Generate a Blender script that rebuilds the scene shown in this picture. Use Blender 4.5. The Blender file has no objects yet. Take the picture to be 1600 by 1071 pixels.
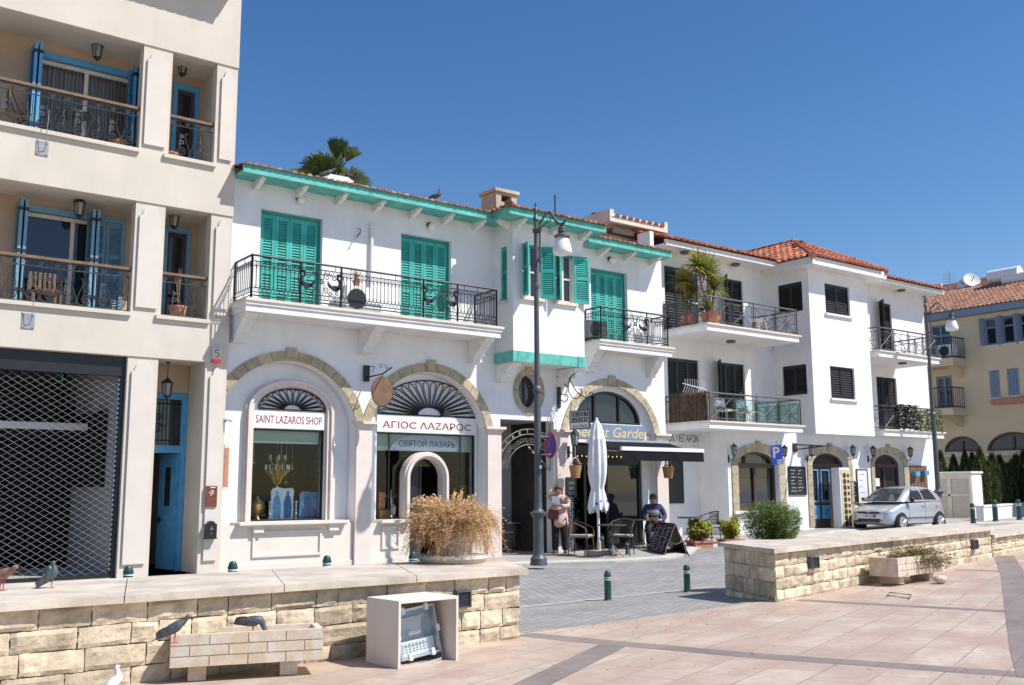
import bpy, bmesh, math, random
from mathutils import Vector, Matrix, noise
from mathutils.geometry import tessellate_polygon
import numpy as np
random.seed(7)
PI = math.pi
sc = bpy.context.scene
COL = sc.collection

# ------------------------------------------------------------------ camera
CAM = Vector((0, 0, 1.55))
FPX, YAW, PITCH, ROLL = 1544.8, math.radians(37.043), math.radians(8.4866), math.radians(-0.2904)
fw = Vector((math.sin(YAW)*math.cos(PITCH), math.cos(YAW)*math.cos(PITCH), math.sin(PITCH)))
r0 = Vector((math.cos(YAW), -math.sin(YAW), 0)); u0 = r0.cross(fw)
rt = r0*math.cos(ROLL) + u0*math.sin(ROLL); up = u0*math.cos(ROLL) - r0*math.sin(ROLL)
cd = bpy.data.cameras.new('camera'); cam = bpy.data.objects.new('camera', cd); COL.objects.link(cam)
cam.matrix_world = Matrix((( rt.x, up.x, -fw.x, CAM.x), (rt.y, up.y, -fw.y, CAM.y), (rt.z, up.z, -fw.z, CAM.z), (0, 0, 0, 1)))
cd.sensor_width = 36; cd.lens = FPX/1600*36; cd.clip_start = 0.1; cd.clip_end = 3000
sc.camera = cam

# ------------------------------------------------------------------ light
SUN = Vector((0.75, -1.0, 1.57)).normalized()
EL = math.asin(SUN.z); AZ = math.atan2(SUN.x, SUN.y)
w = bpy.data.worlds.new('World'); sc.world = w; w.use_nodes = True
nt = w.node_tree
sky = nt.nodes.new('ShaderNodeTexSky'); sky.sky_type = 'NISHITA'; sky.sun_disc = False
sky.sun_elevation = EL; sky.sun_rotation = AZ; sky.altitude = 0; sky.air_density = 1.0; sky.dust_density = 0.3; sky.ozone_density = 2.2
hs = nt.nodes.new('ShaderNodeHueSaturation'); hs.inputs['Saturation'].default_value = 1.28; hs.inputs['Hue'].default_value = .507; nt.links.new(sky.outputs[0], hs.inputs['Color'])
nt.links.new(hs.outputs[0], nt.nodes['Background'].inputs[0]); nt.nodes['Background'].inputs[1].default_value = 0.1
sl = bpy.data.lights.new('sun', 'SUN'); sl.energy = 4.5; sl.angle = math.radians(0.5); sl.color = (1, .97, .925)
so = bpy.data.objects.new('sun', sl); COL.objects.link(so)
so.rotation_euler = SUN.to_track_quat('Z', 'Y').to_euler(); so.location = (10, -10, 30)
sc.view_settings.view_transform = 'Standard'; sc.view_settings.look = 'None'
sc.view_settings.exposure = 0.42; sc.view_settings.gamma = 1
sc.cycles.max_bounces = 8; sc.cycles.transparent_max_bounces = 16; sc.cycles.use_denoising = True
sc.cycles.sample_clamp_indirect = 6

# ------------------------------------------------------------------ photo-to-plane measuring helpers
def ray(px, py): return fw*FPX + rt*(px-800) - up*(py-535.5)
def F(px, py, Y):
    d = ray(px, py); p = CAM + d*(Y/d.y); return p.x, p.z
def G(px, py, Z):
    d = ray(px, py); p = CAM + d*((Z-CAM.z)/d.z); return p.x, p.y
def H(px, py, X):
    d = ray(px, py); p = CAM + d*(X/d.x); return p.y, p.z
def FX(px, py, Y): return F(px, py, Y)[0]
def FZ(px, py, Y): return F(px, py, Y)[1]

# ------------------------------------------------------------------ objects
def top(o):
    while o.parent: o = o.parent
    return o
def thing(name, label, cat, loc=(0, 0, 0), group=None, rz=0):
    o = bpy.data.objects.new(name, None); COL.objects.link(o); o.empty_display_size = .2
    o.location = loc; o.rotation_euler = (0, 0, rz); o['label'] = label; o['category'] = cat
    if group: o['group'] = group
    return o
def tag(o, label, cat, group=None):
    o['label'] = label; o['category'] = cat
    if group: o['group'] = group
    return o
def copy_tree(o, parent=None):
    c = o.copy(); COL.objects.link(c)
    if parent: c.parent = parent
    for ch in list(o.children): copy_tree(ch, c)
    return c
def dup(root, loc, rz=0, label=None, scale=None):
    c = copy_tree(root); c.location = loc; c.rotation_euler = (0, 0, rz)
    if label: c['label'] = label
    if scale: c.scale = (scale,)*3
    return c

class MB:
    def __init__(s): s.v = []; s.f = []; s.r = []; s.cur = .5; s.m = []
    def mark(s): s.m.append((len(s.v), len(s.f)))   # a new part starts here
    def p(s, x, y, z): s.v.append((x, y, z)); s.r.append(s.cur); return len(s.v)-1
    def quad(s, a, b, c, d): s.f.append([s.p(*a), s.p(*b), s.p(*c), s.p(*d)])
    def tri(s, a, b, c): s.f.append([s.p(*a), s.p(*b), s.p(*c)])
    def poly(s, pts): s.f.append([s.p(*q) for q in pts])
    def box(s, x0, x1, y0, y1, z0, z1, M=None):
        c = [(x0,y0,z0),(x1,y0,z0),(x1,y1,z0),(x0,y1,z0),(x0,y0,z1),(x1,y0,z1),(x1,y1,z1),(x0,y1,z1)]
        if M: c = [tuple(M @ Vector(q)) for q in c]
        i = [s.p(*q) for q in c]
        for f in ((0,3,2,1),(4,5,6,7),(0,1,5,4),(1,2,6,5),(2,3,7,6),(3,0,4,7)): s.f.append([i[k] for k in f])
    def tube(s, pts, r, n=6, closed=False, cap=True):
        P = [Vector(q) for q in pts]; m = len(P)
        if m < 2: return
        R = r if isinstance(r, (list, tuple)) else [r]*m
        rings = []; prev = None
        for i in range(m):
            if closed: t = P[(i+1) % m]-P[i-1]
            else: t = P[min(i+1, m-1)]-P[max(i-1, 0)]
            if t.length < 1e-9: t = Vector((0, 0, 1))
            t.normalize()
            if prev is None:
                a = Vector((0, 0, 1)) if abs(t.z) < .9 else Vector((1, 0, 0))
                nrm = t.cross(a).normalized()
            else:
                nrm = prev - t*prev.dot(t)
                nrm = nrm.normalized() if nrm.length > 1e-6 else t.orthogonal().normalized()
            prev = nrm; b = t.cross(nrm)
            rings.append([s.p(*(P[i] + (nrm*math.cos(2*PI*k/n) + b*math.sin(2*PI*k/n))*R[i])) for k in range(n)])
        for i in range(m if closed else m-1):
            A = rings[i]; B = rings[(i+1) % m]
            for k in range(n): s.f.append([A[k], A[(k+1) % n], B[(k+1) % n], B[k]])
        if cap and not closed and n > 2:
            s.f.append(rings[0][::-1]); s.f.append(rings[-1])
    def lathe(s, prof, n=16, c=(0, 0, 0), M=None, sx=1, sy=1, caps=True):
        rings = []
        for r, z in prof:
            ring = []
            for k in range(n):
                q = Vector((r*math.cos(2*PI*k/n)*sx, r*math.sin(2*PI*k/n)*sy, z))
                if M: q = M @ q
                ring.append(s.p(q.x+c[0], q.y+c[1], q.z+c[2]))
            rings.append(ring)
        for A, B in zip(rings, rings[1:]):
            for k in range(n): s.f.append([A[k], A[(k+1) % n], B[(k+1) % n], B[k]])
        if caps: s.f.append(rings[0][::-1]); s.f.append(rings[-1])
    def plate(s, outer, holes, d0, d1, axis='xz', back=True, rims=True):
        def mp(u, v, d): return (u, d, v) if axis == 'xz' else ((d, u, v) if axis == 'yz' else (u, v, d))
        loops = [outer]+list(holes)
        flat = [q for l in loops for q in l]
        tris = tessellate_polygon([[Vector((q[0], q[1], 0)) for q in l] for l in loops])
        for d in ((d0, d1) if back else (d0,)):
            idx = [s.p(*mp(q[0], q[1], d)) for q in flat]
            for t in tris: s.f.append([idx[k] for k in t])
        if rims:
            for l in loops:
                n = len(l)
                for k in range(n):
                    a, b = l[k], l[(k+1) % n]
                    s.quad(mp(*a, d0), mp(*b, d0), mp(*b, d1), mp(*a, d1))
    def rect(s, x0, x1, z0, z1): return [(x0, z0), (x1, z0), (x1, z1), (x0, z1)]
    def build(s, name, mat, parent=None, smooth=False, recalc=True, auto=None):
        cuts = sorted({m for m in s.m if 0 < m[1] < len(s.f)})
        if cuts:
            cuts = [(0, 0)]+cuts+[(len(s.v), len(s.f))]; o = None
            for (v0, f0), (v1, f1) in zip(cuts, cuts[1:]):
                q = MB(); q.v = s.v[v0:v1]; q.r = s.r[v0:v1]; q.f = [[i-v0 for i in f] for f in s.f[f0:f1]]
                o = q.build(name, mat, parent, smooth, recalc, auto)
            return o
        me = bpy.data.meshes.new(name)
        off = top(parent).location if parent else Vector((0, 0, 0))
        V = [(a-off.x, b-off.y, c-off.z) for a, b, c in s.v] if parent else s.v
        me.from_pydata(V, [], s.f)
        if any(abs(q-.5) > 1e-6 for q in s.r):
            at = me.attributes.new('rnd', 'FLOAT', 'POINT'); at.data.foreach_set('value', s.r)
        if recalc:
            bm = bmesh.new(); bm.from_mesh(me); bmesh.ops.recalc_face_normals(bm, faces=bm.faces); bm.to_mesh(me); bm.free()
        if smooth:
            me.polygons.foreach_set('use_smooth', [True]*len(me.polygons))
            if auto: me.set_sharp_from_angle(angle=math.radians(auto))
        me.materials.append(mat)
        o = bpy.data.objects.new(name, me); COL.objects.link(o)
        if parent: o.parent = parent
        return o

def arc(cx, cz, rx, rz, a0, a1, n):
    return [(cx+rx*math.cos(math.radians(a0+(a1-a0)*k/n)), cz+rz*math.sin(math.radians(a0+(a1-a0)*k/n))) for k in range(n+1)]
def spiral(cx, cz, r0, r1, a0, turns, n=18):
    return [(cx+(r0+(r1-r0)*k/n)*math.cos(a0+2*PI*turns*k/n), cz+(r0+(r1-r0)*k/n)*math.sin(a0+2*PI*turns*k/n)) for k in range(n+1)]
def XZ(pts, y): return [(a, y, b) for a, b in pts]

# ------------------------------------------------------------------ materials
def newmat(name):
    m = bpy.data.materials.new(name); m.use_nodes = True
    return m, m.node_tree, m.node_tree.nodes['Principled BSDF']
def N(nt, t, **k):
    n = nt.nodes.new(t)
    for a, b in k.items():
        if a == 'op': n.operation = b
        elif a.startswith('i_'): n.inputs[int(a[2:])].default_value = b
        else: setattr(n, a, b)
    return n
def ramp(nt, stops):
    r = nt.nodes.new('ShaderNodeValToRGB'); e = r.color_ramp.elements
    while len(e) > 1: e.remove(e[-1])
    e[0].position, e[0].color = stops[0][0], (*stops[0][1], 1)
    for p, c in stops[1:]:
        q = e.new(p); q.color = (*c, 1)
    return r
def mix(nt, fac, a, b, mode='MIX'):
    m = nt.nodes.new('ShaderNodeMix'); m.data_type = 'RGBA'; m.blend_type = mode
    for s, v in ((0, fac), (6, a), (7, b)):
        if hasattr(v, 'is_output'): nt.links.new(v, m.inputs[s])
        elif isinstance(v, (tuple, list)): m.inputs[s].default_value = (*v[:3], 1)
        else: m.inputs[s].default_value = v
    return m.outputs[2]
def geo(nt): return N(nt, 'ShaderNodeNewGeometry').outputs['Position']
def nz(nt, vec, scale, detail=4, rough=.55, stretch=None):
    if stretch:
        mp = N(nt, 'ShaderNodeMapping'); nt.links.new(vec, mp.inputs[0]); mp.inputs[3].default_value = stretch; vec = mp.outputs[0]
    n = N(nt, 'ShaderNodeTexNoise'); n.inputs['Scale'].default_value = scale; n.inputs['Detail'].default_value = detail; n.inputs['Roughness'].default_value = rough
    nt.links.new(vec, n.inputs['Vector']); return n.outputs[0]
def bump(nt, bsdf, h, strength, dist=.01):
    b = N(nt, 'ShaderNodeBump'); b.inputs['Strength'].default_value = strength; b.inputs['Distance'].default_value = dist
    nt.links.new(h, b.inputs['Height']); nt.links.new(b.outputs[0], bsdf.inputs['Normal'])
def mat(name, col, rough=.6, var=.12, scale=6, bmp=.1, bscale=60, metal=0, obj=False, spec=None, rnd=0, streak=0, dark=None):
    m, nt, b = newmat(name)
    v = N(nt, 'ShaderNodeTexCoord').outputs['Object'] if obj else geo(nt)
    lo = tuple(c*(1-var) for c in col) if dark is None else dark; hi = tuple(min(1, c*(1+var*.6)) for c in col)
    f = nz(nt, v, scale)
    r = ramp(nt, [(.32, lo), (.68, hi)]); nt.links.new(f, r.inputs[0]); c = r.outputs[0]
    if streak:
        s = nz(nt, v, 3, 5, .6, (1.1, 1.1, .22)); rr = ramp(nt, [(.5, (1, 1, 1)), (.78, (1-streak,)*3)]); nt.links.new(s, rr.inputs[0])
        c = mix(nt, 1, c, rr.outputs[0], 'MULTIPLY')
    if rnd:
        a = N(nt, 'ShaderNodeAttribute', attribute_name='rnd').outputs['Fac']
        rr = ramp(nt, [(0, (1-rnd,)*3), (1, (1+rnd,)*3)]); nt.links.new(a, rr.inputs[0]); c = mix(nt, 1, c, rr.outputs[0], 'MULTIPLY')
    nt.links.new(c, b.inputs['Base Color']); b.inputs['Roughness'].default_value = rough; b.inputs['Metallic'].default_value = metal
    if spec is not None: b.inputs['Specular IOR Level'].default_value = spec
    if bmp: bump(nt, b, nz(nt, v, bscale, 3), bmp)
    return m
def glass_dark(name, col=(.02, .025, .03), rough=.03):
    m, nt, b = newmat(name); b.inputs['Base Color'].default_value = (*col, 1); b.inputs['Roughness'].default_value = rough
    b.inputs['Specular IOR Level'].default_value = .7
    bump(nt, b, nz(nt, geo(nt), 1.3, 2), .04, .02); return m
def glass_clear(name, tint=(.9, .95, .93), refl=.08):
    m, nt, b = newmat(name); nt.nodes.remove(b)
    t = N(nt, 'ShaderNodeBsdfTransparent'); t.inputs[0].default_value = (*tint, 1)
    g = N(nt, 'ShaderNodeBsdfGlossy'); g.inputs['Roughness'].default_value = .01
    lw = N(nt, 'ShaderNodeFresnel'); lw.inputs[0].default_value = 1.35
    mm = N(nt, 'ShaderNodeMath', op='MULTIPLY_ADD'); nt.links.new(lw.outputs[0], mm.inputs[0]); mm.inputs[1].default_value = .8; mm.inputs[2].default_value = refl*.2
    mx = N(nt, 'ShaderNodeMixShader'); nt.links.new(mm.outputs[0], mx.inputs[0]); nt.links.new(t.outputs[0], mx.inputs[1]); nt.links.new(g.outputs[0], mx.inputs[2])
    nt.links.new(mx.outputs[0], nt.nodes['Material Output'].inputs[0]); return m
def leafmat(name, c0, c1, c2, transl=.35):
    m, nt, b = newmat(name)
    a = N(nt, 'ShaderNodeAttribute', attribute_name='rnd').outputs['Fac']
    r = ramp(nt, [(0, c0), (.5, c1), (1, c2)]); nt.links.new(a, r.inputs[0]); nt.links.new(r.outputs[0], b.inputs['Base Color'])
    b.inputs['Roughness'].default_value = .55; b.inputs['Specular IOR Level'].default_value = .3
    t = N(nt, 'ShaderNodeBsdfTranslucent'); nt.links.new(r.outputs[0], t.inputs[0])
    mx = N(nt, 'ShaderNodeMixShader'); mx.inputs[0].default_value = transl
    nt.links.new(b.outputs[0], mx.inputs[1]); nt.links.new(t.outputs[0], mx.inputs[2]); nt.links.new(mx.outputs[0], nt.nodes['Material Output'].inputs[0])
    return m

M = {}
M['white'] = mat('white_plaster', (.79, .79, .785), .85, .06, 1.3, .14, 70, streak=.09)
M['white_eave'] = mat('white_trim', (.76, .75, .72), .8, .08, 5, .1, 60, streak=.08)
M['cream'] = mat('cream_plaster', (.70, .63, .55), .85, .05, 1.6, .1, 90, streak=.06)
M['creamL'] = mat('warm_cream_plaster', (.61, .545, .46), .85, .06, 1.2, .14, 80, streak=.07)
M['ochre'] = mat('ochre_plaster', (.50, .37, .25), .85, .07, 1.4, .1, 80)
M['panel'] = mat('pale_pillar_panel', (.65, .58, .51), .85, .05, 2, .1, 80)
M['pink'] = mat('pale_pink_moulding', (.70, .60, .54), .75, .05, 3, .06, 80)
M['stone_ring'] = mat('tan_arch_stone', (.45, .37, .25), .9, .25, 9, .35, 40, rnd=.12)
M['teal'] = mat('teal_paint', (.045, .41, .345), .55, .22, 3, .12, 40, streak=.18)
M['teal_lt'] = mat('teal_eave_paint', (.11, .46, .39), .6, .26, 5, .15, 40, streak=.15)
M['teal_dk'] = mat('deep_teal_paint', (.02, .25, .21), .5, .12, 4, .05, 50)
M['blue'] = mat('blue_paint', (.09, .33, .58), .5, .14, 5, .05, 50)
M['blue2'] = mat('pale_blue_paint', (.17, .33, .44), .5, .14, 5, .05, 50)
M['iron'] = mat('black_iron', (.022, .024, .027), .45, .3, 20, .1, 120, metal=.2)
M['ironL'] = mat('grey_wrought_iron', (.10, .10, .105), .4, .3, 20, .1, 120, metal=.5)
M['wood'] = mat('weathered_wood', (.18, .11, .062), .6, .3, 8, .15, 60)
M['brownwood'] = mat('dark_brown_wood', (.08, .038, .025), .5, .3, 9, .1, 60)
M['black'] = mat('black_painted_wood', (.012, .013, .015), .4, .3, 8, .05, 60)
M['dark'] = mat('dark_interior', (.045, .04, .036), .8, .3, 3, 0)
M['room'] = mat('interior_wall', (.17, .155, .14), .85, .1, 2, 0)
M['roomw'] = mat('white_interior_wall', (.38, .38, .40), .85, .05, 2, 0)
M['glass'] = glass_dark('window_glass')
M['clear'] = glass_clear('shop_glass')
M['sill'] = mat('cream_marble', (.68, .60, .50), .55, .1, 5, .05, 60)
M['concrete'] = mat('aged_concrete', (.52, .45, .36), .9, .18, 2.5, .3, 40, streak=.3)
M['capstone'] = mat('pale_capstone', (.58, .50, .41), .85, .2, 3, .3, 35, dark=(.42, .36, .29))
M['rubble'] = mat('pale_sandstone', (.60, .50, .36), .95, .3, 6, .9, 30, rnd=.20, dark=(.42, .345, .24), streak=.35)
M['mortar'] = mat('mortar', (.40, .33, .245), .95, .25, 8, .6, 40)
M['greymetal'] = mat('grey_lamp_paint', (.085, .092, .10), .45, .15, 9, .06, 60, metal=.1)
M['lampglass'] = mat('frosted_lamp_glass', (.80, .80, .78), .35, .04, 3, 0)
M['zinc'] = mat('dull_grey_zinc', (.30, .31, .33), .6, .15, 9, .05, 60, metal=.2)
M['lanternglass'] = mat('lantern_glass', (.26, .26, .24), .15, .1, 9, 0)
M['bollard'] = mat('dark_green_bollard_paint', (.018, .075, .06), .4, .25, 9, .06, 60)
M['whitepaint'] = mat('white_paint', (.78, .78, .78), .4, .05, 6, 0)
M['silver'] = mat('galvanised_metal', (.55, .57, .6), .35, .12, 9, .05, 60, metal=.8)
M['terracotta'] = mat('terracotta', (.52, .22, .13), .8, .2, 9, .2, 60)
M['wicker'] = mat('wicker', (.50, .27, .10), .75, .35, 40, .6, 90)
M['grass_dry'] = leafmat('dry_straw_foliage', (.34, .18, .07), (.55, .33, .15), (.70, .48, .25), .25)
M['bush'] = leafmat('fresh_green_foliage', (.05, .10, .012), (.13, .21, .03), (.24, .31, .06))
M['yellowgreen'] = leafmat('yellow_green_foliage', (.10, .10, .015), (.36, .36, .04), (.55, .52, .08))
M['yucca'] = leafmat('yucca_leaves', (.06, .10, .012), (.19, .27, .03), (.42, .34, .10))
M['palm'] = leafmat('palm_leaves', (.03, .055, .018), (.07, .115, .03), (.20, .21, .07))
M['cypress'] = leafmat('cypress_foliage', (.03, .05, .015), (.07, .10, .03), (.14, .14, .05))
M['bark'] = mat('bark', (.20, .14, .09), .9, .3, 14, .5, 40)
M['cloth_white'] = mat('white_canvas', (.74, .74, .76), .85, .06, 4, .1, 60)
M['cloth_black'] = mat('black_canvas', (.012, .013, .016), .9, .2, 6, .1, 90, spec=.12)
M['grey_cushion'] = mat('grey_cushion', (.42, .40, .38), .9, .1, 8, .1, 60)
M['rattan'] = mat('dark_rattan', (.06, .045, .038), .6, .3, 30, .3, 90)
M['rattan_br'] = mat('brown_rattan', (.16, .09, .06), .6, .3, 30, .3, 90)
M['gold'] = mat('brass', (.62, .42, .12), .3, .25, 14, .1, 60, metal=.85)
M['yellow'] = mat('yellow_plaster', (.66, .53, .35), .85, .05, 1, .1, 60)
M['slate'] = mat('blue_grey_paint', (.19, .25, .34), .55, .12, 5, 0)
M['navy'] = mat('navy_lettering', (.02, .03, .08), .5, .1, 5, 0)
M['redlet'] = mat('dull_red_lettering', (.34, .05, .05), .5, .25, 14, 0)
M['goldlet'] = mat('gold_lettering', (.70, .55, .24), .45, .1, 9, 0)
M['signblue'] = mat('sign_blue', (.015, .10, .62), .35, .05, 5, 0)
M['signred'] = mat('sign_red', (.55, .015, .03), .35, .05, 5, 0)
M['skin'] = mat('skin', (.52, .29, .19), .55, .1, 12, 0)

def rooftile_mat(name, c0, c1, c2):
    m, nt, b = newmat(name)
    a = N(nt, 'ShaderNodeAttribute', attribute_name='rnd').outputs['Fac']
    r = ramp(nt, [(0, c0), (.5, c1), (1, c2)]); nt.links.new(a, r.inputs[0])
    f = nz(nt, geo(nt), 7, 5); rr = ramp(nt, [(.35, (.55, .55, .52)), (.6, (1, 1, 1))]); nt.links.new(f, rr.inputs[0])
    nt.links.new(mix(nt, .8, r.outputs[0], rr.outputs[0], 'MULTIPLY'), b.inputs['Base Color']); b.inputs['Roughness'].default_value = .85
    bump(nt, b, nz(nt, geo(nt), 60, 3), .2); return m
M['tile_old'] = rooftile_mat('weathered_roof_tile', (.30, .13, .075), (.44, .20, .12), (.56, .34, .22))
M['tile_new'] = rooftile_mat('orange_roof_tile', (.38, .11, .055), (.52, .17, .085), (.60, .25, .14))
M['tile_far'] = rooftile_mat('dull_far_roof_tile', (.30, .13, .08), (.40, .19, .12), (.46, .25, .17))
M['tile_dk'] = rooftile_mat('brown_roof_tile', (.16, .06, .045), (.26, .10, .07), (.33, .15, .10))

# ------------------------------------------------------------------ ground
def gz(x): return 0 if x < 14 else (.24*(x-14)/13 if x < 27 else min(.24+(x-27)*.009, .34))
def pz(x): return .15 + (max(0, x-10.2)*.0105 if x < 40 else .313)
def struct(o): o['kind'] = 'structure'; return o

def paving_mat(name, ua, va, bw, bh, c1, c2, mort, msize, bmp=.5, noise_s=3, blotch=None, rough=.7, spec=.5):
    m, nt, b = newmat(name)
    g = geo(nt); cmb = N(nt, 'ShaderNodeCombineXYZ')
    for k, a in enumerate((ua, va)):
        d = N(nt, 'ShaderNodeVectorMath', op='DOT_PRODUCT'); nt.links.new(g, d.inputs[0]); d.inputs[1].default_value = (*a, 0)
        nt.links.new(d.outputs['Value'], cmb.inputs[k])
    br = N(nt, 'ShaderNodeTexBrick'); nt.links.new(cmb.outputs[0], br.inputs['Vector'])
    br.inputs['Color1'].default_value = (*c1, 1); br.inputs['Color2'].default_value = (*c2, 1); br.inputs['Mortar'].default_value = (*mort, 1)
    br.inputs['Scale'].default_value = 1; br.inputs['Brick Width'].default_value = bw; br.inputs['Row Height'].default_value = bh
    br.inputs['Mortar Size'].default_value = msize; br.inputs['Mortar Smooth'].default_value = .3; br.inputs['Bias'].default_value = 0
    f = nz(nt, g, noise_s, 6, .6); rr = ramp(nt, [(.3, (.78, .76, .75)), (.7, (1.12, 1.1, 1.1))]); nt.links.new(f, rr.inputs[0])
    c = mix(nt, 1, br.outputs[0], rr.outputs[0], 'MULTIPLY')
    if blotch:
        f2 = nz(nt, cmb.outputs[0], 1.1, 5, .65, (1, 2.4, 1)); r2 = ramp(nt, [(.43, (0, 0, 0)), (.62, (.85, .85, .85))]); nt.links.new(f2, r2.inputs[0])
        c = mix(nt, r2.outputs[0], c, blotch)
    f3 = nz(nt, g, 14, 4, .7); r3 = ramp(nt, [(.32, (.84, .83, .82)), (.55, (1, 1, 1))]); nt.links.new(f3, r3.inputs[0])
    c = mix(nt, .8, c, r3.outputs[0], 'MULTIPLY')
    vo = N(nt, 'ShaderNodeTexVoronoi'); vo.inputs['Scale'].default_value = 2.6; nt.links.new(g, vo.inputs['Vector'])   # trodden gum and spots
    rs = ramp(nt, [(.035, (.62, .60, .58)), (.06, (1, 1, 1))]); nt.links.new(vo.outputs['Distance'], rs.inputs[0]); c = mix(nt, .7, c, rs.outputs[0], 'MULTIPLY')
    nt.links.new(c, b.inputs['Base Color']); b.inputs['Roughness'].default_value = rough; b.inputs['Specular IOR Level'].default_value = spec
    inv = N(nt, 'ShaderNodeMath', op='MULTIPLY_ADD'); nt.links.new(br.outputs['Fac'], inv.inputs[0]); inv.inputs[1].default_value = -1
    f4 = nz(nt, g, 40, 3); nt.links.new(f4, inv.inputs[2])
    bump(nt, b, inv.outputs[0], bmp, .008)
    return m
M['setts'] = paving_mat('grey_setts', (.97, .24), (-.24, .97), .20, .115, (.40, .39, .385), (.29, .29, .295), (.15, .148, .145), .012, .7, .7)
M['apron'] = paving_mat('grey_small_setts', (.24, .97), (-.97, .24), .20, .10, (.40, .385, .365), (.32, .31, .30), (.20, .195, .185), .012, .6, .9)
M['plaza'] = paving_mat('pink_plaza_tiles', (.88, .47), (-.33, .94), .78, .40, (.58, .485, .385), (.51, .405, .315), (.31, .255, .205), .008, .15, 1.2, blotch=(.45, .31, .245), rough=.5)
M['bandm'] = paving_mat('mauve_band_stone', (.88, .47), (-.33, .94), .5, .30, (.29, .235, .205), (.25, .205, .18), (.21, .17, .15), .006, .12, 1.5, rough=.55)
M['pavem'] = paving_mat('pale_pavement_slabs', (1, 0), (0, 1), .40, .40, (.44, .41, .37), (.38, .36, .33), (.25, .24, .22), .01, .3, 1.2)
M['kerb'] = mat('pale_kerb_stone', (.50, .47, .42), .85, .15, 4, .3, 40)

M['setts_pale'] = mat('pale_gutter_stone', (.42, .40, .375), .85, .15, 5, .3, 40)
# road: one sheet to the horizon
mb = MB()
XS = [-300, -40, 14, 27, 36, 60, 400]
for a, b in zip(XS, XS[1:]):
    mb.quad((a, -300, gz(a)), (b, -300, gz(b)), (b, 400, gz(b)), (a, 400, gz(a)))
bm_ = mb.build('road', M['setts']); struct(bm_)
# plaza slab (raised) and the sloping apron between it and the road
EDGE = [(-40, 8.0), (6.16, 7.97), (7.86, 8.10), (9.39, 8.25), (10.2, 8.3), (14, 9.2), (20, 10.4), (40, 14.4), (60, 18)]
mb = MB()
for (a, ya), (b, yb) in zip(EDGE, EDGE[1:]):
    mb.quad((a, -60, pz(a)), (b, -60, pz(b)), (b, yb, pz(b)), (a, ya, pz(a)))
struct(mb.build('plaza', M['plaza']))
mb = MB()
AP = [(-40, 11), (6.16, 10.6), (8.27, 10.71), (10.3, 10.83), (12.33, 10.95), (14, 11.6), (20, 12.8), (40, 16.8), (60, 20)]
for k in range(len(EDGE)-1):
    (a, ya), (b, yb) = EDGE[k], EDGE[k+1]; (c, yc), (d, yd) = AP[k], AP[k+1]
    mb.quad((a, ya, pz(a)-.002), (b, yb, pz(b)-.002), (d, yd, gz(d)+.006), (c, yc, gz(c)+.006))
struct(mb.build('ramp', M['apron']))
mb = MB()
for k in range(2, 5):
    (c, yc), (d, yd) = AP[k-1], AP[k]
    mb.quad((c, yc-.06, gz(c)+.014), (d, yd-.06, gz(d)+.014), (d, yd+.1, gz(d)+.008), (c, yc+.1, gz(c)+.008))
struct(mb.build('gutter', M['setts_pale']))
# mauve bands in the plaza
def strip(pts, wid, z=.004):
    mb = MB()
    P = [Vector((x, y, 0)) for x, y in pts]
    P = [a.lerp(b, k/6) for a, b in zip(P, P[1:]) for k in range(6)]+[P[-1]]
    for a, b in zip(P, P[1:]):
        n = (b-a).normalized(); n = Vector((-n.y, n.x, 0))*wid/2
        c = [a-n, b-n, b+n, a+n]
        mb.quad(*[(q.x, q.y, pz(q.x)+z) for q in c])
    return mb
for nm, pts, wid, z in (('paving_band', [(6.1, 7.93), (6.3, 7.3), (6.85, 5.75), (7.74, 3.9), (9.5, .2)], .26, .004),
                        ('paving_band', [(6.30, 6.86), (4.56, 5.86), (0, 3.3)], .26, .008),
                        ('paving_band', [(10.62, 8.1), (11.4, 5.83), (13.2, .5)], .2, .004),
                        ('paving_band', [(19.3, 9.85), (15.65, 7.86), (8.9, 4.35), (7.7, 3.7)], .36, .008),
                        ('paving_band', [(15.9, 8.95), (16.6, 7.3), (19.5, 1)], .2, .004)):
    struct(strip(pts, wid, z*.4).build(nm, M['bandm']))
# raised pavement in front of the buildings with its kerb
KB = [(-40, 16.9), (11, 16.95), (13.0, 16.55), (14.6, 15.78), (15.9, 15.5), (17.3, 16.1), (18.6, 17.1), (22, 17.3), (26, 18.2), (31, 18.4), (36, 17.2), (60, 17.2)]
mb = MB(); kb = MB()
for (a, ya), (b, yb) in zip(KB, KB[1:]):
    za, zb = gz(a)+.07, gz(b)+.07
    mb.quad((a, ya+.22, za), (b, yb+.22, zb), (b, 24, zb), (a, 24, za))
    kb.quad((a, ya, za-.03), (b, yb, zb-.03), (b, yb+.22, zb+.002), (a, ya+.22, za+.002))
    kb.quad((a, ya, za-.12), (b, yb, zb-.12), (b, yb, zb-.03), (a, ya, za-.03))
struct(mb.build('pavement', M['pavem'])); struct(kb.build('kerb', M['kerb']))
PAVE = lambda x: gz(x)+.07

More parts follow.
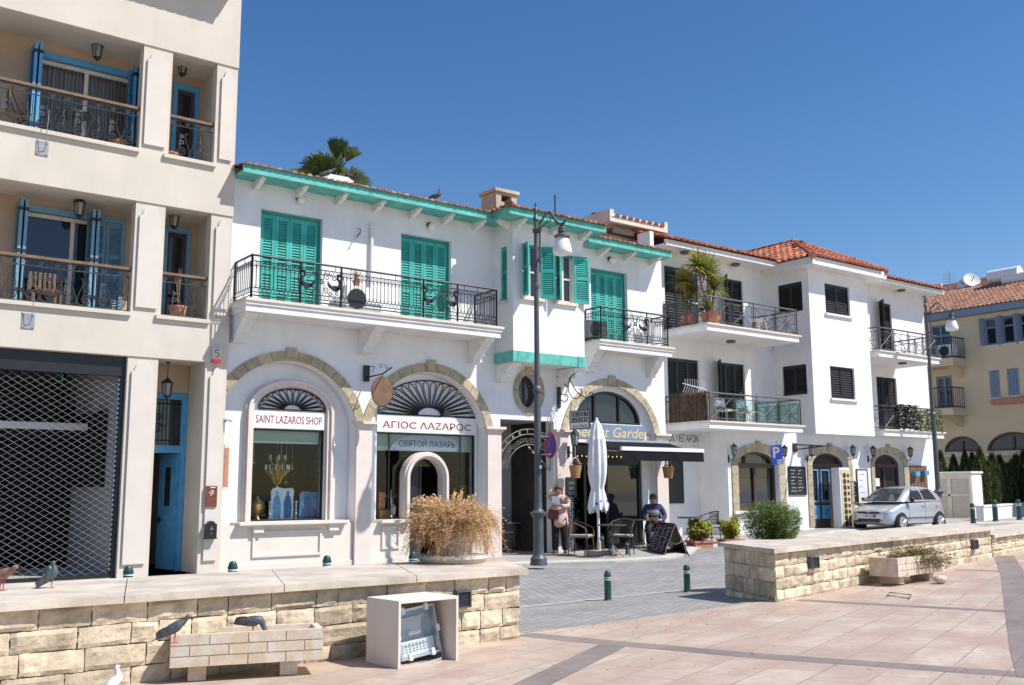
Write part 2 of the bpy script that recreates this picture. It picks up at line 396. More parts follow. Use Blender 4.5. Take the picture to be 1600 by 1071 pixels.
# ------------------------------------------------------------------ building components
def shutter_leaf(mb, x0, x1, z0, z1, y, M_=None, pitch=.062, mids=(.5,), st=.055, th=.04):
    def bx(*a): mb.box(*a, M=M_)
    bx(x0, x0+st, y, y+th, z0, z1); bx(x1-st, x1, y, y+th, z0, z1)
    rails = [z0, z1-.09]+[z0+(z1-z0)*m for m in mids]
    for r in rails: bx(x0+st, x1-st, y+.002, y+th-.002, r, r+.09)
    z = z0+.1
    while z < z1-.1:
        if all(not (r-.045 < z < r+.09) for r in rails):
            a = [(x0+st, y+.004, z), (x1-st, y+.004, z), (x1-st, y+th-.006, z+pitch*.62), (x0+st, y+th-.006, z+pitch*.62)]
            b = [(p, q-.0, r+.010) for p, q, r in a]
            if M_: a = [tuple(M_ @ Vector(q)) for q in a]; b = [tuple(M_ @ Vector(q)) for q in b]
            mb.quad(*a); mb.quad(*b[::-1]); mb.quad(a[0], a[1], b[1], b[0])
        z += pitch
    # dark board behind the slats keeps the leaf opaque
    bx(x0+st, x1-st, y+th-.004, y+th-.001, z0+.05, z1-.05)
def hinge_M(x, y, ang): # leaf hinged at (x, y), swung by ang about the vertical
    return Matrix.Translation((x, y, 0)) @ Matrix.Rotation(ang, 4, 'Z')
def bar(mb, q, a, b, r, n=4): mb.tube([q(*a), q(*b)], r, n, cap=False)
def ring(mb, q, t, z, rad, r, L, n=8):
    mb.tube([q(t+rad/L*math.cos(2*PI*k/n), z+rad*math.sin(2*PI*k/n)) for k in range(n)], r, 3, closed=True)
def rail_fancy(mb, P0, P1, z0, h, posts, swans=()):
    L = math.hypot(P1[0]-P0[0], P1[1]-P0[1])
    q = lambda t, z: (P0[0]+(P1[0]-P0[0])*t, P0[1]+(P1[1]-P0[1])*t, z0+z)
    mb.tube([q(0, h), q(1, h)], .022, 6)
    for z in (h-.11, h-.20, .20, .11): bar(mb, q, (0, z), (1, z), .008)
    bar(mb, q, (0, .05), (1, .05), .013)
    for t in posts: bar(mb, q, (t, 0), (t, h), .024, 4)
    n = max(2, int(L/.085)); k = 0
    for k in range(1, n):
        t = k/n
        sw = any(a < t < b for a, b in swans)
        if not sw: bar(mb, q, (t, .20), (t, h-.11), .0075)
        if k % 4 == 0: bar(mb, q, (t, .05), (t, .11), .007); bar(mb, q, (t, h-.11), (t, h), .007)
        ring(mb, q, t, .155, .040, .0055, L, 7); ring(mb, q, t, h-.155, .040, .0055, L, 7)
        if not sw:
            ring(mb, q, t, .235, .018, .005, L, 5); ring(mb, q, t, h-.235, .018, .005, L, 5)
    for a, b in swans:
        m = (a+b)/2; wd = (b-a)*L
        for s in (-1, 1):
            c = lambda u, z: q(m+s*u/L, z)
            # swan: body, S neck, tail; scrolls around it
            body = [(.30+.095*math.cos(x), .37+.062*math.sin(x)) for x in [2*PI*k/10 for k in range(10)]]
            for i in range(10): mb.tri(c(.30, .38), c(*body[i]), c(*body[(i+1) % 10]))
            mb.tube([c(*p) for p in ((.36, .38), (.41, .45), (.40, .52), (.35, .57), (.36, .64), (.41, .66), (.45, .62))], [.05, .040, .032, .028, .028, .034, .012], 5)
            mb.tube([c(*p) for p in ((.22, .38), (.16, .44), (.14, .50))], [.04, .03, .01], 5)
            for cx, cz, rr, a0, tn in ((.12, .58, .085, 0, 1.4), (.28, .57, .06, 2, 1.3), (.10, .32, .07, 4, 1.4), (.34, .27, .05, 1, 1.3), (.20, .26, .05, 3, 1.2), (.47, .33, .055, 2, 1.3), (.02, .47, .06, 1, 1.2)):
                if cx < wd/2-.02: mb.tube([c(u, v) for u, v in spiral(cx, cz, rr, .012, a0, tn, 12)], .010, 3)
            mb.tube([c(*p) for p in ((.02, .21), (.06, .40), (.04, .6), (.1, .72))], .008, 3)
            mb.tube([c(*p) for p in ((.45, .21), (.49, .38), (.50, .5), (.46, .70))], .008, 3)
def rail_star(mb, P0, P1, z0, h, n):
    L = math.hypot(P1[0]-P0[0], P1[1]-P0[1])
    q = lambda t, z: (P0[0]+(P1[0]-P0[0])*t, P0[1]+(P1[1]-P0[1])*t, z0+z)
    mb.tube([q(0, h), q(1, h)], .026, 6); bar(mb, q, (0, .07), (1, .07), .012); bar(mb, q, (0, h-.13), (1, h-.13), .012)
    for k in range(n+1): bar(mb, q, (k/n, 0), (k/n, h), .021)
    for k in range(n):
        a, b = (k+.08)/n, (k+.92)/n; lo, hi = .07, h-.13; m, zc = (a+b)/2, (lo+hi)/2
        bar(mb, q, (a, lo), (a, hi), .009); bar(mb, q, (b, lo), (b, hi), .009)
        bar(mb, q, (a, lo), (b, hi), .009); bar(mb, q, (a, hi), (b, lo), .009)
        bar(mb, q, (m, lo), (m, hi), .009); bar(mb, q, (a, zc), (b, zc), .009)
        ring(mb, q, m, zc, .11, .009, L, 10)
def rail_scroll(mb, x0, x1, y, z0, h):
    L = x1-x0
    q = lambda u, z: (x0+u, y, z0+z)
    for z in (h-.02, h-.13, .05): mb.tube([q(0, z), q(L, z)], .011, 4)
    n = max(2, int(L/.13))
    for k in range(n):
        u = (k+.5)*L/n; mb.tube([q(a, b) for a, b in spiral(u, h-.075, .045, .012, k*PI, 1.2, 9)], .007, 3)
    m = max(1, round(L/.62)); wd = L/m
    for k in range(m):
        c = wd*(k+.5)
        mb.tube([q(c-wd/2+.02, 0.05), q(c-wd/2+.02, h-.13)], .008, 4); mb.tube([q(c+wd/2-.02, .05), q(c+wd/2-.02, h-.13)], .008, 4)
        for s in (-1, 1):
            X = lambda u: c+s*u
            mb.tube([q(X(u), v) for u, v in ((0, .05), (.015, .2), (.06, .34), (.10, .44), (.09, .52), (.06, .55))], .010, 4)
            mb.tube([q(X(u), v) for u, v in ((.0, .12), (.05, .08), (.13, .06), (.20, .10), (.235, .18))]+[q(X(u), v) for u, v in spiral(.15, .17, .09, .014, 0, 1.6, 16)], .010, 4)
            mb.tube([q(X(u), v) for u, v in spiral(.16, .35, .055, .012, -1.2, 1.5, 12)], .009, 3)
            mb.tube([q(X(u), v) for u, v in spiral(.15, .47, .035, .01, -1.2, 1.5, 10)], .008, 3)
            mb.tube([q(X(.20), .24), q(X(.21), .34), q(X(.19), .44), q(X(.2), .52)], .008, 3)
def tile_roof(mb, A, B, up_, rows, row_len, wd=.17, r=.062, lip=.02):
    """barrel tiles from eave A->B, climbing along up_ (unit slope vector)"""
    A, B, U = Vector(A), Vector(B), Vector(up_).normalized(); e = (B-A); L = e.length; e.normalize(); n_ = e.cross(U).normalized()
    if n_.z < 0: n_ = -n_
    n = max(1, int(L/wd)); w = L/n
    for j in range(rows):
        for i in range(n):
            mb.cur = random.random()
            c0 = A+e*(w*(i+.5))+U*(j*row_len-.05)+n_*(lip*1.0); c1 = A+e*(w*(i+.5))+U*((j+1)*row_len)+n_*(-.004)
            k = 5; ra, rb = [], []
            for t in range(k+1):
                a = PI*t/k
                ra.append(mb.p(*(c0+e*(math.cos(a)*w*.36)+n_*(math.sin(a)*r)))); rb.append(mb.p(*(c1+e*(math.cos(a)*w*.30)+n_*(math.sin(a)*r*.85))))
            for t in range(k): mb.f.append([ra[t], ra[t+1], rb[t+1], rb[t]])
            mb.f.append([*ra])
            # pan tile between barrels
            mb.cur = random.random()*.6
            p0 = A+e*(w*i)+U*(j*row_len-.04)+n_*.006; p1 = A+e*(w*i)+U*((j+1)*row_len)-n_*.012
            mb.quad(p0-e*w*.3, p0+e*w*.3, p1+e*w*.3, p1-e*w*.3)
    mb.cur = .5
def clip_tiles(mb, A, B, U_, rows, row_len, inside, wd=.24, r=.085):
    A, B, U_ = Vector(A), Vector(B), Vector(U_).normalized(); e = B-A; L = e.length; e.normalize(); n_ = e.cross(U_).normalized()
    if n_.z < 0: n_ = -n_
    n = int(L/wd); w = L/n
    for j in range(rows):
        for i in range(n):
            u, v = (i+.5)*w, (j+.5)*row_len
            if not inside(u/L, v): continue
            mb.cur = random.random(); c0 = A+e*u+U_*(j*row_len-.05)+n_*.02; c1 = A+e*u+U_*((j+1)*row_len)
            ra, rb = [], []
            for t in range(6):
                a = PI*t/5; ra.append(mb.p(*(c0+e*(math.cos(a)*w*.36)+n_*(math.sin(a)*r)))); rb.append(mb.p(*(c1+e*(math.cos(a)*w*.30)+n_*(math.sin(a)*r*.8))))
            for t in range(5): mb.f.append([ra[t], ra[t+1], rb[t+1], rb[t]])
            mb.f.append([*ra]); mb.cur = random.random()*.6
            p0 = A+e*(w*i)+U_*(j*row_len-.04)+n_*.006; p1 = A+e*(w*i)+U_*((j+1)*row_len)-n_*.012
            mb.quad(p0-e*w*.32, p0+e*w*.32, p1+e*w*.32, p1-e*w*.32)
    mb.cur = .5
def text(body, x0, x1, z0, z1, Y, mt, parent, name='lettering', ext=.006, sh=0, off=0, Mx=None, extra=None):
    c = bpy.data.curves.new('lettering_curve', 'FONT'); c.body = body; c.extrude = 0; c.offset = off; c.resolution_u = 3
    o = bpy.data.objects.new('lettering_tmp', c); COL.objects.link(o)
    me = bpy.data.meshes.new_from_object(o.evaluated_get(bpy.context.evaluated_depsgraph_get()))
    bpy.data.objects.remove(o); bpy.data.curves.remove(c)
    V = np.array([v.co[:2] for v in me.vertices]); lo = V.min(0); hi = V.max(0); s = (V-lo)/(hi-lo)
    mb = MB(); Fc = [list(p.vertices) for p in me.polygons]; bpy.data.meshes.remove(me)
    for u, v in s:
        p = (x0+(x1-x0)*u+sh*(z1-z0)*v, Y, z0+(z1-z0)*v)
        if Mx: p = tuple(Mx @ Vector(p))
        mb.p(*p)
    mb.f = Fc
    if extra: extra(mb)
    return mb.build(name, mt, parent, recalc=False)
def fan_grille(mb, cx, z0, rx, rz, ri, Y, n, r=.011):
    P = lambda a, k: (cx+rx*k*math.cos(a), Y, z0+rz*k*math.sin(a))
    mb.tube([P(PI*k/28, 1) for k in range(29)], r*1.2, 4); mb.tube([(cx-rx, Y, z0), (cx+rx, Y, z0)], r*1.2, 4)
    mb.tube([P(PI*k/16, ri) for k in range(17)], r, 4)
    for k in range(n):
        a0, a1 = PI*(k+.12)/n, PI*(k+.88)/n; am = (a0+a1)/2
        mb.tube([P(am-(am-a0)*.55, ri), P(a0, .80), P(a0+(am-a0)*.25, .92), P(am, .98), P(a1-(a1-am)*.25, .92), P(a1, .80), P(am+(a1-am)*.55, ri)], r, 4)
def voussoirs(mb, cx, cz, ri, ro, a0, a1, n, y0, y1, key=True):
    for k in range(n):
        mb.cur = random.random()
        b0 = a0+(a1-a0)*k/n+.25; b1 = a0+(a1-a0)*(k+1)/n-.25; dy = random.uniform(-.004, .004)
        o = arc(cx, cz, ro, ro, b0, b1, 3)+arc(cx, cz, ri, ri, b1, b0, 3)
        mb.plate(o, [], y0+dy, y1)
    mb.cur = .5
    mb.plate(arc(cx, cz, ro-.006, ro-.006, a0, a1, n*2)+arc(cx, cz, ri+.006, ri+.006, a1, a0, n*2), [], y0+.014, y1)
    if key:
        mb.cur = .65; mb.box(cx-.11, cx+.11, y0-.02, y1, cz+ri+.04, cz+ro+.075); mb.cur = .5
def window_wood(parent, name, x0, x1, z0, z1, Y, fm, gm, bars_x=1, bars_z=0, fw_=.06, sill=None, depth=.05):
    mb = MB(); mb.plate(mb.rect(x0, x1, z0, z1), [mb.rect(x0+fw_, x1-fw_, z0+fw_, z1-fw_)], Y, Y+depth)
    for k in range(1, bars_x+1):
        c = x0+(x1-x0)*k/(bars_x+1); mb.box(c-fw_*.5, c+fw_*.5, Y+.003, Y+depth-.003, z0+fw_, z1-fw_)
    for k in range(1, bars_z+1):
        c = z0+(z1-z0)*k/(bars_z+1); mb.box(x0+fw_, x1-fw_, Y+.006, Y+depth-.006, c-.02, c+.02)
    o = mb.build(name, fm, parent)
    g = MB(); g.quad((x0+fw_*.5, Y+depth*.6, z0+fw_*.5), (x1-fw_*.5, Y+depth*.6, z0+fw_*.5), (x1-fw_*.5, Y+depth*.6, z1-fw_*.5), (x0+fw_*.5, Y+depth*.6, z1-fw_*.5))
    g.build('pane', gm, o)
    return o
def lantern(mbf, mbg, c, s=1.0):
    x, y, z = c
    mbf.lathe([(.012*s, .30*s), (.02*s, .27*s), (.13*s, .17*s), (.14*s, .15*s)], 6, c); mbf.lathe([(.02*s, -.20*s), (.05*s, -.16*s), (.085*s, -.13*s), (.085*s, -.115*s)], 6, c)
    for k in range(6):
        a = 2*PI*k/6; mbf.tube([(x+.082*s*math.cos(a), y+.082*s*math.sin(a), z-.12*s), (x+.118*s*math.cos(a), y+.118*s*math.sin(a), z+.155*s)], .008*s, 4)
    mbg.lathe([(.074*s, -.113*s), (.108*s, .148*s)], 6, c)
def hanging_lantern(label, c, ztop, group, s=.8):
    t = thing('hanging_lantern', label, 'lantern', (c[0], c[1], c[2]), group)
    f, g = MB(), MB(); lantern(f, g, c, s)
    n = max(2, int((ztop-c[2]-.24*s)/.05)); f.tube([(c[0], c[1], c[2]+.24*s), (c[0], c[1], ztop)], .007, 4); f.lathe([(.05, 0), (.03, -.03)], 8, (c[0], c[1], ztop))
    f.build('lantern_frame', M['iron'], t); g.build('lantern_glass', M['lanternglass'], t); return t
def wall_lantern(label, c, wall_y, group, s=.8, mt='iron'):
    t = thing('wall_lantern', label, 'lantern', c, group)
    f, g = MB(), MB(); lantern(f, g, c, s); b = MB()
    b.tube([(c[0], wall_y, c[2]-.28*s), (c[0], c[1]+.05, c[2]-.34*s), (c[0], c[1], c[2]-.27*s), (c[0], c[1], c[2]-.19*s)], .014*s, 5)
    b.lathe([(.05*s, -.02), (.05*s, .02)], 8, (c[0], wall_y, c[2]-.28*s), Matrix.Rotation(PI/2, 3, 'X'))
    b.box(c[0]-.03*s, c[0]+.03*s, wall_y-.025, wall_y, c[2]-.42*s, c[2]-.14*s)
    f.build('lantern_frame', M[mt], t); g.build('lantern_glass', M['lanternglass'], t); b.build('bracket', M[mt], t); return t

# ================================================================== LEFT CREAM BUILDING
LY = 18.15
Lb = thing('apartment_building', 'tall cream apartment building with blue doors and shuttered loggias above a grilled shop', 'building', (2, LY, 0))
xa, xb, xc, xd, xe = 5.08, 5.62, 6.49, 6.89, .9
rows = [(7.80, 9.86), (4.74, 6.82)]
mb = MB(); holes = []
for z0, z1 in rows: holes += [mb.rect(xe, xa, z0, z1), mb.rect(xb, xc, z0, z1)]
holes += [mb.rect(xe, xa, -.2, 3.95), mb.rect(xb, xc, -.2, 3.95)]
# ground openings reach the floor: describe the outline with notches instead
outer = [(-3, -.2), (xe, -.2), (xe, 3.95), (xa, 3.95), (xa, -.2), (xb, -.2), (xb, 3.95), (xc, 3.95), (xc, -.2), (xd, -.2), (xd, 12.4), (-3, 12.4)]
mb.plate(outer, holes[:4], LY, LY+.24)
for z0, z1 in ((9.87, 12.4), (6.83, 7.74), (3.96, 4.68)):
    mb.box(-3, xd+.025, LY-.025, LY-.001, z0, z1)
mb.box(xd, xd+.02, LY+.001, 26, -.2, 12.4)
for z in (7.74, 4.68):
    for a, b in ((-3, xa), (xb-.1, xc+.03)): mb.box(a, b, LY-.09, LY+.2, z, z+.07)
mb.build('wall', M['creamL'], Lb)
mb = MB()
for z0, z1 in ((7.0, 7.74), (4.0, 4.68)): mb.box(-3, 6.88, LY+.25, 19.2, z1-.2, z1+.04)
mb.box(-3, 6.88, LY+.25, 19.2, 9.9, 10.1); mb.box(-3, 6.88, LY+.25, 19.2, 6.86, 6.98)
for z0, z1 in rows: mb.box(6.62, 6.88, LY+.25, 19.2, z0, z1+.04)
mb.build('loggia_slab', M['creamL'], Lb)
# loggia back walls with window and door openings
wins = [dict(z0=7.80, zt=9.70, x0=3.40, x1=5.30, dx0=5.98, dx1=6.50), dict(z0=4.74, zt=6.74, x0=3.34, x1=5.20, dx0=5.92, dx1=6.46)]
mb = MB()
for wv, (z0, z1) in zip(wins, rows):
    mb.plate(mb.rect(-3, 6.86, z0-.06, z1+.08), [mb.rect(wv['x0'], wv['x1'], z0, wv['zt']), mb.rect(wv['dx0'], wv['dx1'], z0, wv['zt'])], 19.2, 19.4)
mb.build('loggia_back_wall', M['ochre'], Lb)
mb = MB(); mb.box(-3, 6.8, 22, 22.1, 4.4, 10.2); mb.box(-3, 6.8, 19.45, 22, 7.4, 7.5); mb.build('interior_wall', M['room'], Lb)
m, nt, b = newmat('striped_curtain'); g_ = geo(nt); wv_ = N(nt, 'ShaderNodeTexWave'); wv_.inputs['Scale'].default_value = 4.5; wv_.inputs['Distortion'].default_value = 1; nt.links.new(g_, wv_.inputs['Vector'])
r_ = ramp(nt, [(.2, (.16, .12, .09)), (.8, (.34, .27, .21))]); nt.links.new(wv_.outputs[0], r_.inputs[0]); nt.links.new(r_.outputs[0], b.inputs['Base Color']); M['curtain'] = m
def curtain(parent, x0, x1, z0, z1, y, folds, amp=.03, mt=None):
    c = MB(); n = folds*6
    A = [(x0+(x1-x0)*k/n, y+amp*math.sin(2*PI*folds*k/n)+.01*random.random()) for k in range(n+1)]
    for p, q in zip(A, A[1:]): c.quad((*p, z0), (*q, z0), (*q, z1), (*p, z1))
    return c.build('curtain', mt or M['curtain'], parent, smooth=True, recalc=False)
for i, (wv, bl) in enumerate(zip(wins, ('blue', 'blue2'))):
    x0, x1, z0, zt = wv['x0'], wv['x1'], wv['z0'], wv['zt']
    mb = MB(); mb.plate([(x0, z0), (x0, zt), (x1, zt), (x1, z0), (x1-.07, z0), (x1-.07, zt-.12), (x0+.07, zt-.12), (x0+.07, z0)], [], 19.16, 19.3)
    fr = mb.build('window', M[bl], Lb)
    d = window_wood(Lb, 'sliding_door', x0+.08, x1-.08, z0+.02, zt-.13, 19.26, M['sill'], M['glass' if i else 'clear'], 1, 0, .07)
    if i == 0: curtain(Lb, x0+.12, x1-.12, z0+.05, zt-.15, 19.42, 16)
    mb = MB(); mb.plate([(wv['dx0'], z0), (wv['dx0'], zt), (wv['dx1'], zt), (wv['dx1'], z0), (wv['dx1']-.08, z0), (wv['dx1']-.08, zt-.12), (wv['dx0']+.08, zt-.12), (wv['dx0']+.08, z0)], [], 19.15, 19.3)
    mb.build('door_frame', M[bl], Lb)
    window_wood(Lb, 'balcony_door', wv['dx0']+.09, wv['dx1']-.09, z0+.02, zt-.13, 19.24, M['brownwood'], M['glass'], 0, 1, .06)
    # folded shutter leaves standing out from the wall at either side
    for hx, n_, d_ in ((x0, 2, -1), (x1, 2, 1)) if i == 0 else ((x0, 2, -1), (x0+1.14, 2, 1)):
        for k in range(n_):
            sm = MB(); shutter_leaf(sm, 0, .40, z0+.03, zt-.02, 0, hinge_M(hx-(.21 if i == 0 else -.01)+k*.085 if d_ > 0 else hx-.07+k*.085, 19.15, -PI/2), pitch=.05, th=.05)
            o = sm.build('shutter', M[bl], Lb)
            hm = MB()
            for hz in (.15, .5, .88): hm.mark(); hm.box(-.004, .09, -.012, .062, z0+(zt-z0)*hz, z0+(zt-z0)*hz+.06, hinge_M(hx-(.21 if i == 0 else -.01)+k*.085 if d_ > 0 else hx-.07+k*.085, 18.83, -PI/2))
            hm.build('hinge', M['iron'], o)
    if i == 1:
        for a, b_ in ((4.54, 4.85), (4.86, 5.17)):
            sm = MB(); shutter_leaf(sm, a, b_, z0+.03, zt-.12, 19.19, pitch=.05, mids=(.42, .62)); sm.build('shutter', M[bl], Lb)
# second upper window at the left edge of the frame, one leaf standing out
sm = MB(); shutter_leaf(sm, 0, .40, 7.83, 9.66, 0, hinge_M(2.55, 19.18, -PI/2+.25), pitch=.05); sm.build('shutter', M['blue'], Lb)
window_wood(Lb, 'window', 1.0, 2.5, 7.82, 9.68, 19.15, M['blue'], M['glass'], 1)
# raised pillar panels with shouldered tops
def pill(x0, x1, z0, z1, y, nm='pillar_panel'):
    mb = MB(); c = (x0+x1)/2; w_ = (x1-x0)/2
    o = [(x0, z0), (x1, z0), (x1, z1-.17), (x1-.05, z1-.15), (x1-.05, z1-.11)]+arc(c, z1-.11, w_-.06, .11, 0, 180, 10)+[(x0+.05, z1-.11), (x0+.05, z1-.15), (x0, z1-.17)]
    mb.plate(o, [], y-.045, y-.001); return mb.build(nm, M['panel'], Lb)
for z0, z1 in ((7.93, 9.76), (4.86, 6.74), (.3, 3.86)):
    pill(xa+.07, xb-.08, z0, z1, LY); pill(xc+.09, xd-.06, z0, z1, LY)
# loggia railings with timber handrails
for (z0, z1) in rows:
    for a, b in ((xe, xa), (xb, xc)):
        mb = MB(); rail_scroll(mb, a+.01, b-.01, LY+.1, z0, .80); rl = mb.build('balcony_railing', M['ironL'], Lb)
        mb = MB(); mb.box(a, b-.01, LY+.06, LY+.13, z0+.80, z0+.85); mb.build('handrail', M['wood'], rl)
# flagpole sockets under the balconies
for px, py in ((66, 232), (44, 502)):
    x, z = F(px, py, LY-.03)
    t = thing('flagpole_socket', 'galvanised flagpole socket plate bolted below the %s loggia' % ('top' if py < 300 else 'middle'), 'flag holder', (x, LY-.03, z))
    mb = MB(); mb.box(x-.10, x+.10, LY-.04, LY-.026, z-.13, z+.13)
    for a in (-1, 1):
        for b in (-1, 1): mb.lathe([(.014, 0), (.014, .012)], 6, (x+a*.075, LY-.04, z+b*.1), Matrix.Rotation(PI/2, 3, 'X'))
    mb.build('base_plate', M['zinc'], t)
    mb = MB(); mb.tube([(x+.03, LY-.04, z-.05), (x+.03, LY-.16, z+.1), (x+.035, LY-.22, z+.45 if py > 300 else z+.65)], .007, 5); mb.build('pole', M['zinc'], t)
# roof corner with rafters and tile edge
mb = MB(); mb.box(-3, 6.80, 17.64, 18.1, 11.56, 11.60)
for k in range(12): mb.box(6.55-k*.55, 6.64-k*.55, 17.70, 18.12, 11.44, 11.555)
rf = mb.build('roof', M['brownwood'], Lb)
mb = MB(); tile_roof(mb, (-3, 17.56, 11.60), (6.84, 17.56, 11.60), (0, .93, .36), 4, .38, .19, .075); mb.build('roof_tiles', M['tile_dk'], rf)
# shop: beam, rolling grille, interior
mb = MB(); mb.box(xe, xa, LY+.1, LY+.22, 3.60, 3.949); mb.box(xa-.075, xa-.001, LY+.1, LY+.22, .0, 3.6); mb.box(xe, xe+.08, LY+.1, LY+.22, 0, 3.6); mb.box(xe+.08, xa-.08, LY+.12, LY+.2, .06, .14)
gr = mb.build('security_grille', M['black'], Lb)
mb = MB(); sx, sz = .182, .112; yy = LY+.16; X0, X1, Z0, Z1 = xe+.08, xa-.08, .14, 3.6
k = -int((Z1-Z0)/sz)-2
def clipline(x, z, dx, dz):
    t0, t1 = 0, 1e9
    out = []
    ts = []
    for (c, d, lo, hi) in ((x, dx, X0, X1), (z, dz, Z0, Z1)):
        a, b = sorted(((lo-c)/d, (hi-c)/d)); ts.append((a, b))
    a = max(t[0] for t in ts); b = min(t[1] for t in ts)
    return ((x+dx*a, yy, z+dz*a), (x+dx*b, yy, z+dz*b)) if b > a else None
for k in range(-60, 90):
    for s in (1, -1):
        c = clipline(X0+k*sx, Z0, sx*s, sz)
        if c: mb.tube(c, .0034, 3, cap=False)
mb.build('grille_mesh', mat('dull_zinc', (.27, .28, .29), .5, .15, 9, .05, 60, metal=.3), gr)
mb = MB()
for k in range(40): mb.box(xa-.105, xa-.07, yy-.02, yy+.02, .2+k*.085, .245+k*.085)
mb.build('grille_slat', M['silver'], gr)
mb = MB(); mb.box(xa+.002, xa+.10, LY+.241, 23, -.05, 4.2); mb.box(xe-.1, xe, LY+.241, 23, -.05, 4.2); mb.box(xe, xa, 23, 23.1, -.05, 4.2); mb.box(xe, xa, LY+.241, 23, 4.1, 4.2)
mb.build('shop_interior_wall', M['roomw'], Lb)
mb = MB(); mb.box(xe, 5.07, 21.6, 22.9, .08, 3.3); mb.box(4.95, 5.07, 19.2, 19.9, 1.65, 3.05); mb.box(4.95, 5.07, 20.3, 21.2, 1.65, 3.05); mb.box(xe, 4.9, 20.4, 20.6, 2.55, 2.72); mb.box(3.0, 4.6, 20.8, 20.9, 3.0, 3.7)  # black blocks put the interior's darkness into colour at the back and openings
mb.build('shop_dark_block', mat('shop_dark_colour', (.02, .02, .022), .95, .2, 4, 0, spec=.05), Lb)
mb = MB(); mb.box(xe, 4.98, 20.25, 20.38, 2.73, 2.86); mb.build('ceiling_beam', M['whitepaint'], Lb)
mb = MB(); mb.box(xe, xa, LY+.1, 23, .0, .075); mb.build('shop_floor', M['kerb'], Lb)
# entrance: recess, transom grille, open blue door, dark corridor
mb = MB(); mb.box(xb-.1, xb-.002, LY+.241, 24, -.05, 4); mb.box(xc+.002, xc+.08, LY+.241, 19.0, -.05, 4); mb.box(xc+.1, xc+.2, 19.0, 24, -.05, 4); mb.box(xb, xc, LY+.241, 24, 3.96, 4.05); mb.build('entrance_wall', M['creamL'], Lb)
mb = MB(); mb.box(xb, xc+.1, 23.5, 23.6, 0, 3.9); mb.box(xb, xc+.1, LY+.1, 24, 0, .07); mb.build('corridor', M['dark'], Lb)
mb = MB(); Y = 19.0; mb.plate(mb.rect(xb+.01, xc, 2.28, 3.42), [mb.rect(xb+.08, xc-.12, 2.42, 3.3)], Y, Y+.1); mb.box(xc-.1, xc, Y, Y+.1, .07, 2.28); mb.box(xb+.01, xb+.07, Y, Y+.1, .07, 2.28)
df = mb.build('door_frame', M['blue'], Lb)
mb = MB(); mb.box(xb+.01, xc, Y+.01, Y+.09, 3.425, 3.955); mb.build('lintel', M['ochre'], Lb)
mb = MB(); mb.quad((xb+.08, Y+.07, 2.42), (xc-.12, Y+.07, 2.42), (xc-.12, Y+.07, 3.3), (xb+.08, Y+.07, 3.3)); mb.build('pane', M['glass'], df)
mb = MB()
for k in range(9): x = xb+.1+k*.07; mb.tube([(x, Y-.01, 2.43), (x, Y-.01, 3.3)], .006, 4)
mb.tube([(xb+.08, Y-.01, 2.52), (xc-.12, Y-.01, 2.52)], .007, 4); mb.tube([(xb+.08, Y-.01, 3.22), (xc-.12, Y-.01, 3.22)], .007, 4)
for cz, rr, a0 in ((2.75, .11, 0), (2.98, .08, 3)): mb.tube(XZ(spiral(xb+.34, cz, rr, .015, a0, 1.7, 18), Y-.015), .008, 4)
mb.build('transom_grille', M['iron'], df)
HM = hinge_M(xc-.10, Y+.09, PI/2+.2)
mb = MB()
mb.plate(mb.rect(0, .62, .09, 2.27), [mb.rect(.2, .44, 1.28, 2.02)], 0, .045)
for i in range(0, len(mb.v)): mb.v[i] = tuple(HM @ Vector(mb.v[i]))
mb.box(.14, .5, -.012, .0, 1.22, 1.28, HM); mb.box(.14, .5, -.012, 0, 2.02, 2.08, HM); mb.box(.14, .2, -.012, 0, 1.28, 2.02, HM); mb.box(.44, .5, -.012, 0, 1.28, 2.02, HM); mb.box(.14, .5, -.012, 0, .25, .85, HM)
for z in range(1): pass
dr = mb.build('door', M['blue'], Lb)
mb = MB(); mb.box(.2, .44, .015, .03, 1.28, 2.02, HM); mb.build('pane', M['glass'], dr)
mb = MB(); mb.box(.52, .58, .045, .06, .95, 1.07, HM); mb.box(.45, .58, .06, .085, 1.0, 1.03, HM); mb.box(.52, .58, -.015, 0, .95, 1.07, HM); mb.box(.40, .58, -.04, -.015, 1.0, 1.03, HM); mb.build('handle', M['iron'], dr)
# things fixed to the right pillar
def on_plane(px, py, y): return F(px, py, y)
x, z = F(338, 555, LY-.05)
t = thing('alarm_box', 'small cream alarm box with a red base on the corner pillar', 'alarm', (x, LY-.05, z))
mb = MB(); mb.plate([(x-.07, z-.09), (x+.07, z-.09), (x+.08, z+.13), (x-.08, z+.13)], [], LY-.10, LY-.026); mb.build('casing', M['sill'], t)
mb = MB(); mb.box(x-.072, x+.072, LY-.105, LY-.028, z-.15, z-.09); mb.build('strobe', M['signred'], t)
mb = MB(); mb.tube(XZ([(x+.035, z+.09), (x-.035, z+.09), (x-.035, z+.03), (x+.01, z+.035), (x+.035, z), (x+.01, z-.045), (x-.035, z-.04)], LY-.104), .008, 4); mb.build('emblem', M['wood'], t)
x, z = F(330, 776, LY-.06)
t = thing('wall_plaque', 'brown metal plaque screwed above the black mailbox', 'plaque', (x, LY-.06, z))
mb = MB(); mb.box(x-.105, x+.105, LY-.075, LY-.046, z-.19, z+.19); mb.build('plate', mat('brown_copper', (.20, .065, .035), .45, .25, 14, .1, 50, metal=.3), t)
mb = MB()
for k in range(9): a = random.uniform(0, 6.28); rr = random.uniform(.01, .05); mb.lathe([(.013, 0), (.013, .004)], 5, (x+rr*math.cos(a)*.9, LY-.075, z+.06+rr*math.sin(a)), Matrix.Rotation(PI/2, 3, 'X'))
mb.box(x-.03, x+.07, LY-.078, LY-.074, z+.155, z+.17); mb.build('emblem', M['whitepaint'], t)
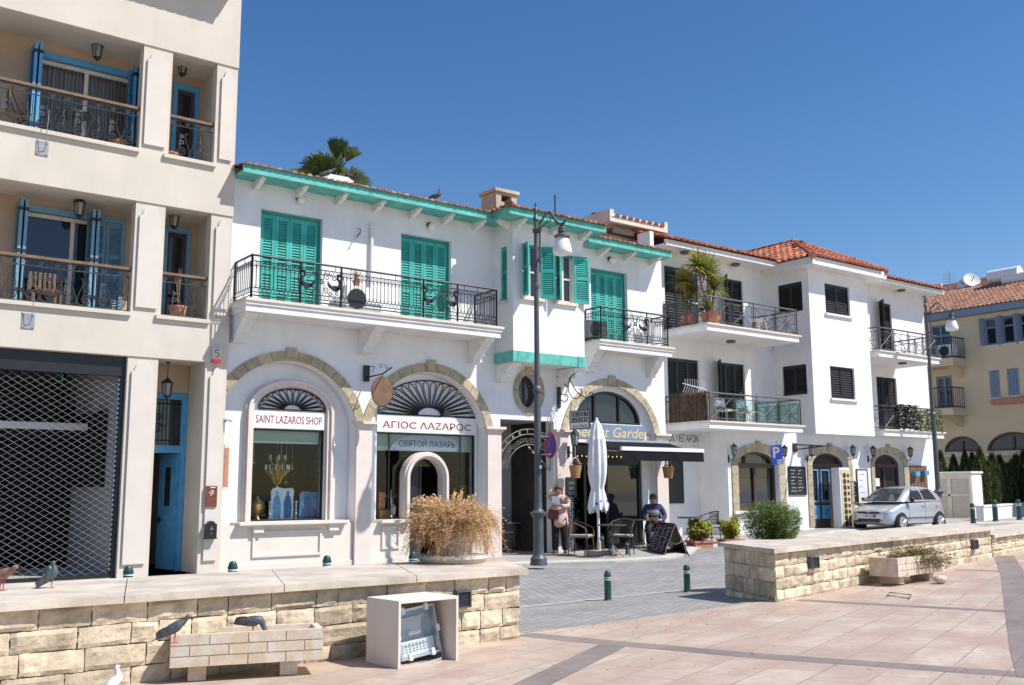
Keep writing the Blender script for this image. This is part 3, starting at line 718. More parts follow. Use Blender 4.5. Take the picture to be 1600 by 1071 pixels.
x, z = F(327.5, 828, LY-.06)
t = thing('mailbox', 'black arched-top mailbox on the corner pillar', 'mailbox', (x, LY-.06, z))
mb = MB(); mb.plate([(x-.10, z-.15), (x+.10, z-.15), (x+.10, z+.10), (x+.06, z+.12)]+arc(x, z+.12, .06, .04, 0, 180, 8)+[(x-.06, z+.12), (x-.10, z+.10)], [], LY-.16, LY-.046); mb.box(x-.11, x+.11, LY-.17, LY-.046, z-.165, z-.145); mb.box(x-.08, x+.08, LY-.166, LY-.16, z-.045, z-.035); mb.build('box', M['black'], t)
mb = MB(); mb.tube([(x, LY-.165, z+.07), (x, LY-.165, z)], .006, 4); mb.tube(XZ(arc(x, z+.035, .03, .03, 180, 360, 8), LY-.165), .005, 4); mb.lathe([(.012, 0), (.012, .01)], 6, (x, LY-.16, z-.06), Matrix.Rotation(PI/2, 3, 'X')); mb.build('emblem', M['silver'], t)
# lanterns hanging in the loggias and the entrance
for px, py, yy, zt, lb in ((152, 82, 18.8, 9.9, 'black lantern hanging in the top loggia above the curtained doors'), (285, 108, 18.8, 9.9, 'black lantern hanging in the narrow top loggia bay'),
                       (124, 328, 18.8, 6.86, 'black lantern hanging in the middle loggia above half-open blue shutters'), (272, 346, 18.8, 6.86, 'black lantern hanging in the narrow middle loggia bay'), (261, 610, 18.6, 3.96, 'black lantern hanging on a long rod over the open blue door')):
    x, z = F(px, py, yy); hanging_lantern(lb, (x, yy, z), zt, None, .85)
# balcony furniture
def wire_table(label, c, h, r, cat='table', mt='iron', group=None):
    t = thing('cafe_table', label, cat, c, group); mb = MB(); mb.lathe([(r, h-.03), (r, h)], 20, c); mb.build('table_top', M[mt], t)
    mb = MB(); mb.tube([(c[0], c[1], c[2]+h-.03), (c[0], c[1], c[2]+.12)], .022, 6)
    for k in range(4):
        a = PI/4+k*PI/2; mb.tube([(c[0], c[1], c[2]+.25), (c[0]+r*.35*math.cos(a), c[1]+r*.35*math.sin(a), c[2]+.12), (c[0]+r*.8*math.cos(a), c[1]+r*.8*math.sin(a), c[2]+.0)], .013, 5)
    mb.build('pedestal', M[mt], t); return t
x, z = F(115, 182, 18.62); wire_table('round green-grey table on the top loggia behind the scroll railing', (x, 18.62, 7.78), .62, .30, mt='ironL')
t = thing('folding_chair', 'slatted wooden folding chair on the top loggia at the left', 'chair', (3.1, 18.65, 7.78))
mb = MB()
for k in range(5): mb.box(2.95, 3.3, 18.50+k*.07, 18.55+k*.07, 8.18, 8.2)
mb.build('seat', M['wood'], t); mb = MB()
for k in range(4): mb.box(2.93, 2.95, 18.5+k*.08, 18.56+k*.08, 8.22, 8.62)
mb.build('backrest', M['wood'], t)
for a in (18.52, 18.8): mb = MB(); mb.tube([(2.93, a, 8.62), (3.3, a, 7.79)], .012, 4); mb.tube([(3.28, a, 8.2), (2.95, a, 7.79)], .012, 4); mb.build('leg', M['iron'], t)
t = thing('wooden_chair', 'wooden armchair on the middle loggia behind the railing', 'chair', (3.75, 18.7, 4.72))
mb = MB(); mb.box(3.5, 3.98, 18.5, 18.92, 5.05, 5.09); mb.build('seat', M['wood'], t); mb = MB()
for k in range(6): mb.box(3.52+k*.08, 3.57+k*.08, 18.92, 18.95, 5.09, 5.45)
mb.build('backrest', M['wood'], t)
for a, b in ((3.5, 18.5), (3.95, 18.5), (3.5, 18.9), (3.95, 18.9)): mb = MB(); mb.box(a, a+.04, b, b+.04, 4.74, 5.25 if b < 18.6 else 5.05); mb.build('leg', M['wood'], t)
def pot(label, c, r, h, name='flower_pot', mt='terracotta', cat='flower pot', group=None):
    t = thing(name, label, cat, c, group); mb = MB()
    mb.lathe([(r*.68, 0), (r*.95, h*.85), (r, h*.85), (r*1.02, h), (r*.9, h), (r*.85, h*.88), (0.001, h*.86)], 16, c, caps=False); mb.build('pot', M[mt], t, smooth=True, auto=40); return t
def twigs(mb, c, n, h, spread, r=.006):
    for k in range(n):
        a = random.uniform(0, 6.28); q = random.uniform(.2, 1)*spread
        mb.tube([c, (c[0]+q*.4*math.cos(a), c[1]+q*.4*math.sin(a), c[2]+h*.5), (c[0]+q*math.cos(a), c[1]+q*math.sin(a), c[2]+h*random.uniform(.7, 1))], [r, r*.8, r*.3], 3)
t = pot('clay pot with bare stems in the narrow middle loggia bay', (6.08, 18.6, 4.74), .17, .3); mb = MB(); twigs(mb, (6.08, 18.6, 5.0), 8, .8, .1, .012); mb.build('stem', M['bark'], t)
t = pot('terracotta trough pot in the narrow top loggia bay', (5.8, 18.6, 7.8), .15, .22); mb = MB(); twigs(mb, (5.8, 18.6, 8.0), 5, .15, .1, .008); mb.build('stem', M['bark'], t)
t = pot('wicker-coloured pot with spiky plant on the top loggia by the shutters', (4.85, 18.6, 7.8), .13, .26, mt='wicker'); mb = MB(); twigs(mb, (4.85, 18.6, 8.04), 9, .22, .2, .01); mb.build('leaf', M['bark'], t)
# ================================================================== WHITE SHOP BUILDING WITH TEAL SHUTTERS
WY = 18.3; IY = 18.62
Bb = thing('shop_building', 'white two-storey shop building with teal shutters, stone arches and wrought iron balconies', 'building', (12, WY, 0))
BX0, BX1 = 6.93, 18.84
ARC = [(8.27, 2.6), (11.57, 2.6), (16.94, 2.6)]; RI, RO, SPZ = 1.52, 1.715, 2.94
hw = math.sqrt(RI**2-(SPZ-2.6)**2)
DOORS = [(7.55, 8.90, 7.15), (10.78, 12.10, 7.15), (16.31, 17.57, 7.11)]
sa = math.degrees(math.asin((SPZ-2.6)/RI))
def archhole(cx, zb): return [(cx-hw, zb), (cx+hw, zb)]+arc(cx, 2.6, RI, RI, sa, 180-sa, 24)
PX0, PX1, PZ = 13.46, 15.05, 3.17
# outline with the notches of niches, passage and cafe front reaching the ground
def notch(cx): return [(cx-hw, -.2), (cx-hw, SPZ)]+arc(cx, 2.6, RI, RI, 180-sa, sa, 24)[1:]+[(cx+hw, -.2)]
a1 = arc(ARC[0][0], 2.6, RI, RI, 152, sa, 20)
outer = [(BX0, -.2), (BX0, a1[0][1])]+a1[1:]+[(ARC[0][0]+hw, -.2)]+notch(ARC[1][0])+[(PX0, -.2), (PX0, PZ), (PX1, PZ), (PX1, -.2)]+notch(ARC[2][0])+[(BX1, -.2), (BX1, 7.88), (BX0, 7.88)]
ocx, ocz = F(826, 612, WY)
mb = MB()
mb.plate(outer, [mb.rect(a, b, 5.14, t) for a, b, t in DOORS]+[arc(ocx, ocz, .33, .40, 0, 360, 27)[:-1]], WY, WY+.3)
mb.box(BX1-.02, BX1, WY+.301, 30, 0, 7.8)
mb.box(BX0, BX1-.021, 29.9, 30, 0, 7.8)
wall = mb.build('wall', M['white'], Bb)
# niche back walls (set back under the arches)
n1x0, n1x1 = FX(391, 740, IY), FX(506.5, 740, IY); n1z0, n1z1 = FZ(450, 814, IY), FZ(450, 671, IY)
n2x0, n2x1 = FX(588, 740, IY), FX(743, 740, IY); n2z0, n2z1 = FZ(600, 812, IY), FZ(670, 678, IY)
dY = IY-.16; dcx = (FX(642.5, 780, dY)+FX(693.5, 780, dY))/2; dhw = FX(693.5, 780, dY)-dcx; dzs = FZ(668, 717, dY)-dhw
mb = MB()
dq = 0
mb.plate(mb.rect(6.9, 9.8, -.2, 4.2), [mb.rect(n1x0, n1x1, n1z0, n1z1)], IY, IY+.25)
mb.plate([(10.0, -.2), (dcx-dhw-.1, -.2), (dcx-dhw-.1, n2z0), (n2x0, n2z0), (n2x0, n2z1), (n2x1, n2z1), (n2x1, n2z0), (dcx+dhw+.1, n2z0), (dcx+dhw+.1, -.2), (13.15, -.2), (13.15, 4.2), (10.0, 4.2)], [], IY, IY+.25)
mb.build('niche_wall', M['white'], Bb)
# stone arches and oculus ring
mb = MB()
voussoirs(mb, ARC[0][0], 2.6, RI, RO, sa, 146, 13, WY-.035, WY-.001); mb.mark()
voussoirs(mb, ARC[1][0], 2.6, RI, RO, sa, 180-sa, 13, WY-.035, WY-.001); mb.mark(); voussoirs(mb, ARC[2][0], 2.6, RI, RO, sa, 180-sa, 13, WY-.035, WY-.001)
mb.build('stone_arch', M['stone_ring'], Bb)
mb = MB()
for k in range(14):
    mb.cur = random.random(); b0, b1 = 360*k/14+.6, 360*(k+1)/14-.2
    mb.plate(arc(ocx, ocz, .455, .535, b0, b1, 3)+arc(ocx, ocz, .325, .395, b1, b0, 3), [], WY-.04, WY-.001)
mb.cur = .5; mb.box(ocx-.08, ocx+.08, WY-.055, WY-.001, ocz+.50, ocz+.60)
mb.build('oculus_frame', M['stone_ring'], Bb)
mb = MB(); mb.plate(arc(ocx, ocz, .34, .41, 0, 360, 24)[:-1], [], WY+.2, WY+.22); mb.build('oculus_pane', M['glass'], Bb)
mb = MB(); mb.box(ocx-.015, ocx+.015, WY+.17, WY+.2, ocz-.4, ocz+.4); mb.box(ocx-.33, ocx+.33, WY+.175, WY+.195, ocz+.12, ocz+.15); mb.build('window_frame', M['brownwood'], Bb)
# pilasters with moulded caps
mb = MB()
for a, b in ((9.745, 10.11), (13.07, 13.45), (15.10, 15.46), (18.43, 18.83)):
    mb.mark(); mb.box(a, b, WY-.06, WY-.002, -.1, SPZ-.10)
    for k, (d, z0, z1) in enumerate(((.02, SPZ-.10, SPZ-.06), (.05, SPZ-.06, SPZ-.02), (.085, SPZ-.02, SPZ+.035))): mb.box(a-d, b+d, WY-.06-d, WY-.003, z0, z1)
mb.build('pilaster', M['pink'], Bb)
# shop window surround, dado, sill and panels
mb = MB(); cx = (n1x0+n1x1)/2; rx = (n1x1-n1x0)/2; zs = FZ(392, 641, IY)
def frame_arch(mb, w0, w1, y0, zt0, zt1):
    o = [(cx+rx+w1, n1z0), (cx+rx+w1, zs)]+arc(cx, zs, rx+w1, zt1, 0, 180, 22)[1:]+[(cx-rx-w1, n1z0)]
    i = [(cx-rx-w0, n1z0), (cx-rx-w0, zs)]+arc(cx, zs, rx+w0, zt0, 180, 0, 22)[1:]+[(cx+rx+w0, n1z0)]
    mb.plate(o+i, [], y0, IY-.001)
hz = FZ(450, 605, IY)-zs
frame_arch(mb, .004, .07, IY-.10, hz, hz+.06); frame_arch(mb, .071, .13, IY-.15, hz+.061, hz+.12); frame_arch(mb, .131, .165, IY-.08, hz+.121, hz+.15)
mb.build('window_surround', M['pink'], Bb)
DD = MB(); DD.box(6.93, 9.74, IY-.30, IY-.002, -.1, n1z0-.06); DD.mark(); DD.box(10.12, dcx-dhw-.13, IY-.30, IY-.002, -.1, n2z0-.06); DD.mark(); DD.box(dcx+dhw+.13, 13.06, IY-.30, IY-.002, -.1, n2z0-.06); DD.build('dado', M['cream'], Bb)
mb = MB(); (mb.box if False else (lambda *a: None))(dcx+dhw+.13, 13.06, IY-.30, IY-.002, -.1, n2z0-.06)
for a, b, zz in ((cx-rx-.36, cx+rx+.36, n1z0), (n2x0-.10, dcx-dhw-.135, n2z0), (dcx+dhw+.135, n2x1+.1, n2z0)):
    mb.mark(); mb.box(a, b, IY-.46, IY-.004, zz-.055, zz); mb.box(a+.03, b-.03, IY-.42, IY-.3, zz-.085, zz-.055)
for bx_ in (cx-rx-.05, cx+rx-.05): mb.box(bx_, bx_+.2, IY-.40, IY-.3, n1z0-.20, n1z0-.085); mb.box(bx_+.03, bx_+.17, IY-.37, IY-.3, n1z0-.23, n1z0-.20)
def picture(mb, x0, x1, z0, z1, y): mb.mark(); mb.plate(mb.rect(x0, x1, z0, z1), [mb.rect(x0+.045, x1-.045, z0+.045, z1-.045)], y-.035, y)
picture(mb, FX(394, 840, IY-.3), FX(502, 840, IY-.3), FZ(450, 869, IY-.3), FZ(450, 829, IY-.3), IY-.3)
picture(mb, FX(596, 840, IY-.3), FX(624, 840, IY-.3), FZ(600, 858, IY-.3), FZ(600, 823, IY-.3), IY-.3)
mb.mark(); mb.box(6.93, 9.74, IY-.33, IY-.3, -.1, .17); mb.mark(); mb.box(10.12, dcx-dhw-.13, IY-.33, IY-.3, -.1, .17)
mb.build('dado_moulding', M['cream'], Bb)
# arched doorway surround
mb = MB()
for w0, w1, y0 in ((.004, .055, IY-.12), (.056, .115, IY-.19), (.116, .15, IY-.13)):
    o = [(dcx+dhw+w1, -.1), (dcx+dhw+w1, dzs)]+arc(dcx, dzs, dhw+w1, dhw+w1, 0, 180, 20)[1:]+[(dcx-dhw-w1, -.1)]
    i = [(dcx-dhw-w0, -.1), (dcx-dhw-w0, dzs)]+arc(dcx, dzs, dhw+w0, dhw+w0, 180, 0, 20)[1:]+[(dcx+dhw+w0, -.1)]
    mb.plate(o+i, [], y0, IY+.1)
mb.build('door_surround', M['pink'], Bb)
mb = MB(); mb.box(dcx-dhw, dcx+.02, IY+.2, IY+.25, .06, dzs+.5); mb.box(dcx+.0, dcx+.05, IY+.18, IY+.2, .06, 2.4); mb.build('door', M['black'], Bb)  # leaf coloured black to stand for the unlit shop inside the doorway
# window glass and shop interior
w1 = window_wood(Bb, 'shop_window', n1x0, n1x1, n1z0, n1z1, IY+.06, M['black'], M['clear'], 0, 0, .035, depth=.05)
mb = MB(); mb.quad((n2x0, IY+.08, n2z0), (dcx-dhw-.1, IY+.08, n2z0), (dcx-dhw-.1, IY+.08, n2z1), (n2x0, IY+.08, n2z1)); mb.quad((dcx+dhw+.1, IY+.08, n2z0), (n2x1, IY+.08, n2z0), (n2x1, IY+.08, n2z1), (dcx+dhw+.1, IY+.08, n2z1))
mb.quad((dcx-dhw-.1, IY+.08, dzs+dhw*.6), (dcx+dhw+.1, IY+.08, dzs+dhw*.6), (dcx+dhw+.1, IY+.08, n2z1), (dcx-dhw-.1, IY+.08, n2z1))
o = mb.build('shop_window', M['clear'], Bb)
mb = MB(); mb.plate(mb.rect(n2x0, n2x1, n2z0, n2z1), [mb.rect(n2x0+.03, n2x1-.03, n2z0+.03, n2z1-.03)], IY+.05, IY+.1)
for x in (FX(610, 750, IY), FX(722, 750, IY)): mb.box(x-.012, x+.012, IY+.07, IY+.09, n2z0+.03, n2z1-.03)
mb.build('window_frame', M['black'], o)
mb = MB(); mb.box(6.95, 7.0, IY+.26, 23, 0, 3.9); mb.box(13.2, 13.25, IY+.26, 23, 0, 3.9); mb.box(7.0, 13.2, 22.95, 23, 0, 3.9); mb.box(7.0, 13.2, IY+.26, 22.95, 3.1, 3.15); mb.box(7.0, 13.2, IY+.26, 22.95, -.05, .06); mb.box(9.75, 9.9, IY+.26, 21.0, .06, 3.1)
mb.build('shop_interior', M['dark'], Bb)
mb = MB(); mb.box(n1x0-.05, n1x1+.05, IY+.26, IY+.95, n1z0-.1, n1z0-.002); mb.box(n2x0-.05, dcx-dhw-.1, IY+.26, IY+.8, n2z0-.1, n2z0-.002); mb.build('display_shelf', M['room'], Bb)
M['greenwall'] = mat('pale_green_panel', (.50, .56, .46), .7, .05, 3, 0)
mb = MB(); z0, z1 = FZ(450, 693, IY+.2), n1z1+.05; mb.box(n1x0-.02, n1x1-.06, IY+.16, IY+.2, z0, z1); mb.box(n1x0-.02, n1x1-.10, IY+.13, IY+.155, z0-.01, z0+.05)
mb.box(n2x0-.02, n2x1+.02, IY+.16, IY+.2, FZ(670, 706, IY+.2), n2z1+.05); mb.build('roller_blind', M['greenwall'], Bb)
# fan grilles
mb = MB(); fx0, fx1 = FX(404, 643, IY-.03), FX(508, 643, IY-.03); fan_grille(mb, (fx0+fx1)/2, FZ(455, 641, IY-.03), (fx1-fx0)/2, FZ(453, 608, IY)-FZ(455, 641, IY), .26, IY-.03, 12); mb.build('fan_grille', M['iron'], Bb)
mb = MB(); fx0, fx1 = FX(591, 650, IY-.03), FX(746, 652, IY-.03); fz0 = FZ(669, 650, IY-.03); fan_grille(mb, (fx0+fx1)/2, fz0, (fx1-fx0)/2, FZ(669, 595, IY-.03)-fz0, .24, IY-.03, 18, .012); mb.build('fan_grille', M['iron'], Bb)
# lettering boards
def sign_band(label, x0, x1, z0, z1, y, body, lx0, lx1, lz0, lz1, mt, name='shop_sign', sh=0, off=.008, bmat='whitepaint'):
    t = thing(name, label, 'sign', ((x0+x1)/2, y, z0)); mb = MB(); mb.box(x0, x1, y-.02, y, z0, z1); mb.build('board', M[bmat], t)
    text(body, lx0, lx1, lz0, lz1, y-.0235, M[mt], t, sh=sh, off=off); return t
yb = IY-.012
sign_band('white shop band lettered SAINT LAZAROS SHOP in red over the display window', n1x0+.01, n1x1-.01, n1z1+.01, FZ(450, 644, yb), yb, 'SAINT LAZAROS SHOP', FX(399, 655, yb), FX(502, 657, yb), FZ(450, 662.5, yb), FZ(450, 650.5, yb), 'redlet', sh=.03, off=.006)
sign_band('white shop band lettered ΑΓΙΟΣ ΛΑΖΑΡΟΣ in red over the arched doorway', n2x0-.02, n2x1+.02, n2z1+.01, fz0-.02, yb, 'ΑΓΙΟC ΛΑΖΑΡΟC', FX(597, 665, yb), FX(735, 668, yb), FZ(670, 671.5, yb), FZ(670, 660.5, yb), 'redlet', off=.012)
t = thing('hanging_sign_panel', 'pale arched panel lettered СВЯТОЙ ЛАЗАРЬ in black behind the shop glass', 'sign', (dcx, IY+.13, 2.6))
yb2 = IY+.13; mb = MB(); sx0, sx1 = FX(603, 703, yb2), FX(727, 707, yb2); sz0, sz1 = FZ(670, 705, yb2), FZ(670, 679, yb2)
mb.plate([(sx0, sz0), (sx1, sz0), (sx1-.12, sz0+.05)]+arc((sx0+sx1)/2, sz0+.05, (sx1-sx0)/2-.12, sz1-sz0-.05, 0, 180, 18)[1:-1]+[(sx0+.12, sz0+.05)], [], yb2, yb2+.02)
mb.build('board', mat('pale_lilac_panel', (.60, .64, .72), .6, .04, 4, 0), t)
text('СВЯТОЙ ЛАЗАРЬ', FX(623, 692, yb2), FX(711, 694, yb2), FZ(670, 699, yb2), FZ(670, 686.5, yb2), yb2-.004, M['black'], t, off=.003)
# teal shutter doors on the balconies
for i, (a, b, zt) in enumerate(DOORS):
    mb = MB(); mb.plate([(a+.002, 5.14), (a+.002, zt-.002), (b-.002, zt-.002), (b-.002, 5.14), (b-.05, 5.14), (b-.05, zt-.06), (a+.05, zt-.06), (a+.05, 5.14)], [], WY+.10, WY+.22); fr = mb.build('door_frame', M['teal_dk'], Bb)
    w_ = (b-a-.1)/4
    for k in range(4):
        sm = MB(); shutter_leaf(sm, a+.05+k*w_+.003, a+.05+(k+1)*w_-.003, 5.16, zt-.065, WY+.12, pitch=.058, mids=(.36,), st=.06); sm.build('shutter', M['teal'], Bb)
# balconies
def corbel(mb, xc_, w_, z1, y0, y1, zb):
    D = y1-y0; Hh = z1-zb
    prof = [(0, 0), (.26, 0), (.32, .04), (.32, .24), (.44, .30), (.46, .42), (.60, .48), (.66, .60), (.74, .66), (.76, .78), (.90, .82), (1, .92), (1, 1), (0, 1)]
    # depth measured from the wall outwards
    mb.plate([(y1-D*u, zb+Hh*v) for u, v in prof], [], xc_-w_/2, xc_+w_/2, axis='yz')
def balcony(x0, x1, yf, ztop, corbs, zb, th=.25):
    mb = MB(); mb.box(x0+.02, x1-.06, yf+.06, WY-.002, ztop-th, ztop-.12); mb.box(x0+.01, x1-.03, yf+.03, WY-.003, ztop-.12, ztop-.055); sl_ = mb.build('balcony_slab', M['white_eave'], Bb)
    mb = MB(); mb.box(x0, x1, yf, WY-.001, ztop-.055, ztop); mb.build('balcony_edge', M['sill'], sl_)
    mb = MB()
    for c in corbs: mb.mark(); corbel(mb, c, .24, ztop-th-.002, yf+.14, WY-.001, zb)
    mb.build('corbel', M['white_eave'], sl_)
balcony(6.95, 12.94, 17.42, 5.14, (7.12, 9.90, 12.66), 4.38)
balcony(16.04, 18.64, 17.68, 5.18, (16.16, 18.30), 4.42)
mb = MB(); rail_fancy(mb, (7.06, 17.46), (12.75, 17.46), 5.145, .82, (0, .174, .327, .665, .817, 1), ((.18, .322), (.67, .812))); rail_fancy(mb, (7.06, 17.46), (7.06, 18.29), 5.145, .82, (0, 1)); rail_fancy(mb, (12.75, 17.46), (12.75, 18.29), 5.145, .82, (0, 1))
mb.build('balcony_railing', M['iron'], Bb)
mb = MB(); rail_fancy(mb, (16.11, 17.73), (18.42, 17.73), 5.19, .80, (0, .325, .68, 1), ((.33, .675),)); rail_fancy(mb, (16.11, 17.73), (16.11, 18.29), 5.19, .80, (0, 1)); rail_fancy(mb, (18.42, 17.73), (18.42, 18.29), 5.19, .80, (0, 1))
mb.build('balcony_railing', M['iron'], Bb)
# bay (oriel)
QX0, QX1, QY = 13.32, 15.45, 17.6
bw = [(13.60, 14.12, 5.93, 7.18), (14.60, 15.14, 5.93, 7.10)]
mb = MB(); mb.plate(mb.rect(QX0, QX1, 4.42, 7.85), [mb.rect(a, b, z0, z1) for a, b, z0, z1 in bw], QY, QY+.2)
sy0, sz_0 = H(783, 455, QX0); sy1, _ = H(778, 455, QX0)
mb.plate([(QY+.201, 4.42), (WY-.002, 4.42), (WY-.002, 7.85), (QY+.201, 7.85)], [[(17.83, 5.85), (18.08, 5.85), (18.08, 7.13), (17.83, 7.13)]], QX0, QX0+.15, axis='yz')
mb.plate([(QY+.201, 4.42), (WY-.002, 4.42), (WY-.002, 7.85), (QY+.201, 7.85)], [], QX1-.15, QX1, axis='yz')
mb.box(QX0+.151, QX1-.151, QY+.201, WY-.002, 4.43, 4.5)
mb.build('bay_wall', M['white'], Bb)
mb = MB(); mb.box(QX0-.03, QX1+.03, QY-.035, QY-.001, 4.42, 4.66); mb.box(QX0-.03, QX0-.001, QY, WY-.002, 4.42, 4.66); mb.box(QX1-.24, QX1-.22, QY-.05, QY-.036, 4.40, 4.68); mb.box(QX0+.1, QX0+.12, QY-.045, QY-.036, 4.40, 4.66)
mb.build('bay_band', M['teal_lt'], Bb)
mb = MB()
for c in (13.46, 15.28): mb.mark(); corbel(mb, c, .24, 4.41, QY+.04, WY-.001, 3.92 if False else 4.0)
mb.build('bay_corbel', M['white_eave'], Bb)
for i, (a, b, z0, z1) in enumerate(bw):
    wo = window_wood(Bb, 'casement_window', a+.003, b-.003, z0+.003, z1-.003, QY+.08, M['sill'], M['glass'], 1, 1, .055)
    mb = MB(); mb.box(a-.08, b+.08, QY-.07, QY+.08, z0-.07, z0-.001); mb.build('sill', M['sill'], Bb)
    mb = MB(); mb.box(a-.0, b+.0, QY+.02, QY+.075, z1-.06, z1-.004); mb.build('window_head', M['teal_dk'], Bb)
    for hx, ang, lw in ((a, PI+.95+.35, .30), (b, -.60, .34)) if i == 0 else ((a, PI+1.2, .26), (b, -.30, .40)):
        sm = MB(); shutter_leaf(sm, .01, lw, z0+.01, z1-.01, 0, hinge_M(hx, QY-.01, ang), pitch=.05, mids=(.5,), st=.045); sm.build('shutter', M['teal'], Bb)
sm = MB(); shutter_leaf(sm, 0.003, .245, 5.86, 7.12, 0, hinge_M(QX0+.04, 18.08, -PI/2), pitch=.05, st=.04); sm.build('shutter', M['teal'], Bb)
mb = MB(); mb.box(QX0-.06, QX0+.04, 17.80, 18.11, 5.79, 5.848); mb.build('sill', M['sill'], Bb)
# eaves: soffit, fascia and brackets, with the roof on top
EY = 17.75
def eave(x0, x1, yf, yb, z0, fh=.17, ends=(0, 0)):
    mb = MB(); mb.box(x0, x1, yf+.03, yb, z0+.012, z0+.035); mb.box(x0, x1, yf, yf+.03, z0, z0+fh); mb.box(x0+.0, x1, yf-.018, yf-.001, z0-.006, z0+.055)
    if ends[0]: mb.box(x0-.03, x0-.001, yf, yb, z0, z0+fh)
    if ends[1]: mb.box(x1+.001, x1+.03, yf, yb, z0, z0+fh)
    return mb
ev = eave(6.93, 12.86, EY, WY-.001, 7.65).build('eave', M['teal_lt'], Bb)
ev2 = eave(12.86, 15.72, 17.1, WY-.001, 7.66, ends=(1, 1)).build('eave', M['teal_lt'], Bb)
ev3 = eave(15.76, 18.66, EY, WY-.001, 7.58, ends=(0, 1)).build('eave', M['teal_lt'], Bb)
def bracket(mb, xc_, zt, y0, y1, axis='y', w_=.09):
    D = abs(y1-y0); pr = [(0, 0), (.30, .02), (.45, .30), (.75, .42), (.82, .66), (1, .72), (1, 1), (0, 1)]
    if axis == 'y': mb.plate([(y1-D*u, zt-.17+.17*v) for u, v in pr], [], xc_-w_/2, xc_+w_/2, axis='yz')
    else: mb.plate([(y1-D*u, zt-.17+.17*v) for u, v in pr], [], xc_-w_/2, xc_+w_/2, axis='xz')
mb = MB()
for px, py in ((408, 280), (475, 292), (537, 302), (596, 316), (652, 326), (703, 337), (752, 348)): mb.mark(); bracket(mb, FX(px, py, 18.0), 7.66, EY+.10, WY-.001)
mb.build('eave_bracket', M['white_eave'], ev)
mb = MB()
for x in (QX0+.08, 14.45, 15.36): mb.mark(); bracket(mb, x, 7.67, 17.2, QY-.001)
mb.mark(); mb.plate([(QX0-.001-.38*u, 7.50+.17*v) for u, v in ((0, 0), (.30, .02), (.45, .30), (.75, .42), (.82, .66), (1, .72), (1, 1), (0, 1))], [], 17.66, 17.75)
mb.mark(); mb.plate([(QX1+.001+.26*u, 7.50+.17*v) for u, v in ((0, 0), (.30, .02), (.45, .30), (.75, .42), (.82, .66), (1, .72), (1, 1), (0, 1))], [], 17.66, 17.75)
mb.build('eave_bracket', M['white_eave'], ev2)
mb = MB()
for px, py in ((947, 388), (987, 396), (1027, 404)): mb.mark(); bracket(mb, FX(px, py, 18.0), 7.59, EY+.10, WY-.001)
mb.build('eave_bracket', M['white_eave'], ev3)
rf = MB()
tile_roof(rf, (6.93, EY-.0, 7.805), (12.9, EY-.0, 7.805), (0, .985, .17), 14, .38, .16, .05, .008)
clip_tiles(rf, (12.80, 17.08, 7.815), (15.78, 17.08, 7.815), (0, .96, .27), 9, .38, lambda u, v: u*2.98 >= v*.9, .16, .055)
tile_roof(rf, (15.7, EY-.0, 7.735), (18.72, EY-.0, 7.735), (0, .985, .17), 12, .38, .16, .05, .008)
clip_tiles(rf, (12.82, 20, 7.815), (12.82, 17.06, 7.815), (.96, 0, .27), 7, .38, lambda u, v: (1-u)*2.94 >= v*.9, .16, .055)
rfo = rf.build('roof', M['tile_old'], Bb)
mb = MB(); mb.quad((6.93, EY, 7.79), (18.7, EY, 7.72), (18.7, 24, 8.8), (6.93, 24, 8.84)); mb.quad((12.84, 17.1, 7.80), (15.72, 17.1, 7.80), (15.72, 20, 8.58), (14.9, 20, 8.58)); mb.tri((12.84, 17.1, 7.80), (14.9, 20, 8.5), (12.84, 20, 7.80)); mb.quad((6.93, 24, 8.84), (18.7, 24, 8.8), (18.7, 30, 7.9), (6.93, 30, 7.9)); mb.build('roof_underlay', M['tile_dk'], rfo)
mb = MB(); mb.tube([(12.8+q, 17.06+q, 7.86+.281*q) for q in (0, .7, 1.4, 2.2)], [.10, .095, .095, .09], 8); mb.build('ridge_tile', M['tile_old'], rfo)
# chimney
cy = 18.35; cx0, cx1 = FX(775, 315, cy), FX(797, 318, cy); zc0 = 8.0; zc1 = FZ(800, 301, cy)
mb = MB(); mb.plate([(cx0, zc0), (cx0+.62, zc0), (cx0+.62, zc1-.05), (cx0, zc1-.05)], [[(cx0+.16, zc1-.28), (cx0+.46, zc1-.28), (cx0+.46, zc1-.10), (cx0+.16, zc1-.10)]], cy, cy+.10); mb.box(cx0, cx0+.1, cy+.101, cy+.6, zc0, zc1-.05); mb.box(cx0+.52, cx0+.62, cy+.101, cy+.6, zc0, zc1-.05); mb.box(cx0+.1, cx0+.52, cy+.5, cy+.6, zc0, zc1-.05); mb.box(cx0-.05, cx0+.67, cy-.05, cy+.65, zc1-.05, zc1+.03)
mb.build('chimney', M['concrete'], rfo)
mb = MB(); mb.tube([(FX(867, 330, 19), 19, 8.2), (FX(867, 303, 19), 19, FZ(867, 305, 19))], .02, 5); mb.build('vent_pipe', M['iron'], rfo)
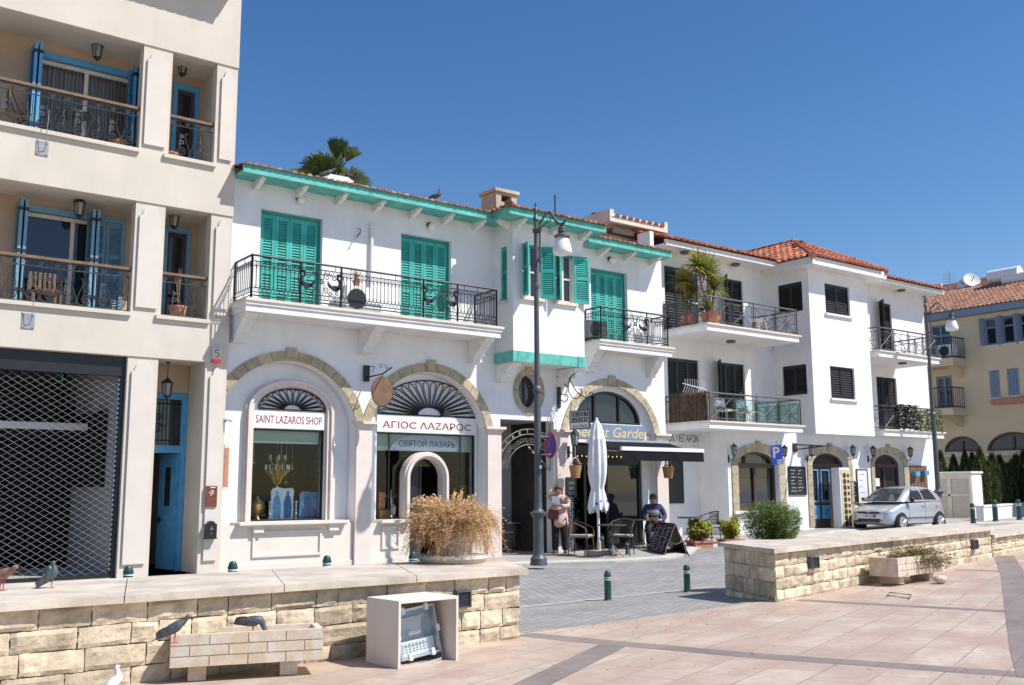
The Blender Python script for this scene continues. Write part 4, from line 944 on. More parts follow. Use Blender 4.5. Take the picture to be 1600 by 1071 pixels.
# globe lamps, pipe and aerial bracket on the upper wall
for px, py, yy, lb in ((471, 313, WY-.10, 'white globe wall lamp above the left balcony door'), (675, 354, WY-.10, 'white globe wall lamp above the middle balcony door'), (957, 407, WY-.10, 'white globe wall lamp above the right balcony door')):
    x, z = F(px, py, yy); t = thing('wall_lamp', lb, 'lamp', (x, yy, z), 'globe lamps on the white shop building')
    mb = MB(); mb.lathe([(.085*math.sin(PI*k/8), -.085*math.cos(PI*k/8)) for k in range(9)], 14, (x, yy, z), caps=False); mb.build('globe', M['lampglass'], t, smooth=True)
    mb = MB(); mb.lathe([(.06, 0), (.06, .04)], 10, (x-.03, WY-.001, z+.05), Matrix.Rotation(PI/2, 3, 'X')); mb.tube([(x-.02, WY-.03, z+.04), (x, yy+.05, z+.05)], .02, 5); mb.build('base', M['greymetal'], t)
x = FX(580, 400, WY-.05); mb = MB(); mb.tube([(x, WY-.06, FZ(580, 352, WY)), (x, WY-.06, 5.2)], .035, 8); mb.box(x-.05, x+.06, WY-.11, WY-.002, FZ(580, 356, WY)-.03, FZ(580, 354, WY)+.03); mb.build('drainpipe', M['white_eave'], Bb)
x, z = F(560, 357, WY-.03); mb = MB(); mb.tube([(x, WY-.01, z), (x-.02, WY-.16, z-.05), (x-.05, WY-.2, z-.18)], .01, 4); mb.tube([(x, WY-.01, z-.2), (x-.02, WY-.12, z-.12), (x-.14, WY-.16, z-.28)], .008, 4); mb.build('cable_hook', M['iron'], Bb)
# air-conditioner, flowers on the balcony
x, z = F(552, 468, 17.85); t = thing('air_conditioner', 'white air conditioner with a round black fan on the long balcony', 'air conditioner', (x, 17.9, 5.15))
mb = MB(); mb.box(x-.16, x+.66, 17.85, 18.12, 5.2, 5.72); mb.build('casing', M['whitepaint'], t); mb = MB(); mb.lathe([(.21, 0), (.215, .015)], 22, (x+.08, 17.849, 5.45), Matrix.Rotation(PI/2, 3, 'X')); mb.build('fan_grille', M['iron'], t)
t = pot('terracotta pot with brown dried flowers on the air conditioner', (x+.12, 17.95, 5.725), .09, .13); mb = MB(); twigs(mb, (x+.12, 17.95, 5.83), 30, .28, .16, .007); mb.build('flower', M['wicker'], t)
x, z = F(934, 515, 17.9); t = thing('air_conditioner', 'dark grey air conditioner on the short right balcony', 'air conditioner', (x, 18.0, 5.19)); mb = MB(); mb.box(x-.32, x+.30, 17.88, 18.15, 5.24, 5.66); mb.build('casing', M['greymetal'], t)
mb = MB(); mb.lathe([(.17, 0), (.175, .012)], 20, (x-.08, 17.879, 5.45), Matrix.Rotation(PI/2, 3, 'X')); mb.build('fan_grille', M['iron'], t)
t = thing('laundry', 'white cloth hanging on the end rail of the short right balcony', 'laundry', (18.1, 18.0, 5.3)); curtain(t, 17.9, 18.3, 5.28, 5.85, 18.1, 3, .03, M['cloth_white']).name = 'cloth'
# ------------------------------------------------------------------ passage with ironwork gate arch
mb = MB(); mb.box(PX0-.08, PX0-.002, WY+.301, 22, 0, 3.3); mb.box(PX1+.002, PX1+.10, WY+.301, 22, 0, 3.3); mb.box(PX0, PX1, WY+.301, 22, PZ+.002, PZ+.1)
mb.plate(mb.rect(PX0, PX1, .05, PZ), [mb.rect(PX0+.12, PX0+1.04, .7, 2.35)], 20.0, 20.15); mb.box(PX0, PX1, 22, 22.1, 0, 3.3)
mb.build('passage_wall', mat('passage_plaster', (.42, .40, .37), .85, .08, 2, .05, 60), Bb)
mb = MB(); mb.quad((PX0+.12, 20.1, .7), (PX0+1.04, 20.1, .7), (PX0+1.04, 20.1, 2.35), (PX0+.12, 20.1, 2.35)); mb.build('passage_window', M['glass'], Bb)
mb = MB(); mb.box(PX0+.55, PX0+.59, 20.06, 20.098, .7, 2.35); mb.build('window_frame', M['black'], Bb)
t = thing('iron_gate_arch', 'wrought iron arch with leafy scrolls and faint gold letters spanning the passage', 'arch', (14.25, WY+.1, 2.2))
mb = MB(); cxp = 14.42; yy = WY+.12
for rr in (1.02, .90, .66): mb.tube(XZ([q for q in arc(cxp, 1.95, rr*1.05, rr, 18, 172, 24) if PX0 < q[0] < PX1], yy), .010, 4)
for k in range(26):
    a = math.radians(18+6*k); u, v = cxp+.80*math.cos(a), 1.95+.76*math.sin(a)
    if PX0+.05 < u < PX1-.05: mb.tube(XZ(spiral(u, v, .07, .012, k*1.3, 1.2, 9), yy), .006, 3)
mb.tube([(15.02, yy, 3.15), (15.02, yy, 2.0)], .012, 4); mb.tube([(14.3, yy, 2.62), (15.02, yy, 2.02)], .010, 4)
for k in range(24):
    q = random.random(); c = Vector((14.35+.68*q, yy, 2.6-.6*q)); d = Vector((random.uniform(-.04, .04), random.uniform(-.03, .03), -.05)); e_ = Vector((.02, 0, .01)); mb.tri(tuple(c), tuple(c+d+e_), tuple(c+d-e_))
mb.build('scrollwork', mat('pale_grey_iron', (.26, .25, .22), .5, .3, 20, .05, 90, metal=.3), t)
mb = MB(); 
M['wirelet'] = mat('pale_wire_letters', (.42, .38, .30), .5, .1, 9, 0)
for i, ch in enumerate('SECRET G'):
    if ch == ' ': continue
    a = math.radians(160-i*13); u, v = cxp+.98*math.cos(a), 1.95+.965*math.sin(a)
    if PX0+.06 < u < PX1-.06: text(ch, -.035, .035, -.04, .04, 0, M['wirelet'], t, Mx=Matrix.Translation((u, yy-.012, v)) @ Matrix.Rotation(-(a-PI/2), 4, 'Y'), off=0)
# ------------------------------------------------------------------ cafe front under the third arch
CY = 18.42; ax = ARC[2][0]
fz = FZ(955, 664, CY)
mb = MB(); mb.plate(notch(ax), [arc(ax, fz+.02, 1.12, .80, 0, 180, 22), mb.rect(ax-1.20, ax+1.2, .0, 2.72)] if False else [arc(ax, fz+.02, 1.13, .82, 0, 180, 22), mb.rect(ax-1.22, ax+1.12, .1, 2.70)], CY, CY+.2)
mb.build('cafe_wall', M['white'], Bb)
mb = MB(); o = arc(ax, fz+.02, 1.125, .815, 0, 180, 22); i_ = arc(ax, fz+.075, 1.05, .70, 180, 0, 22); mb.plate(o+i_, [], CY+.05, CY+.13) if False else mb.plate(o, [arc(ax, fz+.075, 1.05, .70, 0, 180, 22)], CY+.05, CY+.13)
for x in (-.42, .42): mb.box(ax+x-.03, ax+x+.03, CY+.055, CY+.125, fz+.07, fz+.73)
fl = mb.build('fanlight', M['black'], Bb)
mb = MB(); mb.plate(arc(ax, fz+.05, 1.06, .73, 0, 180, 22), [], CY+.10, CY+.11); mb.build('pane', M['glass'], fl)
t = sign_band('grey fascia board with gold script Secret Garden above the black awning', ax-1.25, ax+1.22, FZ(955, 686, CY-.03), fz, CY-.004, 'Secret Garden', FX(897, 678, CY), FX(1012, 684, CY), FZ(955, 684, CY), FZ(955, 668, CY), 'goldlet', sh=.28, off=.004, bmat='slate')
mb = MB(); X0, X1 = ax-1.22, ax+1.12
mb.box(X0, X1, CY+.05, CY+.12, 2.15, 2.70)
for x in (X0, X0+.40, ax-.1, X1-.08): mb.box(x, x+.08, CY+.045, CY+.125, .1, 2.7)
mb.box(X0+.48, X1-.08, CY+.05, CY+.12, .1, .22)
cf = mb.build('cafe_shopfront', M['black'], Bb)
mb = MB(); mb.quad((ax, CY+.09, .2), (X1, CY+.09, .2), (X1, CY+.09, 2.2), (ax, CY+.09, 2.2)); mb.build('pane', M['glass'], cf)
mb = MB()
for k in range(16): mb.lathe([(.012, -.02), (.018, 0), (.012, .02)], 6, (X0+.15+k*.145, CY-.02, 2.36+.01*(k % 2)))
ms, nts, bs = newmat('fairy_bulbs'); bs.inputs['Base Color'].default_value = (.8, .6, .25, 1); bs.inputs['Emission Color'].default_value = (1, .75, .3, 1); bs.inputs['Emission Strength'].default_value = .6; mb.build('string_lights', ms, cf)
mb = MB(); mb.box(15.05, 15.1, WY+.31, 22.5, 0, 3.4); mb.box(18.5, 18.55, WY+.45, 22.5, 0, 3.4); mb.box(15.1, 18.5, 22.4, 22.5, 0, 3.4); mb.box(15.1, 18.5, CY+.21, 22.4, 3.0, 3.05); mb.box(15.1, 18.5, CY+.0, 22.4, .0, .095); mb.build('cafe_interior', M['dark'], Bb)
# awning
t = thing('awning', 'black retractable awning with a white front bar above the cafe', 'awning', (17.2, WY, 2.7))
ay = 17.0; zf = FZ(1030, 702, ay); x0, x1 = FX(971, 705, ay), FX(1098, 706, ay)
bx0, bx1 = x0, x1
mb = MB(); zb_ = 2.74
for k in range(8):
    u0, u1 = k/8, (k+1)/8
    mb.quad((x0, WY-.12+(ay-WY+.12)*u0, zb_+(zf-zb_)*u0-.05*math.sin(PI*u0)), (x1, WY-.12+(ay-WY+.12)*u0, zb_+(zf-zb_)*u0-.05*math.sin(PI*u0)), (x1, WY-.12+(ay-WY+.12)*u1, zb_+(zf-zb_)*u1-.05*math.sin(PI*u1)), (x0, WY-.12+(ay-WY+.12)*u1, zb_+(zf-zb_)*u1-.05*math.sin(PI*u1)))
n = 30
for k in range(n):
    a, b = x0+(x1-x0)*k/n, x0+(x1-x0)*(k+1)/n; f_ = lambda q: .012*math.sin(q*9)
    mb.quad((a, ay-.02, zf-.05), (b, ay-.02, zf-.05), (b, ay-.03+f_(b), zf-.29), (a, ay-.03+f_(a), zf-.29))
mb.build('canopy', M['cloth_black'], t, recalc=False)
mb = MB(); mb.box(x0-.01, x1+.01, ay-.04, ay+.03, zf-.055, zf+.035); mb.build('front_bar', M['whitepaint'], t)
mb = MB()
for sx in (x0+.06, x1-.06): m_ = -1 if sx < 17 else 1; mb.tube([(sx, WY-.08, 2.55), (sx-m_*.4, (WY+ay)/2, 2.48), (sx, ay+.02, zf-.02)], .025, 6)
mb.box(x0, x1, WY-.16, WY-.065, 2.66, 2.78); mb.build('folding_arm', M['silver'], t)
# ================================================================== RIGHT WHITE BUILDING WITH BLACK SHUTTERS
D2, BYF, GYF, SY = 20.5, 18.98, 19.45, 18.72
Rb = thing('apartment_building', 'white apartment building with black shutters, a projecting bay and a hipped orange tile roof', 'building', (28, D2, 0))
bX0, bX1 = FX(1263, 445, BYF), FX(1353, 445, BYF); gX1 = FX(1463, 730, GYF); rX = FX(1445, 520, D2)
zS1, zS2 = FZ(1180, 514, SY), FZ(1180, 660.5, SY)
zT = FZ(1120, 398, 19.8)+.03; zT3 = FZ(1415, 447, 19.8)+.03; bayZ0 = FZ(1274, 677.6, BYF); bayT = 9.0
gx0 = FX(1137, 730, GYF)
doorsL = [(FX(1038, 430, D2), FX(1096, 430, D2), FZ(1060, 418.5, D2), zS1), (FX(1131, 440, D2), FX(1160, 440, D2), FZ(1145, 437, D2), zS1),
          (FX(1043, 570, D2), FX(1092, 570, D2), FZ(1067, 561, D2), zS2), (FX(1121, 570, D2), FX(1163, 570, D2), FZ(1143, 568, D2), zS2)]
doorsR = [(FX(1373, 480, D2), FX(1392, 480, D2), FZ(1382, 474, D2), FZ(1430, 554, SY)), (FX(1369, 590, D2), FX(1400, 590, D2), FZ(1385, 590, D2), FZ(1430, 673, SY))]
mb = MB()
mb.plate(mb.rect(19.5, bX0+.1, 2.9, zT), [mb.rect(a, b, z0+.001, z1) for a, b, z1, z0 in doorsL], D2, D2+.25)
mb.plate(mb.rect(bX1-.1, rX, 2.9, zT3), [mb.rect(a, b, z0+.001, z1) for a, b, z1, z0 in doorsR], D2, D2+.25)
mb.box(rX-.02, rX, D2+.251, 32, 0, zT3-.01); mb.box(19.5, rX-.021, 31.9, 32, 0, 8.3)
mb.build('wall', M['white'], Rb)
fw1 = [(FX(1289, 460, BYF), FX(1327, 460, BYF), FZ(1290, 489, BYF), FZ(1290, 442.5, BYF)), (FX(1297.5, 590, BYF), FX(1335, 590, BYF), FZ(1299, 622, BYF), FZ(1298, 572, BYF))]
sw1 = []
for (xl, xr_, yt, yb_) in (((1214.1), (1252.5), 443, 489.5), ((1221.5), (1259.5), 571, 618)):
    yA = H(xl, yt, bX0)[0]; yB = H(xr_, yt, bX0)[0]; xm = (xl+xr_)/2
    sw1.append((yB, yA, H(xm, yb_, bX0)[1], H(xm, yt, bX0)[1]))
mb = MB()
mb.plate(mb.rect(bX0, bX1, bayZ0, bayT), [mb.rect(*q) for q in fw1], BYF, BYF+.2)
mb.plate([(BYF+.201, bayZ0), (D2-.001, bayZ0), (D2-.001, bayT), (BYF+.201, bayT)], [[(a, z0), (b, z0), (b, z1), (a, z1)] for a, b, z0, z1 in sw1], bX0, bX0+.2, axis='yz')
mb.plate([(BYF+.201, bayZ0), (D2-.001, bayZ0), (D2-.001, bayT), (BYF+.201, bayT)], [], bX1-.2, bX1, axis='yz')
mb.box(bX0+.201, bX1-.201, BYF+.201, D2-.001, bayZ0+.005, bayZ0+.1)
mb.build('bay_wall', M['white'], Rb)
mb = MB()
for q in fw1: mb.mark(); mb.box(q[0]-.06, q[1]+.08, BYF-.07, BYF+.1, q[2]-.07, q[2]-.002)
for a, b, z0, z1 in sw1: mb.mark(); mb.box(bX0-.06, bX0+.1, a-.05, b+.05, z0-.06, z0-.002)
mb.build('window_sill', M['white_eave'], Rb)
for x0, x1, z0, z1 in fw1:
    for a, b in ((x0, (x0+x1)/2), ((x0+x1)/2, x1)):
        sm = MB(); shutter_leaf(sm, a+.004, b-.004, z0+.004, z1-.004, BYF+.06, pitch=.075, mids=(), st=.05); sm.build('shutter', M['black'], Rb)
for a, b, z0, z1 in sw1:
    m_ = (a+b)/2
    for q0, q1 in ((a, m_), (m_, b)):
        sm = MB(); shutter_leaf(sm, .004, q1-q0-.004, z0+.004, z1-.004, 0, hinge_M(bX0+.06, q1, -PI/2), pitch=.075, mids=(), st=.05); sm.build('shutter', M['black'], Rb)
for i, (x0, x1, z1, z0) in enumerate(doorsL+doorsR):
    n_ = 3 if x1-x0 > 1.2 else 2; w_ = (x1-x0)/n_
    for k in range(n_):
        if i == 0 and k == 2: continue
        sm = MB(); shutter_leaf(sm, x0+k*w_+.004, x0+(k+1)*w_-.004, z0+.02, z1-.004, D2+.06, pitch=.08, mids=(.4,), st=.05); sm.build('shutter', M['black'], Rb)
    if i == 0:
        window_wood(Rb, 'balcony_door', x0+2*w_, x1-.005, z0+.02, z1-.01, D2+.1, M['whitepaint'], M['glass'], 0, 1)
    if i in (1, 3, 4):
        sm = MB(); shutter_leaf(sm, 0, .5, z0+.02, z1+.02, 0, hinge_M(x0-.005, D2-.01, PI+.85), pitch=.08, mids=(.4,), st=.05); sm.build('shutter', M['black'], Rb)
# balconies
def flat_balcony(x0, x1, yf, zt, y1):
    mb = MB(); mb.box(x0+.02, x1-.08, yf+.05, y1-.002, zt-.22, zt-.055); s_ = mb.build('balcony_slab', M['white'], Rb)
    mb = MB(); mb.box(x0, x1, yf, y1-.003, zt-.053, zt); mb.build('balcony_edge', M['sill'], s_)
uX0, uX1 = FX(1105.7, 502.6, SY), FX(1252.8, 525.6, SY); lX0, lX1 = FX(1109.8, 657, SY), FX(1258.8, 664, SY)
flat_balcony(uX0, uX1, SY, zS1, D2); flat_balcony(lX0, lX1, SY, zS2, D2)
vX0, vX1, zV1 = FX(1385.4, 547, SY), FX(1471, 561, SY), FZ(1430, 554, SY); yX0, yX1, zV2 = FX(1393.8, 671, SY), FX(1478.7, 675, SY), FZ(1430, 673, SY)
flat_balcony(vX0-.4, vX1, SY, zV1, D2); flat_balcony(yX0-.4, yX1, SY, zV2, D2)
mats_r = ['iron', 'iron', 'iron', 'iron']
for (x0, x1, zt, nn) in ((uX0, uX1, zS1, 4), (lX0, lX1, zS2, 4), (vX0-.4, vX1, zV1, 4), (yX0-.4, yX1, zV2, 4)):
    mb = MB(); rail_star(mb, (x0+.08, SY+.08), (x1-.12, SY+.08), zt, .78, nn); rail_star(mb, (x0+.08, SY+.08), (x0+.08, D2-.02), zt, .78, 2); rail_star(mb, (x1-.12, SY+.08), (x1-.12, D2-.02), zt, .78, 2)
    mb.build('balcony_railing', M['greymetal'], Rb)
mb = MB(); mb.quad((lX0+1.1, SY+.10, zS2+.08), (lX1-.2, SY+.10, zS2+.08), (lX1-.2, SY+.10, zS2+.64), (lX0+1.1, SY+.10, zS2+.64)); mb.quad((lX1-.14, SY+.1, zS2+.08), (lX1-.14, D2-.1, zS2+.08), (lX1-.14, D2-.1, zS2+.64), (lX1-.14, SY+.1, zS2+.64)); mb.build('glass_screen', glass_clear('greenish_glass', (.62, .80, .76), .3), Rb)
# soffits, eaves and roofs
e1Y = 19.8; e1z = FZ(1120, 398, e1Y); e1t = FZ(1120, 390, e1Y)
eX1 = bX0-.42; e2Y = BYF-.5; beL = bX0-.42; beR = bX1+.42
be_z = FZ(1272, 412, e2Y); be_t = FZ(1272, 401, e2Y)
e3z = FZ(1415, 447, e1Y); e3t = FZ(1415, 441.5, e1Y)
mb = MB(); mb.box(20.6, beL-.001, e1Y, D2-.001, e1z, e1z+.05); mb.box(20.6, beL-.001, e1Y-.002, e1Y+.06, e1z-.01, e1t)
mb.box(beL, beR, e2Y, D2+.3, be_z, be_z+.06); mb.box(beL-.01, beR+.01, e2Y-.012, e2Y+.05, be_z-.01, be_t); mb.box(beL-.012, beL+.05, e2Y+.051, D2+.3, be_z-.01, be_t); mb.box(beR-.05, beR+.012, e2Y+.051, D2+.3, be_z-.01, be_t)
mb.box(beR+.013, rX+.35, e1Y, D2-.001, e3z, e3z+.05); mb.box(beR+.013, rX+.36, e1Y-.002, e1Y+.06, e3z-.01, e3t); mb.box(rX+.30, rX+.362, e1Y+.061, 26, e3z-.01, e3t+.3)
ev = mb.build('eave', M['white_eave'], Rb)
rz = (be_t+.02)
apx, apy = (beL+beR)/2, 20.6; apz = FZ(1256, 382, apy)
mb = MB()
tile_roof(mb, (20.4, e1Y-.05, e1t+.02), (beL+.4, e1Y-.05, e1t+.02), (0, .95, .30), 8, .36, .24, .085)
tile_roof(mb, (beR-.3, e1Y-.05, e3t+.02), (rX+.38, e1Y-.05, e3t+.02), (0, .95, .30), 8, .36, .24, .085)
slp = apz-rz; run = apy-(e2Y-.05); hlf = (beR-beL)/2+.05
Lr = math.hypot(slp, run)
clip_tiles(mb, (beL-.05, e2Y-.05, rz), (beR+.05, e2Y-.05, rz), (0, run/Lr, slp/Lr), int(Lr/.34)+1, .34, lambda u, v: (v/Lr)*.5 <= u <= 1-(v/Lr)*.5)
Ls = math.hypot(slp, hlf); dpt = 6.0
clip_tiles(mb, (beL-.05, e2Y-.05+dpt, rz), (beL-.05, e2Y-.05, rz), (hlf/Ls, 0, slp/Ls), int(Ls/.34)+1, .34, lambda u, v: (1-u)*dpt >= (v/Ls)*run)
clip_tiles(mb, (beR+.05, e2Y-.05, rz), (beR+.05, e2Y-.05+dpt, rz), (-hlf/Ls, 0, slp/Ls), int(Ls/.34)+1, .34, lambda u, v: u*dpt >= (v/Ls)*run)
rf = mb.build('roof', M['tile_new'], ev)
mb = MB()
for s in (beL-.05, beR+.05):
    a, b = Vector((s, e2Y-.05, rz)), Vector((apx, apy, apz))
    for k in range(9):
        mb.cur = random.random(); p, q = a.lerp(b, k/9), a.lerp(b, (k+1.15)/9); mb.tube([p, q], [.12, .095], 8)
for k in range(8):
    mb.cur = random.random(); mb.tube([(apx, apy+.4*k, apz+.01), (apx, apy+.4*k+.45, apz+.0)], [.12, .10], 8)
mb.build('ridge_tile', M['tile_new'], rf)
mb = MB(); mb.poly([(beL, e2Y, rz-.03), (beR, e2Y, rz-.03), (apx, apy, apz-.06)]); mb.poly([(beL, e2Y, rz-.03), (apx, apy, apz-.06), (apx, apy+4, apz-.06), (beL, apy+4, rz-.03)]); mb.poly([(beR, e2Y, rz-.03), (apx, apy, apz-.06), (apx, apy+4, apz-.06), (beR, apy+4, rz-.03)])
mb.quad((20.4, e1Y, e1t), (rX+.3, e1Y, e3t), (rX+.3, 26, e3t+1.85), (20.4, 26, e1t+1.85)); mb.quad((20.4, 26, e1t+1.85), (rX+.3, 26, e3t+1.85), (rX+.3, 32, e3t), (20.4, 32, e1t)); mb.build('roof_underlay', M['tile_dk'], rf)
mb = MB()
for px, py, yy, zz in ((1070, 395, 20.2, e1z), (1149, 414, 20.2, e1z), (1142, 534, 19.6, zS1-.22), (1398, 456, 20.2, e3z), (1410, 568, 19.6, zV1-.22)):
    x, y = G(px, py, zz-.03); mb.mark(); mb.lathe([(.13, -.07), (.15, -.001)], 14, (x, min(y, 20.3), zz))
mb.build('ceiling_light', M['greymetal'], ev)
# ground floor with stone arches
def gX(p, y=740): return FX(p, y, GYF)
archs = []
for il, ir, ol, orr, ys, yi, yo, yb_ in ((1152.6, 1216.5, 1143, 1227, 727, 706, 693.5, 798), (1268.6, 1325, 1261, 1331.6, 728, 708, 696.5, 822), (1366, 1412, 1361, 1419, 728, 710, 698.5, 816)):
    pm = (il+ir)/2; a = dict(x0=gX(il), x1=gX(ir), o0=gX(ol), o1=gX(orr), zs=FZ(pm, ys, GYF), zi=FZ(pm, yi, GYF), zo=FZ(pm, yo, GYF), zb=FZ(pm, yb_, GYF)); archs.append(a)
def pt_arch(x0, x1, zs, zt, n=10):
    c = (x0+x1)/2; w_ = (x1-x0)/2; h = zt-zs
    L_ = [(c+w_*math.cos(PI/2*k/n)**.9, zs+h*math.sin(PI/2*k/n)) for k in range(n+1)]
    return L_+[(2*c-a, b) for a, b in L_[::-1][1:]]
outer = [(gx0, -.1)]
for i, a in enumerate(archs):
    if i > 0: outer += [(a['x0'], -.1)]+pt_arch(a['x0'], a['x1'], a['zs'], a['zi'])[::-1]+[(a['x1'], -.1)]
outer += [(gX1, -.1), (gX1, bayZ0+.02), (gx0, bayZ0+.02)]
a = archs[0]
mb = MB(); mb.plate(outer, [[(a['x0'], a['zb']), (a['x1'], a['zb'])]+pt_arch(a['x0'], a['x1'], a['zs'], a['zi'])], GYF, GYF+.35)
mb.box(gx0, gx0+.15, GYF+.351, D2+.24, -.1, bayZ0); mb.box(19.5, gx0, D2+.05, D2+.25, -.1, 2.899); mb.box(gx0+.151, gX1, GYF+.351, D2-.001, bayZ0+.021, bayZ0+.08); mb.box(gX1-.15, gX1, GYF+.351, 30, -.1, 2.9)
mb.build('ground_floor_wall', M['white'], Rb)
mb = MB()
for i, a in enumerate(archs):
    mb.mark(); I = pt_arch(a['x0'], a['x1'], a['zs'], a['zi']); O = pt_arch(a['o0'], a['o1'], a['zs'], a['zo'])
    m_ = len(I)
    for k in range(m_-1):
        mb.cur = random.random(); mb.plate([O[k], O[k+1], I[k+1], I[k]], [], GYF-.035, GYF-.001)
    zz = a['zb']-(.35 if i == 0 else .0)
    nb = 6; hh = (a['zs']-zz)/nb
    for k in range(nb):
        for p, q in ((a['o0'], a['x0']), (a['x1'], a['o1'])): mb.cur = random.random(); mb.box(p, q, GYF-.035, GYF-.001, zz+k*hh+.005, zz+(k+1)*hh-.005)
    c = (a['x0']+a['x1'])/2; mb.cur = .5; mb.box(c-.1, c+.1, GYF-.06, GYF-.001, a['zi']+.02, a['zo']+.08)
mb.build('stone_arch', M['stone_ring'], Rb)
a = archs[0]; W_ = MB(); W_.plate([(a['x0'], a['zb']), (a['x1'], a['zb'])]+pt_arch(a['x0'], a['x1'], a['zs'], a['zi']), [W_.rect(a['x0']+.09, (a['x0']+a['x1'])/2-.05, a['zb']+.12, a['zs']-.08), W_.rect((a['x0']+a['x1'])/2+.05, a['x1']-.09, a['zb']+.12, a['zs']-.08),
    [(a['x0']+.18, a['zs']+.06), (a['x1']-.18, a['zs']+.06)]+pt_arch(a['x0']+.18, a['x1']-.18, a['zs']+.07, a['zi']-.08)], GYF+.14, GYF+.2)
W_.box(a['x0']+.52, a['x0']+.56, GYF+.15, GYF+.19, a['zs']+.0, a['zi']-.05)
wo = W_.build('window', M['brownwood'], Rb); mb = MB(); mb.plate([(a['x0'], a['zb']), (a['x1'], a['zb'])]+pt_arch(a['x0'], a['x1'], a['zs'], a['zi']), [], GYF+.21, GYF+.22); mb.build('pane', M['glass'], wo)
mb = MB(); mb.box(a['o0'], a['o1']-.2, GYF-.10, GYF+.13, a['zb']-.08, a['zb']-.002); mb.build('window_sill', M['white_eave'], Rb)
a = archs[1]; c = (a['x0']+a['x1'])/2; zb_ = PAVE(c)
mb = MB(); mb.plate([(a['x0'], zb_), (a['x1'], zb_)]+pt_arch(a['x0'], a['x1'], a['zs'], a['zi']), [mb.rect(a['x0']+.06, a['x1']-.06, zb_+.01, a['zs']-.04), [(a['x0']+.2, a['zs']+.06), (a['x1']-.2, a['zs']+.06)]+pt_arch(a['x0']+.2, a['x1']-.2, a['zs']+.07, a['zi']-.07)], GYF+.2, GYF+.28)
dfr = mb.build('door_frame', M['brownwood'], Rb); mb = MB(); mb.plate([(a['x0']+.1, a['zs'])]+[(a['x1']-.1, a['zs'])]+pt_arch(a['x0']+.1, a['x1']-.1, a['zs']+.01, a['zi']-.04), [], GYF+.26, GYF+.27); mb.build('pane', M['glass'], dfr)
dw = (a['x1']-a['x0']-.12)/3*1.0
for k in range(3):
    x0 = a['x0']+.06+k*dw; x1 = x0+dw; z1 = a['zs']-.045
    mb = MB(); zm = zb_+(z1-zb_)*.42; mb.plate(mb.rect(x0+.005, x1-.005, zb_+.02, z1), [mb.rect(x0+.12, x1-.12, zm+.06, z1-.12)], GYF+.22, GYF+.27)
    d_ = mb.build('door', M['brownwood'], Rb)
    mb = MB(); mb.plate(mb.rect(x0+.07, x1-.07, zm, z1-.07), [mb.rect(x0+.115, x1-.115, zm+.05, z1-.115)], GYF+.20, GYF+.225)
    mb.plate(mb.rect(x0+.07, x1-.07, zb_+.28, zm-.10), [mb.rect(x0+.20, x1-.20, zb_+.45, zm-.27)], GYF+.20, GYF+.219)
    cc = (x0+x1)/2; zc = (zb_+.28+zm-.1)/2; mb.box(cc-.06, cc+.06, GYF+.2, GYF+.219, zc-.07, zc+.07); mb.build('door_panel', M['blue'], d_)
    mb = MB(); mb.box(x0+.11, x1-.11, GYF+.24, GYF+.25, zm+.05, z1-.11); mb.build('pane', M['glass'], d_)
a = archs[2]; mb = MB(); mb.plate([(a['x0'], 0), (a['x1'], 0)]+pt_arch(a['x0'], a['x1'], a['zs'], a['zi']), [mb.rect(a['x0']+.07, (a['x0']+a['x1'])/2-.04, .35, a['zs']-.06), mb.rect((a['x0']+a['x1'])/2+.04, a['x1']-.07, .35, a['zs']-.06), [(a['x0']+.2, a['zs']+.06), (a['x1']-.2, a['zs']+.06)]+pt_arch(a['x0']+.2, a['x1']-.2, a['zs']+.07, a['zi']-.07)], GYF+.2, GYF+.28)
wo = mb.build('window', M['brownwood'], Rb); mb = MB(); mb.plate([(a['x0'], 0), (a['x1'], 0)]+pt_arch(a['x0'], a['x1'], a['zs'], a['zi']), [], GYF+.25, GYF+.26); mb.build('pane', M['glass'], wo)
mb = MB(); xx0, xx1 = a['x0']+.1, a['x0']+.55; mb.box(xx0, xx1, GYF+.17, GYF+.19, FZ(1372, 760, GYF), FZ(1372, 747.5, GYF)); mb.build('notice', M['whitepaint'], wo)
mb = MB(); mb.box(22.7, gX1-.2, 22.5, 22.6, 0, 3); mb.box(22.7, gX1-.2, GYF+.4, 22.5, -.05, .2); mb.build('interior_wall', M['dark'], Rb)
# recess: dark window and lettered board
mb = MB(); x0, x1 = FX(1046, 750, D2), FX(1069, 750, D2); mb.box(x0-.4, x1, D2+.02, D2+.045, FZ(1058, 787, D2), FZ(1058, 712, D2)); mb.build('window', M['black'], Rb)
t = thing('building_sign', 'white board lettered ΟΝ ΜΕΓΑΡΟΝ in dark blue beside the awning', 'sign', (21.5, D2-.05, 3))
mb = MB(); yy = D2-.03; mb.box(FX(1037, 690, yy), FX(1108, 690, yy), yy-.02, D2+.045, FZ(1070, 695.5, yy), FZ(1070, 672, yy)); mb.build('board', M['white_eave'], t)
text('ΟΝ ΜΕΓΑΡΟΝ', FX(1043, 685, yy), FX(1090, 686, yy), FZ(1070, 691.5, yy), FZ(1070, 679, yy), yy-.024, M['navy'], t, off=.006)
